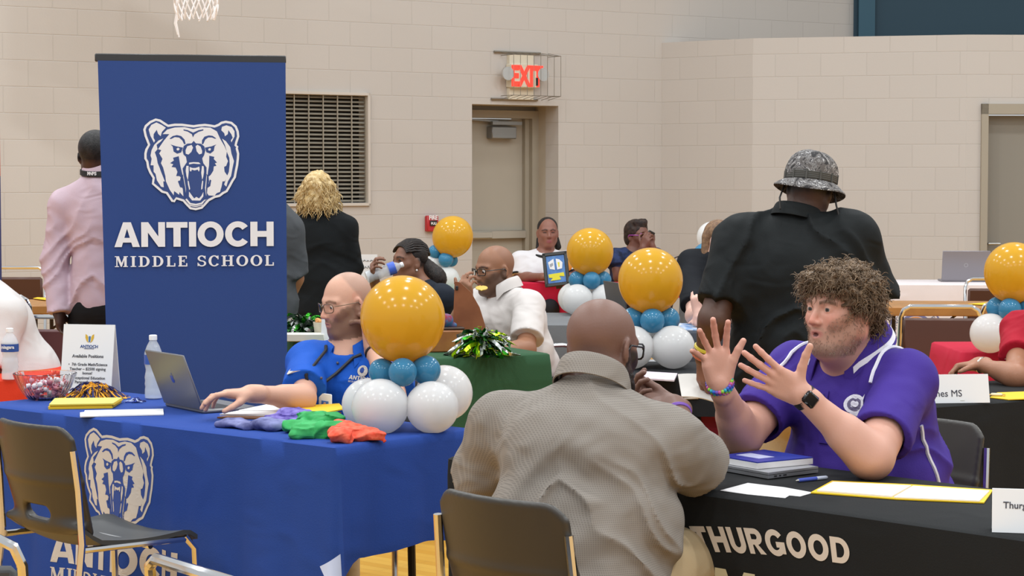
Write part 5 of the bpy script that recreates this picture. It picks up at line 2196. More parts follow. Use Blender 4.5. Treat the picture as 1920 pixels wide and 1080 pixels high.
# ======================================================== standing man in the camouflage hat, from behind
def man_hat():
    f = nrm(V(.18, .98, 0))
    hd = Head(P(1519, 355, 7.72), nrm(V(.28, .96, 0)), tilt=-8, roll=5, sc=.93)
    N = P(1494, 424, 7.68)
    Pv = P(1497, 735, 7.70)
    SL, SR = P(1380, 452, 7.72), P(1600, 448, 7.66)
    EL, WL = P(1339, 598, 7.62), P(1319, 668, 7.68)
    ER, WR = P(1636, 556, 7.75), P(1560, 640, 7.95)
    w = (.245, .16, .225, .19, .215, .18)
    s = S()
    hd.sdf(s)
    hd.neck(s, N, .064)
    torso(s, Pv, N, f, w, 0, .05, SL=SL, SR=SR)
    arm(s, SL, EL, WL, (.062, .052), (.050, .030))
    arm(s, SR, ER, WR, (.062, .052), (.050, .030))
    hand(s, WL, V(.05, .0, -1), V(.75, .45, 0), 'l', (22, 28, 34, 40), (6, 2, -3, -8), (.7, .5, .5))
    hand(s, WR, V(-.3, .6, -.5), V(-.2, -.1, -1), 'r', (30, 34, 38, 40))
    skin = hx('#55392c')

    def colr(X):
        C = np.tile(np.array(skin), (len(X), 1)) * (1 + .10 * rndf(X, 30)[:, None])
        head_paint(C, X, hd, skin, brow=hx('#191210'), lips=hx('#5a322c'), scalp=(hx('#15110f'), .95), hairline=.07)
        t = np.clip(((X - WL) @ V(0, 0, -1)) / .08, 0, 1) * (np.linalg.norm(X - WL, axis=1) < .22)
        C[:] = C * (1 - .6 * t[:, None]) + np.array(hx('#9a664c')) * .6 * t[:, None]
        return C
    o = person_obj(s, .0062, colr, 'standing person in a black shirt and grey camouflage bucket hat, back turned')
    BK = cloth2('black_shirt', '#16191a', .75)
    t = S()
    R, L = torso(t, Pv, N - V(0, 0, .01), f, w, .022, .05, SL=SL, SR=SR)
    t.k(SL, lerp(SL, EL, .80), .082, .088, k=.06)
    t.k(SR, lerp(SR, ER, .96), .085, .095, k=.06)
    t.c(lerp(Pv, N, .95), N, .088, .078, k=.04)
    t.e(hd.g(0, .01, -.11), (.066, .07, .06), k=.01, op='s')
    t.cut(Pv - V(0, 0, .02), V(0, 0, -1))
    sh = grow_obj('shirt', t, .0085, BK, o, disp=wrinkle(R, Pv, L, .028, 2.0, 7, waist=0, seed=5.2, fine=.2))
    collar('collar', N + V(0, 0, .038), nrm(hd.H - N + V(0, 0, .1)), f, .080, sh, BK, h=.035, drop=.05, gap=50)
    KH = cloth2('khaki', '#b09a78')
    q = S()
    A1, A2 = V(Pv[0] - .17, Pv[1] + .06, .09), V(Pv[0] + .12, Pv[1] + .06, .09)
    K1, K2 = V(Pv[0] - .15, Pv[1] + .0, .45), V(Pv[0] + .11, Pv[1] + .0, .45)
    leg_set(q, Pv, R, .115, (K1, K2), (A1, A2), (.13, .095, .09, .075))
    q.e(Pv - V(0, 0, .04), (.235, .185, .12), R, k=.04)
    grow_obj('trousers', q, .010, KH, o, disp=wrinkle(R, Pv, .8, .008, 5, 12, waist=0, seed=9))
    shoes(None, (A1, A2), f, o, M('black_shoe', '#1b1a19'))
    # bucket hat
    Hc = S()
    Hc.e(hd.g(0, -.012, .085), hd.rr(.094, .108, .066), hd.R, k=.01)
    Hc.e(hd.g(0, -.012, .045), hd.rr(.100, .114, .075), hd.R, k=.03)
    Hc.cut(hd.g(0, 0, .022), -hd.R[:, 2])
    CAM_ = M('camouflage_grey', '#4c4a49', .9)
    nt = CAM_.node_tree
    tc = nt.nodes.new('ShaderNodeTexCoord')
    vo = nt.nodes.new('ShaderNodeTexNoise')
    vo.inputs['Scale'].default_value = 26
    vo.inputs['Detail'].default_value = 5
    vo.inputs['Distortion'].default_value = 1.6
    nt.links.new(tc.outputs['Object'], vo.inputs['Vector'])
    rp = nt.nodes.new('ShaderNodeValToRGB')
    rp.color_ramp.interpolation = 'CONSTANT'
    els = rp.color_ramp.elements
    els[0].color = (*hx('#2b292a'), 1)
    els[1].position = .42
    els[1].color = (*hx('#5b5654'), 1)
    for p_, c_ in ((.50, '#7a7775'), (.55, '#454143'), (.60, '#b5b2b0'), (.64, '#3a3738')):
        e = els.new(p_)
        e.color = (*hx(c_), 1)
    nt.links.new(vo.outputs['Fac'], rp.inputs[0])
    nt.links.new(rp.outputs[0], nt.nodes['Principled BSDF'].inputs['Base Color'])
    hat = grow_obj('bucket_hat', Hc, .005, CAM_, o, disp=lambda X: (-.006 * (vnoise(X * 30) - .5)).astype(np.float32))

    def brim(a, b):
        an = 2 * math.pi * a
        r0 = .094 + .046 * b
        z = .028 - .022 * b - .020 * b * b * (1 + .5 * math.cos(an * 2)) + .012 * b * math.cos(an + 2.6)
        return hd.g(r0 * math.sin(an) * 1.0, -.012 + r0 * 1.12 * math.cos(an), z), hd.R[:, 2]
    MB().slab(brim, 48, 6, .004).build('brim', CAM_, hat)
    mb = MB()
    for off in (-.014, -.007, 0, .007):
        mb.tube([hd.g(.099 * math.sin(a), -.012 + .113 * math.cos(a), .047 + off) for a in np.linspace(0, 6.283, 41)[:-1]], .005, 6, closed=True)
    for a in np.linspace(0, 6.283, 13)[:-1]:
        mb.box(hd.g(.104 * math.sin(a), -.012 + .118 * math.cos(a), .044), (.006, .004, .034), hd.R @ rotm((0, 0, 1), -math.degrees(a)))
    mb.build('hat_band', M('hat_band', '#4b4a46', .8), hat)
    CD = M('chin_cord', '#1a1614', .7)
    tubecurve('chin_cord', [hd.g(-.095, -.03, .01), P(1462, 370, 7.62), P(1463, 392, 7.60)], .0035, CD, hat)
    tubecurve('chin_cord', [hd.g(.095, -.03, .01), P(1568, 385, 7.62), P(1573, 405, 7.6), P(1570, 421, 7.6)], .0035, CD, hat)
    # bracelets
    d = nrm(WL - EL)
    a = nrm(np.cross(d, V(0, -1, 0)))
    b_ = np.cross(a, d)
    for off, cl, nm in ((-.035, '#c8b23a', 'yellow'), (-.018, '#5a3424', 'brown'), (-.002, '#a8532e', 'rust')):
        tubecurve('bracelet', [WL + d * off + (a * math.cos(t_) + b_ * math.sin(t_)) * .037 for t_ in np.linspace(0, 6.283, 19)[:-1]], .007, M('bracelet_' + nm, cl, .5), o, 6, True)
    return WL


HATW = man_hat()


# ======================================================== simpler figures further back
def figure(label, H, face, N, Pv, f, SL, SR, EL, WL, ER, WR, skin, w, shirt, h=.008, sc=1.0, wide=1.0, tilt=0, roll=0, sleeve=.75, long_sleeve=False, legs=None, trs='#26262a', paint=None, hl=None, hr=None, bust=0, neckr=.055, belly=.02, eye='#2c1d16', hcurlL=30, hcurlR=30, seed=1.0, amp=.018, neckcut=.06, arm_r=(.050, .042), for_r=(.042, .027), sag=None, lookface=True, gap_f=None, shirt_name='shirt', handsc=.95, hatf=0, shoe='#1b1a19', eyelook=(0, 0), thumbs=(.55, .75, .15)):
    f = nrm(f)
    hd = Head(H, face, tilt, roll, sc, wide)
    s = S()
    hd.sdf(s)
    hd.neck(s, N, neckr)
    torso(s, Pv, N, f, w, 0, belly, bust, SL, SR)
    arm(s, SL, EL, WL, arm_r, for_r)
    arm(s, SR, ER, WR, arm_r, for_r)
    fl_, pl_ = hl or (nrm(WL - EL), V(0, .3, -1))
    fr_, pr_ = hr or (nrm(WR - ER), V(0, .3, -1))
    hand(s, WL, fl_, pl_, 'l', (hcurlL,) * 4 if not isinstance(hcurlL, tuple) else hcurlL, sc=handsc, thumb=thumbs)
    hand(s, WR, fr_, pr_, 'r', (hcurlR,) * 4 if not isinstance(hcurlR, tuple) else hcurlR, sc=handsc, thumb=thumbs)
    sk = hx(skin)
    paint = paint or {}

    def colr(X):
        C = np.tile(np.array(sk), (len(X), 1)) * (1 + .09 * rndf(X, 30)[:, None])
        head_paint(C, X, hd, sk, **paint)
        if h >= .0064 and lookface:
            q = hd.loc(X)
            e = np.sqrt(((np.abs(q[:, 0]) - .031) / .0145) ** 2 + ((q[:, 2] - .005) / .0065) ** 2)
            C[(e < 1) & (q[:, 1] > .05)] = hx('#2a1c18')
        return C
    o = person_obj(s, h, colr, label)
    if lookface and h < .0064:
        eyes(hd, o, eye, eyelook)
    t = S()
    R, L = torso(t, Pv, N - V(0, 0, .012), f, w, .018, belly, bust, SL, SR)
    if long_sleeve:
        for a_, b_, c_ in ((SL, EL, WL), (SR, ER, WR)):
            t.c(a_, b_, arm_r[0] + .016, arm_r[1] + .020, k=.025)
            t.k(b_, lerp(b_, c_, .97), for_r[0] + .020, for_r[1] + .020, k=.02)
    else:
        t.k(SL, lerp(SL, EL, sleeve), arm_r[0] + .018, arm_r[0] + .026, k=.04)
        t.k(SR, lerp(SR, ER, sleeve), arm_r[0] + .018, arm_r[0] + .026, k=.04)
    t.c(lerp(Pv, N, .90), lerp(Pv, N, .97), .074, .064, k=.04)
    t.e(lerp(N, H, .3) + f * .03, (neckcut, neckcut, .055), k=.012, op='s')
    t.cut(Pv - V(0, 0, .06), V(0, 0, -1))
    sh = grow_obj(shirt_name, t, h * 1.15, shirt, o, disp=wrinkle(R, Pv, L, amp, 2.6, 11, seed=seed, waist=1, fine=.25))
    if legs:
        q = S()
        kn, an, rr = legs
        leg_set(q, Pv, R, w[4] * .5, kn, an, rr)
        q.e(Pv - V(0, 0, .03), (w[4] + .008, w[5] + .008, .12), R, k=.04)
        grow_obj('trousers', q, .013, cloth2('trousers_' + trs, trs), o, disp=wrinkle(R, Pv, .8, .007, 5, 12, waist=0, seed=seed + 2))
        shoes(None, an, f, o, M('shoe_' + shoe, shoe, .45))
    return o, hd, sh, R, t


def seat_legs(Pv, f, w=.1, fw=.42):
    f = nrm(V(f[0], f[1], 0))
    r = np.cross(f, V(0, 0, 1))
    kn = [np.asarray(Pv) + f * fw + r * m * w + V(0, 0, -.01) for m in (-1, 1)]
    an = [V(k[0], k[1], .09) + f * .02 for k in kn]
    return (kn, an, (.09, .068, .06, .05))


def stand_legs(Pv, f, w=.09, z=None):
    r = np.cross(nrm(f), V(0, 0, 1))
    kn = [V(Pv[0], Pv[1], Pv[2] * .54) + r * m * w for m in (-1, 1)]
    an = [V(Pv[0], Pv[1], .09) + r * m * w for m in (-1, 1)]
    return (kn, an, (.10, .078, .07, .058))


# ---- man in the white polo eating a chip
Yw = 10.9
f = nrm(V(-.80, -.60, 0))
N = P(948, 552, Yw)
Pv = V(N[0] + .10, N[1] + .14, .56)
rr_ = np.cross(f, V(0, 0, 1))
SLw, SRw = N - rr_ * .20 - V(0, 0, .05), N + rr_ * .19 - V(0, 0, .05)
WH = cloth2('white_polo', '#cfc8c4', .85)
ELw = P(986, 655, Yw - .35)
WRw = P(874, 562, Yw - .40)
o, hd, sh, R, t = figure('bald person with black glasses in a white polo eating a chip', P(927, 507, Yw), V(-.84, -.54, 0), N, Pv, f, SLw, SRw, ELw, P(920, 664, Yw - .55), P(838, 640, Yw - .25), WRw, '#93664c',
                         (.205, .15, .22, .17, .2, .16), WH, h=.0062, sc=1.05, wide=1.02, tilt=-6, legs=seat_legs(Pv, f), trs='#3a3a3c', belly=.06, neckr=.064, seed=4.1, amp=.022, arm_r=(.056, .046), for_r=(.05, .032),
                         paint=dict(brow=hx('#2c1b14'), lips=hx('#8a5348'), beard=(hx('#4a3a33'), .75), scalp=(hx('#7a5644'), .4), hairline=.09), hr=(V(-.05, -.2, 1), V(.55, .75, -.1)), hcurlR=(48, 40, 46, 52), eye='#24160f', eyelook=(0, -20))
glasses(hd, o, M('black_frames', '#15120f'), r=.0024, rect=.8, hgt=.016)
collar('collar', N + f * .010 + V(0, 0, .042), nrm(hd.H - N + V(0, 0, .15)), f, .080, sh, WH, h=.040, drop=.055, gap=50, point=.02, flare=.02)
cp = P(903, 541, Yw - .43)
chip = MB().slab(lambda a, b: (cp + V((a - .5) * .06 * math.sqrt(max(.02, 1 - (2 * b - 1) ** 2)), (b - .5) * .045, .003 * (2 * a - 1) ** 2 + .020 * (b - .5)), V(0, -.3, 1)), 8, 8, .003).build('potato_chip', M('chip_yellow', '#c9a94a', .6), None)
tag(chip, 'pale yellow chip held at the mouth of the man in the white polo', 'chip')

# ---- woman drinking from a bottle
Yd = 11.8
f = nrm(V(-.75, -.66, 0))
N = P(792, 543, Yd)
Pv = V(N[0] + .06, N[1] + .10, .56)
rr_ = np.cross(f, V(0, 0, 1))
NAVY = cloth2('navy_top', '#1c222c', .8)
WRd = P(702, 524, Yd - .30)
o, hd, sh, R, t = figure('person with dark braided hair in a navy top drinking from a water bottle', P(767, 492, Yd), V(-.82, -.57, 0), N, Pv, f, N - rr_ * .17 - V(0, 0, .04), N + rr_ * .17 - V(0, 0, .04), P(800, 640, Yd - .1), P(770, 660, Yd - .35), P(712, 600, Yd - .12), WRd, '#7d5440',
                         (.17, .12, .165, .13, .18, .14), NAVY, h=.0065, sc=.97, tilt=4, legs=seat_legs(Pv, f), trs='#22252b', bust=.8, seed=6, arm_r=(.044, .037), for_r=(.036, .024), paint=dict(brow=hx('#2a1a14'), lips=hx('#8c5850'), scalp=(hx('#1c1412'), .9), hairline=.062),
                         hr=(V(-.12, -.35, .9), V(.9, -.1, .3)), hcurlR=(40, 44, 48, 50), handsc=.9, eyelook=(0, -10))
HB = hair_mat('black_braids', '#191311', '#2d221d', 80)
hq = S()
hq.e(hd.g(0, -.022, .044), hd.rr(.080, .092, .083), hd.R, k=.01)
hq.e(hd.g(0, .09, .0), hd.rr(.066, .075, .070), hd.R, k=.015, op='s')
for m in (-1, 1):
    hq.e(hd.g(m * .085, .02, -.03), hd.rr(.03, .045, .05), hd.R, k=.01, op='s')
hq.cut(hd.g(0, 0, -.06), -hd.R[:, 2])
hr_ = grow_obj('hair', hq, .005, HB, o)
mb = MB()
for i in range(15):
    a = math.radians(-75 + 150 * i / 14)
    pts = []
    for j in range(12):
        t_ = j / 11
        th = math.radians(62 - 150 * t_)
        pts.append(hd.g(.085 * math.sin(a) * math.cos(th * .6) * (1 - .75 * t_ * t_), -.02 + .098 * math.sin(th) * (1 if th > 0 else 1.05), .046 + .088 * math.cos(th) * math.cos(a) + .002 * math.sin(j * 2.5)))
    mb.tube(pts, .0078, 6)
mb.build('braids', HB, hr_)
bn = S().e(P(818, 524, Yd + .06), (.058, .06, .055), k=.01).c(hd.g(0, -.10, -.01), P(815, 515, Yd + .05), .045, .05, k=.03)
grow_obj('bun', bn, .0065, HB, hr_, disp=lambda X: (-.008 * np.abs(vnoise(X * 70) - .5)).astype(np.float32))
MB().sphere(hd.g(-.082, -.003, -.042), .006, 10, 8).build('earring', M('pearl', '#e6e2de', .2), o)

# ---- woman in the white tee behind the crimson table
Yt = 16.5
f = V(-.12, -1, 0)
N = P(1022, 478, Yt)
Pv = V(N[0] - .02, N[1] + .05, .56)
o, hd, sh, R, t = figure('smiling person with a dark ponytail in a white tee with black neckline', P(1027, 437, Yt), V(.10, -1, 0), N, Pv, f, N + V(.18, 0, -.05), N + V(-.19, 0, -.05), P(1076, 522, Yt - .1), P(1050, 520, Yt - .35), P(975, 521, Yt - .05), P(1020, 519, Yt - .36), '#86594a',
                         (.20, .15, .20, .16, .2, .16), cloth2('white_tee', '#d6d2d4', .85), h=.0085, sc=1.0, legs=seat_legs(Pv, f), bust=1.0, seed=8, arm_r=(.056, .046), for_r=(.044, .028), paint=dict(brow=hx('#231511'), lips=hx('#93555a')), sleeve=.85)
HBK = hair_mat('black_hair', '#15110f', '#241c19', 60)
hq = S()
hq.e(hd.g(0, -.022, .042), hd.rr(.080, .094, .083), hd.R, k=.01)
hq.c(hd.g(-.05, -.09, 0), hd.g(-.09, -.08, -.11), .035, .026, k=.03).c(hd.g(.06, -.08, -.05), hd.g(.075, -.03, -.12), .02, .016, k=.02)
hq.e(hd.g(0, .09, -.014), hd.rr(.058, .075, .068), hd.R, k=.012, op='s')
hq.e(hd.g(.085, .03, -.03), hd.rr(.03, .05, .05), hd.R, k=.01, op='s').e(hd.g(-.085, .03, -.03), hd.rr(.03, .05, .05), hd.R, k=.01, op='s')
grow_obj('hair', hq, .007, HBK, o)
tubecurve('neckband', [N + V(0, -.02, .01) + V(.085 * math.sin(a), -.085 * math.cos(a), -.02 * math.cos(a)) for a in np.linspace(0, 6.283, 25)[:-1]], .012, M('tee_black', '#18181a', .8), sh, 8, True)
for m in (0, 1):
    e0, e1 = ((P(1076, 522, Yt - .1), N + V(.18, 0, -.05)), (P(975, 521, Yt - .05), N + V(-.19, 0, -.05)))[m]
    c_ = lerp(e1, e0, .84)
    d_ = nrm(e0 - e1)
    a_ = nrm(np.cross(d_, V(0, 1, 0)))
    b_ = np.cross(d_, a_)
    tubecurve('sleeve_trim', [c_ + (a_ * math.cos(x) + b_ * math.sin(x)) * .079 for x in np.linspace(0, 6.283, 21)[:-1]], .008, M('tee_black', '#18181a'), sh, 6, True)
mb = MB()
mb.sphere(P(1062, 495, Yt - .22), (.05, .01, .06), 14, 8)
mb.build('chest_print', M('tee_print_orange', '#d9922e', .7), sh)

# ---- woman on the phone
Yp = 16.8
f = nrm(V(.35, -.93, 0))
N = P(1192, 473, Yp)
Pv = V(N[0] - .04, N[1] + .08, .56)
rr_ = np.cross(f, V(0, 0, 1))
PHL = P(1222, 462, Yp - .22)
o, hd, sh, R, t = figure('person with short dark hair and purple glasses talking on a phone', P(1196, 443, Yp), V(.62, -.78, 0), N, Pv, f, N - rr_ * .17 - V(0, 0, .045), N + rr_ * .17 - V(0, 0, .045), P(1252, 512, Yp - .15), PHL, P(1160, 520, Yp - .1), P(1206, 466, Yp - .24), '#70483a',
                         (.18, .13, .18, .15, .19, .15), cloth2('navy_floral', '#1a2238', .8, vary=(14, '#2f3c63')), h=.0085, sc=1.0, legs=seat_legs(Pv, f), bust=1.0, seed=9, arm_r=(.050, .042), for_r=(.04, .026), sleeve=.3, neckcut=.09, paint=dict(brow=hx('#20130f'), lips=hx('#7d433f')),
                         hl=(V(-.25, 0, 1), V(-.6, .6, 0)), hr=(V(.3, -.1, 1), V(.5, .7, 0)), hcurlL=(35, 40, 45, 50), hcurlR=(30, 34, 38, 42), handsc=.95)
hq = S()
hq.e(hd.g(0, -.025, .046), hd.rr(.092, .100, .090), hd.R, k=.01)
hq.e(hd.g(0, -.05, -.02), hd.rr(.080, .072, .075), hd.R, k=.03)
hq.c(hd.g(-.02, .05, .11), hd.g(.05, .03, .115), .03, .02, k=.03)
hq.e(hd.g(0, .095, -.015), hd.rr(.066, .075, .078), hd.R, k=.012, op='s')
for m in (-1, 1):
    hq.e(hd.g(m * .09, .035, -.045), hd.rr(.03, .05, .05), hd.R, k=.01, op='s')
grow_obj('hair', hq, .007, hair_mat('dark_brown_hair', '#221815', '#3a2a22', 50), o, disp=lambda X: (-.006 * (vnoise(X * 60) - .5)).astype(np.float32))
glasses(hd, o, M('purple_frames', '#9a3f9a', .3), lens=False, r=.004, rect=.9, hgt=.019)
ph = MB().box(PHL + V(-.03, .02, .05), (.075, .012, .15), rotm((0, 1, 0), 28) @ rotm((0, 0, 1), 40), bev=.005).build('mobile_phone', BLACKP, None)
tag(ph, 'black mobile phone held to the ear of the woman with purple glasses', 'phone')

# ---- brown haired person mostly hidden behind the man with the hat
Yh = 11.9
f = nrm(V(-.25, -.97, 0))
N = P(1352, 478, Yh)
Pv = V(N[0] + .05, N[1] + .12, .56)
rr_ = np.cross(f, V(0, 0, 1))
o, hd, sh, R, t = figure('brown haired person in black resting folded arms, hidden behind the hat man', P(1349, 452, Yh), V(.3, -.95, 0), N, Pv, f, N - rr_ * .17 - V(0, 0, .05), N + rr_ * .17 - V(0, 0, .05), P(1400, 590, Yh - .3), P(1335, 596, Yh - .62), P(1302, 592, Yh - .30), P(1312, 588, Yh - .62), '#dcb0a0',
                         (.17, .12, .17, .14, .18, .15), cloth2('black_blouse', '#16181d', .8), h=.0085, sc=.96, legs=seat_legs(Pv, f), bust=.9, seed=3, arm_r=(.05, .044), for_r=(.046, .030), sleeve=.82, paint=dict(brow=hx('#5a4030'), lips=hx('#b0685f')),
                         hl=(V(-.9, -.2, .1), V(0, .2, -1)), hr=(V(-.15, -.1, 1), V(.2, .9, 0)), hcurlR=(84, 84, 86, 86), hcurlL=(70, 74, 78, 80), thumbs=(.85, .3, .5), handsc=.95)
hq = S()
hq.e(hd.g(0, -.02, .042), hd.rr(.084, .098, .084), hd.R, k=.01)
hq.c(hd.g(-.07, -.02, .02), hd.g(-.085, .0, -.16), .028, .035, k=.03).c(hd.g(.07, -.02, .02), hd.g(.085, .0, -.16), .028, .035, k=.03)
hq.e(hd.g(0, .095, -.02), hd.rr(.060, .08, .085), hd.R, k=.012, op='s')
grow_obj('hair', hq, .007, hair_mat('light_brown_hair', '#6b4f3a', '#8a6a4e', 50), o)

# ---- standing man in the pink shirt, from behind
Yk = 10.2
f = V(.12, 1, 0)
N = P(185, 340, Yk)
Pv = P(192, 566, Yk)
PK = cloth2('pink_shirt', '#c5aeb8', .8)
o, hd, sh, R, t = figure('standing person in a pale pink dress shirt and black trousers seen from behind', P(181, 293, Yk), V(.12, 1, 0), N, Pv, f, P(120, 385, Yk), P(252, 385, Yk), P(104, 490, Yk), P(110, 585, Yk - .06), P(268, 495, Yk), P(262, 590, Yk - .05), '#4a3128',
                         (.155, .115, .125, .11, .135, .115), PK, h=.0075, sc=1.0, long_sleeve=True, legs=stand_legs(Pv, f), trs='#1a1a1c', seed=2.2, amp=.026, paint=dict(scalp=(hx('#1d1a1a'), 1.0), hairline=.06), lookface=False, hl=(V(.15, 0, -1), V(.9, -.2, 0)), hr=(V(-.15, 0, -1), V(-.9, -.2, 0)), neckcut=.05)
collar('collar', N + V(0, -.0, .03), V(0, .05, 1), f, .070, sh, PK, h=.045, drop=.045, gap=40, lift=.006)
hq = S()
hq.e(hd.g(0, -.016, .040), hd.rr(.080, .099, .087), hd.R, k=.01)
hq.e(hd.g(0, .085, -.02), hd.rr(.07, .09, .085), hd.R, k=.015, op='s')
hq.cut(hd.g(0, 0, -.035), -hd.R[:, 2], k=.02)
grow_obj('hair', hq, .006, hair_mat('black_cropped_hair', '#191717', '#2a2727', 60), o)
ly = MB()
for off in (-.011, -.005, .001, .007):
    ly.tube([N + V(.084 * math.sin(a), .084 * math.cos(a), .048 + off + .012 * math.cos(a)) for a in np.linspace(1.2, 5.1, 24)], .0045, 6)
lyo = ly.build('lanyard', M('lanyard_black2', '#141416', .6), o)
for i, ch in enumerate('MNPS'):
    a = math.pi + .34 - .12 * i
    Rl = np.stack([V(-math.cos(a), math.sin(a), 0), V(0, 0, 1), V(math.sin(a), math.cos(a), 0)], 1)
    text_obj('lanyard_lettering', ch, .022, MWB, lyo, N + V(.0895 * math.sin(a), .0895 * math.cos(a), .048 + .012 * math.cos(a)), Rl, bold=.001)
bl = S().e(Pv + V(0, 0, .035), (.142, .118, .022), R, k=.01)
grow_obj('belt', bl, .008, M('belt_black', '#121212', .4), o)

# ---- blonde woman in black, from behind
Yb = 12.6
f = V(-.1, 1, 0)
N = P(597, 396, Yb)
Pv = P(606, 590, Yb)
o, hd, sh, R, t = figure('standing person with wavy blonde hair in black seen from behind', P(596, 362, Yb), V(-.15, 1, 0), N, Pv, f, P(549, 428, Yb), P(648, 428, Yb), P(543, 500, Yb), P(560, 560, Yb + .15), P(660, 505, Yb), P(640, 570, Yb + .15), '#d2a893',
                         (.18, .13, .19, .15, .19, .16), cloth2('black_knit', '#121517', .85), h=.0095, sc=.98, long_sleeve=True, legs=stand_legs(Pv, f), trs='#17181a', seed=5, paint={}, lookface=False, hl=(V(.1, .1, -1), V(.9, 0, 0)), hr=(V(-.1, .1, -1), V(-.9, 0, 0)))
BLD = hair_mat('blonde_hair', '#b99a63', '#d8c092', 45)
hq = S()
hq.e(hd.g(0, -.022, .048), hd.rr(.092, .104, .086), hd.R, k=.01)
hq.e(hd.g(0, -.055, -.045), hd.rr(.100, .07, .085), hd.R, k=.04)
hq.c(hd.g(-.085, -.01, .0), hd.g(-.095, -.01, -.10), .034, .030, k=.03).c(hd.g(.085, -.01, .0), hd.g(.095, -.01, -.10), .034, .030, k=.03)
hq.e(hd.g(0, .11, -.03), hd.rr(.07, .09, .09), hd.R, k=.015, op='s')
bh = grow_obj('hair', hq, .006, BLD, o, disp=lambda X: (-.022 * (np.abs(vnoise(X * np.array([34, 34, 22], np.float32)) - .5) * 2 - .42)).astype(np.float32))
v = np.array([x.co[:] for x in bh.data.vertices])
nn = np.array([x.normal[:] for x in bh.data.vertices])
rnd = random.Random(8)
strands('waves', [(v[i] - nn[i] * .006, nrm(nn[i] * .5 + V(0, 0, -1))) for i in rnd.sample(range(len(v)), 700)], BLD, bh, r=.0034, n=9, curl=.010, turns=.9, length=.06, droop=.2, rnd=rnd, jit=.3)

# ---- person in a grey tee, almost hidden by the banner
Yg = 11.0
f = V(.1, 1, 0)
N = P(496, 378, Yg)
Pv = P(494, 590, Yg)
o, hd, sh, R, t = figure('standing person in a grey short sleeved shirt, mostly hidden behind the blue banner', P(494, 330, Yg), V(.2, 1, 0), N, Pv, f, P(440, 420, Yg), P(541, 430, Yg), P(432, 520, Yg), P(450, 590, Yg + .05), P(553, 520, Yg + .02), P(528, 590, Yg + .06), '#a9714f',
                         (.165, .12, .155, .125, .16, .13), cloth2('grey_tee', '#4b4d50', .85), h=.0095, legs=stand_legs(Pv, f, .095), trs='#cbb9ae', seed=7, paint=dict(scalp=(hx('#2a211d'), .9)), sleeve=.95, lookface=False)

# ---- person in red at the right edge
Yr = 8.35
f = nrm(V(-.75, -.65, 0))
N = P(1975, 600, Yr + .1)
Pv = V(N[0] + .02, N[1] + .08, .56)
rr_ = np.cross(f, V(0, 0, 1))
REDT = cloth2('red_tee', '#a5182c', .85)
SRr = P(1925, 640, Yr + .05)
ERr, WRr = P(1905, 706, Yr - .16), P(1836, 683, Yr - .02)
o, hd, sh, R, t = figure('person in a red tee with a white printed crest reaching in from the right edge', P(1975, 535, Yr + .05), V(-.85, -.5, 0), N, Pv, f, N - rr_ * .18 - V(0, 0, .05), N + rr_ * .16 - V(0, 0, .05), P(2030, 730, Yr - .2), P(1960, 740, Yr - .35), ERr, WRr, '#a06f55',
                         (.17, .125, .18, .15, .19, .15), REDT, h=.007, legs=seat_legs(Pv, f), seed=1.7, arm_r=(.048, .041), for_r=(.042, .026), hr=(V(-1, .05, -.12), V(.1, -.2, -1)), hcurlR=(38, 42, 46, 50), paint=dict(brow=hx('#2a1812'), lips=hx('#8a5048')), sleeve=.6)


def onto_(t, p, d, out):
    p = np.asarray(p, float)
    for _ in range(50):
        X = p[None].astype(np.float32)
        D = None
        for pr, k, op in t.p:
            e = _pd(pr, X)
            D = e if D is None else _comb(D, e, k, op)
        if float(D[0]) < out:
            break
        p = p + d * max(float(D[0]) - out, .001) * .7
    return p


cz = P(1914, 692, Yr - .1)
fo = nrm(V(-.35, -1, 0))
crf = lambda a, b, o_: onto_(t, V(cz[0], cz[1], cz[2] + b) + np.cross(fo, V(0, 0, 1)) * -a - V(0, .4, 0) * 1, V(0, 1, 0), .016 + o_)
flat_art('shirt_print', [(0, [[arc(0, 0, .035, .030, 0, 360, 18)[:-1]], [[(-.04, .045), (.06, .055), (.06, .048), (-.04, .038)]], [[(-.045, .033), (.06, .043), (.06, .04), (-.045, .030)]]]), (1, [[arc(.004, 0, .022, .016, 0, 360, 14)[:-1]]]), (0, [[arc(.006, 0, .012, .010, 0, 360, 10)[:-1]]])], crf, [MW, M('print_dark_red', '#5a1420', .8)], sh, lim=.02)
d = nrm(WRr - ERr)
c = lerp(ERr, WRr, .93)
a = nrm(np.cross(d, V(0, -1, 0)))
b_ = np.cross(a, d)
tubecurve('bracelet', [c + (a * math.cos(t_) + b_ * math.sin(t_)) * .030 for t_ in np.linspace(0, 6.283, 21)[:-1]], .004, M('silver', '#cfc8bd', .25, .9), o, 6, True)

# ---- person in a white shirt at the left edge
Yl = 9.0
f = nrm(V(-.9, -.35, 0))
N = P(-28, 545, Yl)
Pv = P(20, 790, Yl + .05)
rr_ = np.cross(f, V(0, 0, 1))
WS = cloth2('white_shirt', '#cdc7c4', .85)
o, hd, sh, R, t = figure('person in a loose white shirt cut off by the left edge beside the water bottle', P(-58, 490, Yl), f, N, Pv, f, P(12, 592, Yl - .16), P(-40, 590, Yl + .2), P(-20, 700, Yl - .25), P(-110, 720, Yl - .3), P(-80, 700, Yl + .2), P(-150, 730, Yl + .1), '#6e4a3a',
                         (.20, .17, .23, .21, .23, .2), WS, h=.008, legs=seat_legs(Pv, f), belly=-.05, seed=4.4, amp=.012, arm_r=(.062, .052), for_r=(.048, .03), sleeve=.9, paint=dict(scalp=(hx('#1a1513'), 1)))

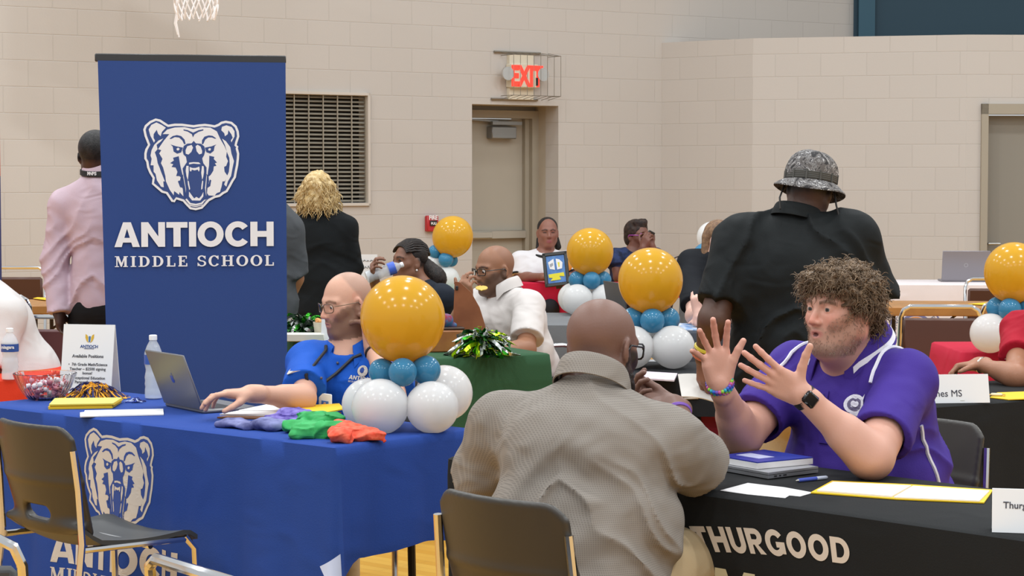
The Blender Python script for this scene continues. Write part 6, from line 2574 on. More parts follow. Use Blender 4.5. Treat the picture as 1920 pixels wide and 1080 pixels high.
# ---------------------------------------------------------------- balloons
YEL = M('yellow_latex', '#d9aa2e', .16, spec=.4)
BLUEL = M('blue_latex', '#3f86ad', .16, spec=.4)
WHL = M('white_latex', '#ecebea', .18, spec=.4)
for m_, w_, c_ in ((WHL, .40, '#f4f3f2'), (YEL, .32, '#f7c63c'), (BLUEL, .2, '#5aa0c8')):
    nt_ = m_.node_tree                            # thin latex lets light through
    tr_ = nt_.nodes.new('ShaderNodeBsdfTranslucent')
    tr_.inputs['Color'].default_value = (*hx(c_), 1)
    mx_ = nt_.nodes.new('ShaderNodeMixShader')
    mx_.inputs[0].default_value = w_
    nt_.links.new(nt_.nodes['Principled BSDF'].outputs[0], mx_.inputs[1])
    nt_.links.new(tr_.outputs[0], mx_.inputs[2])
    nt_.links.new(mx_.outputs[0], nt_.nodes['Material Output'].inputs['Surface'])


def balloon(r, mat, parent, c, d=(0, 0, -1), stretch=1.06):
    "latex balloon with its knot pointing along d"
    d = nrm(d)
    a = nrm(np.cross(d, V(.3, .8, .2)))
    R = np.stack([a, np.cross(d, a), d], 1)
    prof = []
    for i in range(29):
        th = math.pi * i / 28
        z = -math.cos(th) * r
        rr = math.sin(th) * r * (1 - .05 * max(0, -math.cos(th)) * 0)
        if z > 0:
            z *= stretch
        prof.append((max(rr, .0004), z))
    prof = prof[:-1] + [(.008, r * stretch * .995), (.005, r * stretch + .006), (.011, r * stretch + .016), (.004, r * stretch + .017)]
    mb = MB().lathe(prof, 36, c, R)
    return mb.build('balloon', mat, parent, True, 180)


def cluster(label, base, s=1.0, rot=0.0, parts=None, whites=4):
    t = empty('balloon_centerpiece', base, rot, label, 'balloon centrepiece', 'balloon centrepieces on the tables')
    if parts:
        for mt, x, y, z, r, kd in parts:
            balloon(r, mt, t, V(x, y, z), kd)
        return t
    for k in range(4):
        a = math.pi / 4 + k * math.pi / 2
        balloon(.092 * s, WHL, t, V(.125 * s * math.cos(a), .125 * s * math.sin(a), .0925 * s), (-math.cos(a), -math.sin(a), .25))
    for k in range(4):
        a = k * math.pi / 2
        balloon(.053 * s, BLUEL, t, V(.075 * s * math.cos(a), .075 * s * math.sin(a), .205 * s), (-math.cos(a), -math.sin(a), 0))
    balloon(.139 * s, YEL, t, V(0, 0, .375 * s), (0, 0, -1))
    return t


ca = Z(762, 802, TZ)


def rel(px, py, Y, o):
    q = P(px, py, Y) - o
    return q[0], q[1], q[2]


Ya = ca[1]
pa = [(YEL, *rel(755, 596, Ya, ca), .1365, (0, 0, -1)),
      (BLUEL, *rel(755, 698, Ya - .10, ca), .0455, (0, 1, .1)), (BLUEL, *rel(799, 694, Ya - .03, ca), .047, (-1, .3, 0)), (BLUEL, *rel(716, 697, Ya - .02, ca), .043, (1, .3, 0)), (BLUEL, *rel(762, 690, Ya + .07, ca), .047, (0, -1, 0)),
      (WHL, *rel(712, 763, Ya - .12, ca), .089, (.7, .7, .2)), (WHL, *rel(811, 764, Ya - .11, ca), .083, (-.7, .7, .2)),
      (WHL, *rel(690, 758, Ya + .07, ca), .085, (.7, -.7, .2)), (WHL, *rel(834, 737, Ya + .10, ca), .091, (-.7, -.7, .2))]
cluster('balloon centrepiece with a big yellow balloon on the royal blue table', ca, parts=pa)

for lab, (px, py, Y), rot, lean in (
        ('balloon centrepiece behind the bald head on the grey table by the crimson cloth', (1106, 602, 12.45), .1, 0),
        ('balloon centrepiece with a yellow balloon on the charcoal table left of the hat man', (1219, 688, 9.0), .05, 0),
        ('balloon centrepiece on the red table cut by the right edge', (1900, 655, 9.75), 1.1, 0)):
    b = P(px, py, Y)
    cluster(lab, V(b[0], b[1], TZ), .985, rot)
# tilted one by the fire alarm
b = P(826, 552, 14.3)
YD = 14.3
pd_ = [(YEL, *rel(849, 443, YD, b), .137, (-.4, 0, -1)), (BLUEL, *rel(816, 472, YD, b), .047, (.5, 0, -.5)), (BLUEL, *rel(836, 487, YD - .05, b), .050, (-.3, .5, .5)), (BLUEL, *rel(846, 488, YD + .06, b), .045, (-1, 0, 0)),
       (WHL, *rel(811, 497, YD + .03, b), .074, (1, 0, -.3)), (WHL, *rel(838, 523, YD - .03, b), .084, (-.6, .3, .5)), (WHL, *rel(806, 530, YD + .08, b), .080, (.6, 0, .5)), (WHL, *rel(846, 536, YD + .12, b), .080, (-.6, 0, .5))]
cluster('leaning balloon centrepiece near the red fire alarm box', V(b[0], b[1], b[2]), parts=pd_)
simple_cloth('tablecloth', V(b[0] - .24, b[1] - .25, 0), V(1, .1, 0), .8, .6, cloth_mat('pale_green_cloth', '#7fa389'), 'pale green tablecloth under the leaning balloon centrepiece', z=float(b[2]))
# cluster beside the hat man: white above blue
_q = P(1318, 560, 14.0)
simple_cloth('tablecloth', V(_q[0] - .1, _q[1] - .2, 0), V(1, .05, 0), .9, .5, cloth_mat('slate_cloth', '#5a5f66'), 'slate tablecloth under the white and blue balloon cluster left of the hat man', seed=9, z=.785, drop=.765)
b = P(1330, 500, 14.0)
pe = [(WHL, *rel(1335, 444, 14.0, b), .100, (0, 0, -1)), (BLUEL, *rel(1327, 484, 13.85, b), .105, (0, 1, 0)), (BLUEL, *rel(1350, 500, 14.15, b), .09, (0, -1, 0)), (WHL, *rel(1345, 520, 14.0, b), .09, (0, 0, 1))]
b2_ = V(b[0], b[1], .785)
pe = [(m_, x_, y_, z_ + b[2] - .785, r_, k_) for m_, x_, y_, z_, r_, k_ in pe]
cluster('white and blue balloon cluster peeking out left of the hat man', b2_, parts=pe)


# ---------------------------------------------------------------- table things
def bottle(label, base, h=.205, r=.0325, full=.85, lab='#2c54a8', tilt=None, capc='#e8e8ea', R=None, labz=(.55, .70)):
    t = empty('water_bottle', base, 0, label, 'water bottle')
    if R is not None:
        t.rotation_euler = Matrix(R.tolist()).to_euler()
    k = h / .205
    prof = [(.018, .001), (r * .96, .004), (r, .012), (r * .98, .03), (r * .93, .04), (r, .05), (r * .94, .06), (r, .07), (r * .90, .085), (r * .86, .095), (r * .97, .11), (r, .115), (r, .145), (r * .96, .152), (r * .7, .172), (.0135, .186), (.0125, .196)]
    prof = [(a, z * k) for a, z in prof]
    MB().lathe(prof, 28, cap=True).build('bottle_body', M('clear_plastic', '#e4e9ef', .12, alpha=.38), t, True, 60)
    zl = full * .15 * k
    MB().lathe([(.015, .004)] + [(max(a - .0022, .004), z + .002) for a, z in prof[1:] if z < zl] + [(r * .93, zl)], 28).build('water', M('water', '#dfe6ec', .05, alpha=.30), t, True, 60)
    if lab:
        MB().lathe([(r + .0006, labz[0] * h), (r + .0006, labz[1] * h)], 28, cap=False).build('bottle_label', M('bottle_label' + lab, lab, .4), t)
    MB().lathe([(.0148, .190 * k), (.0148, .204 * k), (.012, .206 * k)], 20).build('bottle_cap', M('cap' + capc, capc, .4), t)
    return t


b = Z(288, 748, TZ)
bottle('clear water bottle with a white cap standing behind the silver laptop', V(b[0], b[1], TZ), .232, .032)
b = Z(17, 713, TZ)
bb_ = bottle('water bottle with a blue label on the orange red cloth at the left edge', V(b[0], b[1] + .02, TZ), .205, .034, 1.0, lab='#2a4c94')
Rl = np.stack([V(1, 0, 0), V(0, 0, 1), V(0, -1, 0)], 1)
text_obj('label_lettering', 'niagara', .018, MWB, bb_, V(0, -.0352, .132), Rl, bold=.0005)
b = Z(1296, 521, TZ)
bottle('small water bottle on the crimson cloth beside the brown handbag', V(b[0], b[1], TZ), .19, .032)
# the bottle being drunk from
p0, p1 = P(686, 521, 11.47), P(741, 501, 11.50)
d = nrm(p1 - p0)
a = nrm(np.cross(d, V(0, 1, 0)))
Rb = np.stack([a, np.cross(d, a), d], 1)
bottle('water bottle with a blue label tipped up to the drinking woman', p0, .215, .034, .5, lab='#3f63c9', R=Rb, labz=(.60, .78))


def laptop(label, cam_side_pts=None, base=None, yaw=0.0, w=.325, d=.22, ang=115, col_='#7d7c7e', logo=None, screen=True):
    "hinge runs along local x at the origin, keyboard towards +y, lid opens from the hinge"
    t = empty('laptop', base, yaw, label, 'laptop')
    MM = M('laptop_' + col_, col_, .4, .4)
    MB().box((0, d / 2, .007), (w, d, .014), bev=.005).build('base', MM, t)
    MB().box((0, d * .40, .0145), (w * .86, d * .46, .001)).build('keyboard', M('keys_black', '#1d1d1f', .5), t, False)
    R = rotm((1, 0, 0), ang)
    MB().box(V(0, 0, .012) + R @ V(0, d / 2, 0), (w, d, .007), R, bev=.003).build('lid', MM, t)
    MB().box(V(0, 0, .012) + R @ V(0, d / 2, -.0036), (w * .95, d * .92, .0006), R).build('screen', M('screen_dark', '#20242c', .15), t, False)
    if logo:
        c = V(0, 0, .012) + R @ V(0, d * .52, .0038)
        Rq = np.stack([V(1, 0, 0), R @ V(0, 1, 0), R @ V(0, 0, 1)], 1)
        if logo == 'fruit':
            lay = [(0, [[[(x * .001, y * .001) for x, y in ((0, 12), (-7, 14), (-13, 9), (-14, 0), (-10, -10), (-5, -15), (0, -13), (5, -15), (11, -9), (13, -3), (9, 0), (8, 5), (12, 10), (6, 14))]], [[(.001, .015), (.002, .021), (.007, .025), (.007, .018)]]])]
        else:
            lay = [(0, [[arc(0, 0, .015, .015, 0, 360, 20)[:-1], arc(0, 0, .0125, .0125, 0, 360, 20)[:-1]]])]
        flat_art('lid_mark', lay, lambda x, y, o: c + Rq @ V(x, y, o * .3), [M('mark_' + logo, '#1c3f9b' if logo == 'fruit' else '#b5b5ba', .3)], t)
    return t


# silver laptop on the blue table: hinge from its lower left to lower right corner in the photo
h0, h1 = Z(312, 763, TZ + .01), Z(374, 766, TZ + .01)
hd_ = nrm(V(.56, -.83, 0))
mid = (h0 + h1) / 2
hl_ = nrm(h1 - h0)
lw = .32
# lid seen from behind: hinge line direction is strongly foreshortened
hdir = nrm(V(.57, -.82, 0))
kdir = V(-hdir[1], hdir[0], 0)
hm = V(mid[0], mid[1] + .02, TZ)
laptop('open silver laptop on the blue table facing the man in the blue polo', base=hm, yaw=math.atan2(hdir[1], hdir[0]), w=.30, d=.205, ang=111, logo='fruit')
b = Z(1806, 529, TZ)
laptop('open silver laptop on the white table by the right hand wall', base=V(b[0] + .02, b[1] + .02, TZ), yaw=math.radians(-4), w=.36, d=.235, ang=104, col_='#8d8a90', logo='round')
b = Z(1168, 603, TZ)
laptop('dark grey laptop standing open between the two rear yellow balloons', base=V(b[0] - .02, b[1] + .05, TZ), yaw=math.radians(-72), w=.30, d=.21, ang=100, col_='#4a4b4e')


def sheet(mb, pts, th=.0015, z=TZ, up=0.0):
    "flat paper: world polygon at table height"
    loop = [(p[0], p[1]) for p in pts]
    n = len(loop)
    ar = sum(loop[i][0] * loop[(i + 1) % n][1] - loop[(i + 1) % n][0] * loop[i][1] for i in range(n))
    if ar < 0:
        loop = loop[::-1]
    mb.prism(loop, np.eye(3), (0, 0, z + up), th)
    return mb


def paper(name, label, pix, mat, th=.0015, up=.001, cat='paper', group=None):
    mb = MB()
    sheet(mb, [Z(x, y, TZ) for x, y in pix], th, TZ, up)
    o = mb.build(name, mat, None, False)
    return tag(o, label, cat, group)


YP = M('yellow_paper', '#e0b81e', .7)
YPP = M('pale_yellow_paper', '#d9cc62', .7)
# yellow stack
q = [Z(x, y, TZ) for x, y in ((92, 768), (212, 766), (229, 755), (103, 756))]
for i in range(1):
    mb = MB()
    rnd = random.Random(4)
    for k in range(6):
        j = V(rnd.uniform(-.004, .004), rnd.uniform(-.004, .004), 0)
        mb.mat(0 if k < 5 else 1)
        sheet(mb, [p + j for p in q], .0028, TZ, .001 + .003 * k)
    tag(mb.build('paper_stack', [YP, YPP], None, False), 'stack of yellow cards in front of the glass bowl', 'paper stack')
paper('paper_strip', 'long white paper strip lying behind the table edge above the bear emblem', [(150, 783), (307, 779), (306, 769), (159, 772), (158, 775), (150, 776)], WHITE, .004)
# clipboard with papers
cl = empty('clipboard', V(0, 0, 0), 0, 'brown clipboard holding white papers on the blue table', 'clipboard')
mb = MB()
sheet(mb, [Z(x, y, TZ) for x, y in ((407, 785), (520, 787), (640, 776), (520, 772))], .005, TZ, .001)
mb.build('board', M('hardboard', '#8a5a33', .6), cl, False)
mb = MB()
sheet(mb, [Z(x, y, TZ) for x, y in ((412, 783), (506, 784), (590, 772), (500, 767))], .006, TZ, .0065)
sheet(mb, [Z(x, y, TZ) for x, y in ((448, 777), (540, 778), (592, 769), (505, 765))], .002, TZ, .013)
mb.build('papers', WHITE, cl, False)
paper('yellow_folder', 'bright yellow folder lying against the white balloons on the blue table', [(545, 780), (612, 785), (645, 778), (636, 768), (585, 771)], M('folder_yellow', '#e8bd10', .6), .004, .018, 'folder')


# sign with available positions
def tent(name, label, base, yaw, w, h, lean=18, cat='sign'):
    t = empty(name, base, yaw, label, cat)
    R = rotm((1, 0, 0), -lean)
    MB().box(R @ V(0, 0, h / 2), (w, .003, h), R).build('front_panel', M('card_white', '#dfdfe0', .6), t, False)
    R2 = rotm((1, 0, 0), lean)
    top = R @ V(0, 0, h)
    MB().box(top + R2 @ V(0, 0, -h / 2) + V(0, .002, 0), (w, .003, h), R2).build('back_panel', M('card_white', '#dfdfe0'), t, False)
    F = R @ np.stack([V(1, 0, 0), V(0, 0, 1), V(0, -1, 0)], 1)
    return t, R, F


b0, b1 = Z(112, 738, TZ), Z(208, 738, TZ)
b = (b0 + b1) / 2
hh = 128 / FPX * b[1] * 1.02
sg, R, F = tent('job_sign', 'white tabletop sign headed ANTIOCH listing available positions', V(b[0], b[1], TZ), math.radians(-12), .203, hh, 10)
o3 = lambda x, z: R @ V(x, -.0021, z)
text_obj('lettering', 'ANTIOCH', .0155, M('sign_blue', '#2b4a86', .7), sg, o3(.005, hh * .68), F, bold=.0003)
text_obj('lettering', 'MIDDLE SCHOOL', .005, M('sign_blue', '#2b4a86'), sg, o3(.005, hh * .65), F)
text_obj('lettering', 'Available Positions', .0165, INK, sg, o3(.002, hh * .54), F, bold=.0003)
for z, s_ in ((.42, '\u2022  7th Grade Math/Science'), (.355, 'Teacher \u2013 $2500 signing'), (.295, 'bonus!'), (.225, '\u2022  Exceptional Education'), (.165, 'Paraprofessional')):
    text_obj('lettering', s_, .0145, INK, sg, o3(.004, hh * z), F, bold=.0002)
crs = [[(-.017, .016), (-.010, .012), (-.006, .004), (-.006, -.010), (-.002, -.017), (-.011, -.011), (-.017, .002)], [(.017, .016), (.010, .012), (.006, .004), (.006, -.010), (.002, -.017), (.011, -.011), (.017, .002)]]
flat_art('crest', [(0, [[c_] for c_ in crs]), (1, [[[(-.004, .008), (.004, .008), (.003, -.014), (-.003, -.014)]]])], lambda x, y, o: o3(.005 + x, hh * .80 + y) + R @ V(0, -o * .3, 0), [M('crest_gold', '#c9a227', .6), M('crest_blue', '#3a6a9c', .6)], sg)

# glass bowl with sweets
b = Z(78, 752, TZ)
bw_ = empty('glass_bowl', V(b[0], b[1] + .06, TZ), 0, 'fluted clear glass bowl of sweets at the left end of the blue table', 'bowl')
wob = lambda i, a: .028 * abs(math.sin(a * 14)) if 1 < i < 12 else 0
prof = [(.05, 0), (.062, .004), (.078, .022), (.092, .045), (.103, .070), (.112, .095), (.109, .097), (.099, .070), (.087, .045), (.073, .024), (.058, .009), (.02, .007)]
MB().lathe(prof, 112, wob=wob).build('bowl', M('clear_glass', '#f4f4f6', .05, trans=1.0, ior=1.3), bw_, True, 60)
rnd = random.Random(11)
for k in range(44):
    a, r_ = rnd.uniform(0, 6.28), rnd.uniform(0, 1) ** .5
    zz = .018 + .052 * rnd.random()
    rr = (.050 + .55 * zz) * r_ * .88
    cc_ = V(b[0] + rr * math.cos(a), b[1] + .06 + rr * math.sin(a), TZ + zz)
    if k < 3:
        mb = MB()
        mb.sphere((0, 0, 0), (.011, .011, .008), 10, 6)
        mb.prism([(.009, 0), (.02, .006), (.019, -.006)], np.eye(3), (0, 0, 0), .002).prism([(-.009, 0), (-.019, -.006), (-.02, .006)], np.eye(3), (0, 0, 0), .002)
        cand = mb.build('wrapped_candy', M('candy_%d' % k, ('#c98a94', '#d9cfd2', '#a05866')[k], .3), None)
        protos = globals().setdefault('CANDY', [])
        protos.append(cand)
    else:
        cand = CANDY[k % 3].copy()
        col.objects.link(cand)
    cand.location = tuple(cc_)
    cand.rotation_euler = (rnd.uniform(0, 3), rnd.uniform(0, 3), rnd.uniform(0, 6))
    tag(cand, 'small %s wrapped sweet in the fluted glass bowl' % ('pink', 'white', 'dark red')[k % 3], 'candy', '%s sweets in the glass bowl' % ('pink', 'white', 'dark red')[k % 3])


# ---- pompoms
def pompom(label, c, mats, n=160, size=.10, flat=.75, wid=.006, ln=.11, curl=1.0, seed=1, foil=False, name='pompom'):
    rnd = random.Random(seed)
    mb = MB()
    c = np.asarray(c, float)
    for i in range(n):
        mb.mat(rnd.choices(range(len(mats)), k=1)[0])
        a = rnd.uniform(0, 6.283)
        el = math.asin(rnd.uniform(-.15, 1))
        d = V(math.cos(a) * math.cos(el), math.sin(a) * math.cos(el), math.sin(el) * flat)
        side = nrm(np.cross(d, V(rnd.uniform(-1, 1), rnd.uniform(-1, 1), rnd.uniform(-.3, 1))))
        L = ln * rnd.uniform(.6, 1.15)
        pts = []
        m = 8
        ph, tw = rnd.uniform(0, 6.28), rnd.uniform(1.5, 5) * curl
        for j in range(m):
            t = j / (m - 1)
            q = c + V(0, 0, size * .35) + d * L * t - V(0, 0, 1) * L * .65 * t * t * (1.2 - flat * .4)
            q = q + side * .012 * math.sin(ph + tw * t)
            q[2] = max(q[2], c[2] + .004 + .002 * rnd.random())
            pts.append(q)
        vs, fs = [], []
        for j in range(m):
            t = j / (m - 1)
            tg = nrm(pts[min(j + 1, m - 1)] - pts[max(j - 1, 0)])
            an = ph + tw * .6 * t
            nn_ = nrm(np.cross(tg, side))
            s_ = side * math.cos(an) + nn_ * math.sin(an)
            th_ = np.cross(tg, s_) * .0006
            vs += [pts[j] + s_ * wid / 2 + th_, pts[j] - s_ * wid / 2 + th_, pts[j] - s_ * wid / 2 - th_, pts[j] + s_ * wid / 2 - th_]
        for j in range(m - 1):
            for k in range(4):
                k2 = (k + 1) % 4
                fs.append((j * 4 + k, j * 4 + k2, (j + 1) * 4 + k2, (j + 1) * 4 + k))
        fs += [(0, 1, 2, 3), ((m - 1) * 4 + 3, (m - 1) * 4 + 2, (m - 1) * 4 + 1, (m - 1) * 4)]
        mb.add(vs, fs)
    o = mb.build(name, mats, None, True, 50)
    return tag(o, label, 'pompom')


b = Z(172, 750, TZ)
pompom('navy and gold yarn pompom between the glass bowl and the job sign', V(b[0], b[1] + .03, TZ), [M('yarn_gold', '#e09c1e', .8), M('yarn_navy', '#26265e', .8)], 420, .10, .72, .0062, .118, 2.4, 3)
b = Z(256, 754, TZ)
pompom('little navy tassel lying left of the bottle on the blue table', V(b[0], b[1], TZ), [M('yarn_navy', '#26265e'), M('yarn_blue', '#2a3f9a', .8), M('yarn_pale', '#aab4d8', .8)], 26, .02, .3, .004, .05, 2.0, 5)
SIL = M('foil_silver', '#b9bdb9', .22, .95)
GRF = M('foil_green', '#2d8a1e', .22, .85)
LIM = M('foil_lime', '#a8c914', .25, .8)
b = Z(903, 668, TZ)
pompom('silver green and lime foil pompom on the green table before the man eating', V(b[0], b[1] + .06, TZ), [SIL, SIL, SIL, GRF, LIM, LIM, M('foil_dark_green', '#16401a', .25, .8)], 210, .13, 1.0, .018, .158, 1.4, 8)
b = Z(572, 634, TZ)
pompom('dark green foil pompom at the far end of the green table', V(b[0] - .02, b[1] + .05, TZ), [GRF, M('foil_dark_green', '#16401a'), M('foil_black_green', '#0e2412', .3, .7), SIL], 120, .13, 1.0, .018, .16, 1.2, 9)


# ---- folded T-shirts on the blue table
def fold_cloth(label, layers, mat, seed, amp=.006, pr=None):
    """folded shirt: soft flat layers (px, py, lift, half length, half width, half thickness, turn) with creases between them"""
    s = S()
    for px, py, lift, hl, hw, ht, turn in layers:
        c = Z(px, py, TZ) + V(0, 0, lift + ht)
        R = rotm((0, 0, 1), turn - 41)
        s.b(c, (hl, hw, ht), R, rd=ht * .98, k=.005)
    s.cut(V(0, 0, TZ + .002), V(0, 0, -1))

    def dp(X):
        q = X * np.array([19, 19, 34], np.float32) + seed
        q[:, 2] += vnoise(X * 11 + seed) * 2.4
        r = 1 - np.abs(2 * vnoise(q) - 1)
        z = (X[:, 2] - TZ) * 0
        return (-amp * (r * r * 1.8 - .45) - .010 * (vnoise(X * 9 + seed) - .5) + z).astype(np.float32)
    o = grow_obj('t_shirt', s, .0038, mat, None, disp=dp)
    return tag(o, label, 'shirt')


fold_cloth('flat folded white and navy shirt at the left of the shirt pile', [(450, 802, 0, .075, .045, .010, 4), (505, 806, .004, .06, .04, .013, -6)], M('shirt_navy_white', '#2c2f66', .8, vary=(11, '#8084b4'), folds=(16, .006)), 1.0, .004)
fold_cloth('purple folded shirt with white print behind the green shirt', [(545, 797, 0, .075, .05, .014, 6), (560, 794, .020, .06, .04, .010, -8)], M('shirt_purple_white', '#43308a', .8, vary=(26, '#8072bd'), folds=(16, .006)), 4.0)
fold_cloth('folded green shirt with a pale print in the shirt pile', [(585, 812, 0, .085, .055, .016, 8), (600, 806, .022, .07, .045, .013, -10), (620, 820, 0, .05, .04, .022, 30), (565, 822, 0, .035, .03, .018, 50)], M('shirt_green', '#1c8f44', .8, vary=(15, '#3aab60'), folds=(16, .008)), 7.0, .008)
fold_cloth('bunched coral red shirt with white print in front of the balloons', [(664, 824, 0, .065, .04, .015, 12), (650, 820, .018, .045, .035, .012, -20), (695, 826, 0, .04, .028, .011, -4), (640, 830, 0, .03, .028, .018, 40)], M('shirt_coral', '#dc452a', .8, vary=(34, '#e66b50'), folds=(18, .008)), 10.0, .008)

# ---- things on the black table
# closed laptop and a blue notebook on it
p0 = [Z(x, y, TZ) for x, y in ((1352, 884), (1440, 900), (1534, 888), (1448, 872))]
lt = empty('laptop', V(0, 0, 0), 0, 'closed silver laptop under the blue notebook on the black table', 'laptop')
mb = MB()
sheet(mb, p0, .009, TZ, .003)
mb.build('base', M('silver_body', '#a5a6aa', .35, .7), lt, False)
mb = MB()
sheet(mb, p0, .006, TZ, .0135)
mb.build('lid', M('silver_lid', '#b4b5b9', .35, .7), lt, False)
mb = MB()
fr = p0[2] - p0[1]
for u_, w_ in ((.12, .05), (.22, .03), (.30, .06)):
    a = lerp(p0[1], p0[2], u_)
    a2 = lerp(p0[1], p0[2], u_ + w_)
    q = nrm(V(fr[1], -fr[0], 0)) * .0012
    sheet(mb, [a + q, a2 + q, a2 - q * 2, a - q * 2], .004, TZ, .006)
mb.build('port', M('port_dark', '#222226', .5), lt, False)
pn = [Z(x, y, TZ) for x, y in ((1347, 881), (1420, 894), (1524, 884), (1432, 869))]
nb = empty('notebook', V(0, 0, 0), 0, 'blue covered notebook lying on the closed silver laptop', 'notebook')
mb = MB()
sheet(mb, pn, .016, TZ, .0205)
mb.build('pages', WHITE, nb, False)
mb = MB()
sheet(mb, pn, .003, TZ, .0367)
mb.build('front_cover', M('notebook_blue', '#27359a', .35), nb, False)
mb = MB()
mp_ = lambda u_, v_: lerp(lerp(pn[0], pn[1], u_), lerp(pn[3], pn[2], u_), v_)
sheet(mb, [mp_(.15, .25), mp_(.7, .25), mp_(.7, .55), mp_(.15, .55)], .0006, TZ, .0398)
mb.build('cover_label', M('label_pale', '#b9bde0', .5), nb, False)
# pen
pa_, pb_ = Z(1497, 905, TZ), Z(1551, 899, TZ)
pen = empty('ballpoint_pen', V(0, 0, 0), 0, 'blue and clear ballpoint pen on the black table', 'pen')
u_ = V(0, 0, .006)
MB().tube([pa_ + u_, lerp(pa_, pb_, .62) + u_], .0052, 10).build('grip', M('pen_blue', '#4a5cb8', .3), pen)
MB().tube([lerp(pa_, pb_, .62) + u_, lerp(pa_, pb_, .95) + u_, pb_ + u_], [.0052, .005, .003], 10).build('barrel', M('pen_clear', '#cdd6ea', .2), pen)
MB().tube([pa_ + u_ - nrm(pb_ - pa_) * .010, pa_ + u_], [.0012, .004], 8).build('tip', M('steel', '#a8a6a2'), pen)
paper('paper_sheet', 'loose white printed sheet beside the elbow of the man in grey', [(1350, 921), (1400, 928), (1472, 935), (1480, 930), (1500, 932), (1524, 925), (1470, 915), (1402, 907)], WHITE, .0012)
fo = empty('open_folder', V(0, 0, 0), 0, 'open yellow folder with white pages on the black table', 'folder')
mb = MB()
sheet(mb, [Z(x, y, TZ) for x, y in ((1520, 926), (1680, 938), (1845, 945), (1862, 921), (1710, 911), (1560, 904))], .003, TZ, .0012)
mb.build('cover', M('folder_yellow', '#e8bd10'), fo, False)
mb = MB()
sheet(mb, [Z(x, y, TZ) for x, y in ((1532, 925), (1672, 936), (1708, 916), (1562, 909))], .004, TZ, .0045)
mb.build('left_page', WHITE, fo, False)
mb = MB()
sheet(mb, [Z(x, y, TZ) for x, y in ((1676, 937), (1836, 944), (1855, 925), (1712, 916))], .003, TZ, .0045)
mb.build('right_page', WHITE, fo, False)
b0 = Z(1860, 998, TZ)
ang_ = math.atan2(KU[1], KU[0])
ky = math.radians(-12)
hh = .100
tn, R, F = tent('tent_card', 'white folded name card reading Thurg at the right edge of the black table', V(b0[0] + .105, b0[1] - .022, TZ), ky, .215, hh, 16)
text_obj('lettering', 'Thurgood Marshall', .0215, M('card_ink', '#3c3c46', .8), tn, R @ V(-.083, -.0021, hh * .62), F, align='LEFT', bold=.0002)
# ---- second black table
b0, b1 = Z(1700, 757, TZ), Z(1856, 755, TZ)
tn, R, F = tent('tent_card', 'white folded name card ending in nes MS on the plain black table', V((b0[0] + b1[0]) / 2, (b0[1] + b1[1]) / 2, TZ), math.atan2(b1[1] - b0[1], b1[0] - b0[0]), float(np.linalg.norm(b1 - b0)), .103, 14)
text_obj('lettering', 'Jones MS', .034, M('card_ink', '#3c3c46'), tn, R @ V(-.010, -.0021, .034), F)
text_obj('lettering', 'Dr. Principal'.replace('Dr. Principal', '____'), .008, M('card_line', '#c5c9a8', .8), tn, R @ V(.052, -.0021, .012), F)
paper('yellow_folder', 'yellow folder lying right of the card ending in nes MS', [(1856, 747), (1890, 751), (1960, 748), (1950, 735), (1870, 738)], M('folder_yellow', '#e8bd10'), .003, .0015, 'folder')
b = Z(1866, 744, TZ)
MBc = MB().box((0, 0, .010), (.045, .016, .012), rotm((0, 0, 1), -10), bev=.005)
MBc.mat(1).box((-.026, 0, .010), (.010, .020, .003), rotm((0, 0, 1), -10)).box((.026, -.005, .010), (.010, .020, .003), rotm((0, 0, 1), -10))
o = MBc.build('wrapped_candy', [M('candy_cream', '#d9cfb0', .3), M('candy_gold', '#c9a050', .3)], None)
o.location = (b[0] - .0, b[1] - .02, TZ)
tag(o, 'cream wrapped sweet by the yellow folder on the plain black table', 'candy')
paper('yellow_card', 'yellow triangular card on the bare wooden table at the right', [(1815, 574), (1850, 576), (1905, 572), (1870, 570)], M('folder_yellow', '#e8bd10'), .003, .012)
paper('yellow_card', 'yellow card on the wooden table at the left', [(62, 564), (86, 567), (88, 563), (70, 562)], M('folder_yellow', '#e8bd10'), .003, .014)

# ---- charcoal table: flyers, and what hangs below
paper('flyer_stack', 'white flyers lying below the white balloons on the charcoal table', [(1203, 712), (1264, 716), (1270, 703), (1205, 699)], M('flyer_white', '#d5ccd2', .7, vary=(30, '#c9b9c6')), .006)
# paper held by the hat man
q = [P(1271, 702, 7.80), P(1278, 744, 7.66), P(1352, 760, 7.66), P(1350, 712, 7.82)]
o = MB().slab(lambda a, b: (lerp(lerp(q[0], q[3], a), lerp(q[1], q[2], a), b) + V(0, 0, .01 * math.sin(a * 3)), V(0, -.5, .8)), 8, 6, .004).build('paper_sheets', M('held_paper', '#cfc9c2', .7), None)
tag(o, 'white sheets held in the left hand of the hat man', 'paper')
bx = P(1305, 775, 8.55)
bagm = M('bag_red', '#a5202f', .7)
bag = empty('tote_bag', V(bx[0], bx[1] + .12, 0), .1, 'red tote bag with black straps standing on a chair below the charcoal table', 'bag')
tube_chair('low backed chair carrying the red tote bag', (bx[0] + .01, bx[1] + .16), yaw_to(-.1, -1), M('grey_vinyl', '#3c3c3e'), backh=.68)
zt_, zb_ = float(P(1305, 742, 8.55)[2]), min(.467, float(P(1305, 808, 8.55)[2]))
MB().box((.02, 0, (zt_ + zb_) / 2), (.24, .10, zt_ - zb_), bev=.02).build('bag_body', bagm, bag)
MB().box((.0, -.056, (zt_ + zb_) / 2 + .02), (.036, .006, (zt_ - zb_) * .9), rotm((0, 1, 0), -6)).tube([(.02, -.057, zb_ + .03), (.05, -.06, zb_ - .07), (.075, -.05, zb_ - .12)], .008, 6).build('strap', M('strap_black', '#17171a', .7), bag, False)

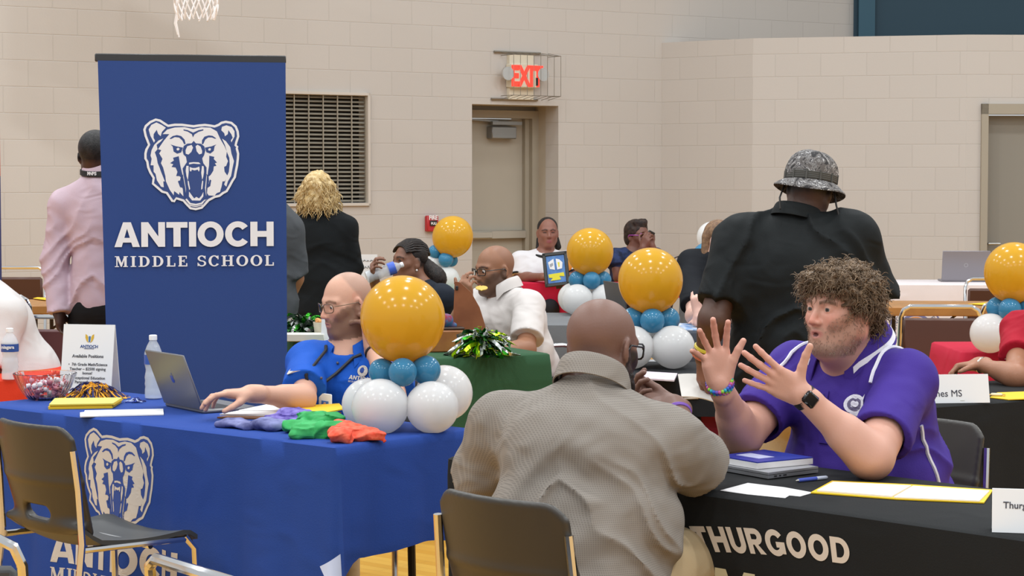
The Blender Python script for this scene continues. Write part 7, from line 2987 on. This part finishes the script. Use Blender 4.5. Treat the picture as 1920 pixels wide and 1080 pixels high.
# ---- blue flyer on the table of the folded arms person
tq = Z(1262, 622, TZ)
simple_cloth('tablecloth', tq + V(-.02, -.05, 0), V(1, .03, 0), .62, .62, cloth_mat('dark_cloth', '#3a3e46'), 'dark tablecloth under the folded arms behind the hat man', seed=6)
paper('flyer_stack', 'blue and white flyers below the folded arms behind the hat man', [(1262, 620), (1350, 621), (1345, 609), (1268, 608)], M('flyer_blue', '#5f8cc0', .6, vary=(25, '#dfe0e4')), .006)

# ---- crimson table: picture frame, handbag, yellow things
b0, b1 = Z(1022, 539, TZ), Z(1069, 534, TZ)
pf = empty('picture_frame', (b0 + b1) / 2 + V(0, .02, 0), math.radians(-8), 'black picture frame with a blue poster standing on the crimson table', 'picture frame')
R = rotm((1, 0, 0), -14) @ rotm((0, 1, 0), -7)
fw_, fh_ = .185, .255
mb = MB()
for sx in (-1, 1):
    mb.box(R @ V(sx * (fw_ / 2 - .012), 0, fh_ / 2), (.026, .018, fh_), R, bev=.004)
for sz in (.012, fh_ - .012):
    mb.box(R @ V(0, 0, sz), (fw_, .018, .026), R, bev=.004)
mb.box(R @ V(0, .085, fh_ * .33), (.05, .006, fh_ * .72), R @ rotm((1, 0, 0), 34))
mb.build('frame', M('frame_black', '#17140f', .3), pf)
MB().box(R @ V(0, .002, fh_ / 2), (fw_ - .03, .006, fh_ - .03), R).build('poster', M('poster_blue', '#3565a8', .4, vary=(12, '#5a8cc4')), pf, False)
Rp = lambda a, b, o: R @ V(a, -.0035 - o * .5, fh_ / 2 + b)
flat_art('poster_print', [(0, [[[(-.055, .055), (-.02, .075), (-.012, .078), (-.008, -.005), (-.045, .005)]], [[(.004, .078), (.03, .07), (.052, .045), (.045, .0), (.008, -.005)]]]),
                          (1, [[[(-.045, .04), (-.02, .05), (-.018, .03), (-.04, .015)]]]), (2, [[[(.015, .05), (.03, .048), (.028, .015), (.02, .01)]], [[(-.06, -.035), (.055, -.03), (.058, -.06), (.02, -.055), (.03, -.082), (-.05, -.085), (-.03, -.065), (-.058, -.06)]]])], Rp, [M('poster_white', '#d8d8dc', .5), M('poster_grey', '#8f9199', .5), M('poster_yellow', '#cfc41e', .5)], pf)
b = Z(1277, 523, TZ)
hb = empty('handbag', b + V(-.015, .06, 0), .1, 'brown leather handbag standing on the crimson table', 'handbag')
mb = MB()
mb.grid(lambda a, b: (0, 0, 0), 1, 1)
mb = MB().add([(-.075, -.035, 0), (.075, -.035, 0), (.075, .035, 0), (-.075, .035, 0), (-.05, -.012, .125), (.04, -.012, .125), (.04, .012, .125), (-.05, .012, .125)], [(0, 3, 2, 1), (4, 5, 6, 7), (0, 1, 5, 4), (1, 2, 6, 5), (2, 3, 7, 6), (3, 0, 4, 7)])
mb.build('bag_body', M('brown_leather', '#46302a', .5), hb, False)
mb = MB().tube([(-.04, 0, .125), (-.03, 0, .165), (.0, 0, .175), (.025, 0, .16), (.035, 0, .125)], .006, 6)
for k in range(7):
    mb.mat(1).sphere((-.04 + .012 * k, -.012, .125 + .008 * (k % 2)), .008, 8, 6)
mb.build('chain_handle', [M('bag_strap', '#3a2620', .5), M('brass', '#a8743a', .3, .8)], hb)
for (px, py, r_, nm) in ((1073, 505, .04, 'left'),):
    b = Z(1078, 527, TZ)
    yb = MB().lathe([(.04, 0), (.055, .10), (.05, .10)], 16)
    o = yb.build('orange_bucket', M('bucket_orange', '#e08a1e', .5), None)
    o.location = (b[0], b[1] + .06, TZ)
    tag(o, 'small orange bucket on the crimson table beside the picture frame', 'bucket')
paper('white_card', 'white card lying on the crimson table in front of the handbag', [(1272, 527), (1308, 527), (1310, 523), (1275, 523)], WHITE, .004, .008)

# ---- brown paper bag / wooden plaque in front of the man eating
b = Z(858, 664, TZ)
bk = P(865, 612, b[1] + .22)
pl_ = S()
yb_ = b[1] + .22
w0 = [P(843, 650, yb_), P(888, 650, yb_)]
mb = MB()
loop = [(-.065, 0), (.10, 0), (.085, .12), (.06, .20), (.02, .27), (-.03, .315), (-.055, .32), (-.06, .20)]
Rq = np.stack([V(1, 0, 0), V(0, 0, 1), V(0, -1, 0)], 1)
mb.prism(loop, Rq, V(0, .01, 0), .02)
bkE = empty('wooden_plaque', V(float(P(875, 650, yb_)[0]), yb_, TZ), .0, 'curved brown wooden plaque standing behind the foil pompom', 'plaque')
mb.build('board', M('plaque_wood', '#7a4424', .5, vary=(9, '#8a5230')), bkE, False)
MB().box((.0, .05, .10), (.12, .10, .012)).build('foot', M('plaque_wood', '#7a4424'), bkE, False) if False else MB().box((.015, .05, .012), (.15, .14, .024), bev=.004).build('foot', M('plaque_wood', '#7a4424'), bkE)
MB().box((-.045, -.013, .29), (.012, .008, .02), bev=.002).build('clip', BLACKP, bkE)
b = Z(835, 662, TZ)
bx2 = empty('wooden_box', V(b[0] + .0, b[1] + .10, TZ), .2, 'brown wooden box half hidden behind the large yellow balloon', 'box')
MB().box((0, 0, .05), (.17, .12, .10), bev=.006).build('box_body', M('box_wood', '#8a5428', .5, vary=(9, '#9a642f')), bx2)
MB().box((0.02, 0, .107), (.12, .1, .012), bev=.004).build('lid', M('box_lid', '#3b2516', .5), bx2)
b = Z(838, 640, TZ + .1)
ca_ = S().e((0, 0, .03), (.035, .03, .03), k=.01).c((-.03, 0, .01), (.04, .01, .005), .014, .012, k=.015)
o = grow_obj('red_cloth_bundle', ca_, .006, M('bundle_red', '#8a1f35', .8, vary=(30, '#3c6f9a')), None)
o.location = tuple(V(b2[0] if False else bx2.location[0], bx2.location[1], TZ + .115))
tag(o, 'small dark red bundle on top of the wooden box', 'cloth')

# ---- far end of the green table: white box, cup, card
b0, b1 = Z(546, 640, TZ), Z(607, 641, TZ)
wb = MB().box((0, 0, .018), (float(b1[0] - b0[0]) + .04, .12, .036), bev=.003)
o = wb.build('white_box', M('box_white', '#d8d6cc', .6), None)
o.location = tuple((b0 + b1) / 2 + V(-.02, .06, 0))
tag(o, 'flat white box at the far end of the green table', 'box')
b = P(600, 627, float(b0[1]) + .08)
cu = empty('popcorn_cup', V(b[0], b[1] + .06, TZ + .037 if False else TZ), 0, 'white cup of orange snacks beside the dark green pompom', 'cup')
MB().lathe([(.028, 0), (.04, .085), (.037, .085), (.026, .004)], 20).build('cup', M('cup_cream', '#d6cdb8', .6), cu)
mb = MB()
rnd = random.Random(2)
for k in range(24):
    a, r_ = rnd.uniform(0, 6.28), .03 * rnd.random() ** .5
    mb.sphere((r_ * math.cos(a), r_ * math.sin(a), .084 + rnd.random() * .012), .009, 8, 6)
tag(mb.build('snacks', M('snack_orange', '#d99a5a', .7), cu), kind='stuff')
b = P(618, 640, float(b0[1]) - .05)
o = MB().box((0, 0, .07), (.09, .004, .14), rotm((1, 0, 0), -14)).build('white_card', M('card_white', '#dfdfe0'), None, False)
o.location = (b[0], b[1] + .06, TZ)
tag(o, 'white card leaning on the green table behind the bearded face', 'card')
# white lettering on the end of the green cloth
fx = lambda a, b_, o_: gcl.front(.62 + a, .135 - b_, o_)
text_obj('lettering', 'rr', .07, MW, green_cloth, gcl.front(.60, .13, .01), np.stack([-GU, V(0, 0, 1), -GW], 1), bold=.003)

# ---- handwritten sign by the back wall
b = P(673, 489, 13.6)
sgn = empty('paper_sign', V(b[0], b[1], TZ), 0, 'white paper sign with handwriting behind the drinking woman', 'sign')
zt_, zb_ = float(P(673, 477, 13.6)[2]) - TZ, float(P(673, 501, 13.6)[2]) - TZ
MB().box((0, 0, zt_ / 2 - .0), (.235, .004, zt_)).build('card', M('card_white', '#dfdfe0'), sgn, False)
mb = MB()
rnd = random.Random(6)
for ln in range(2):
    x = -.05
    while x < .10:
        l_ = rnd.uniform(.008, .02)
        z_ = zt_ - .045 - .045 * ln
        mb.tube([(x, -.004, z_), (x + l_ * .4, -.004, z_ + rnd.uniform(.004, .018)), (x + l_, -.004, z_ + rnd.uniform(-.004, .008))], .0018, 4)
        x += l_ * 1.3
mb.build('handwriting', INK, sgn)
simple_cloth('tablecloth', V(b[0] - .34, b[1] - .12, 0), V(1, .02, 0), .56, .5, cloth_mat('tan_cloth', '#b8aa95'), 'pale tan tablecloth under the handwritten sign', seed=8)
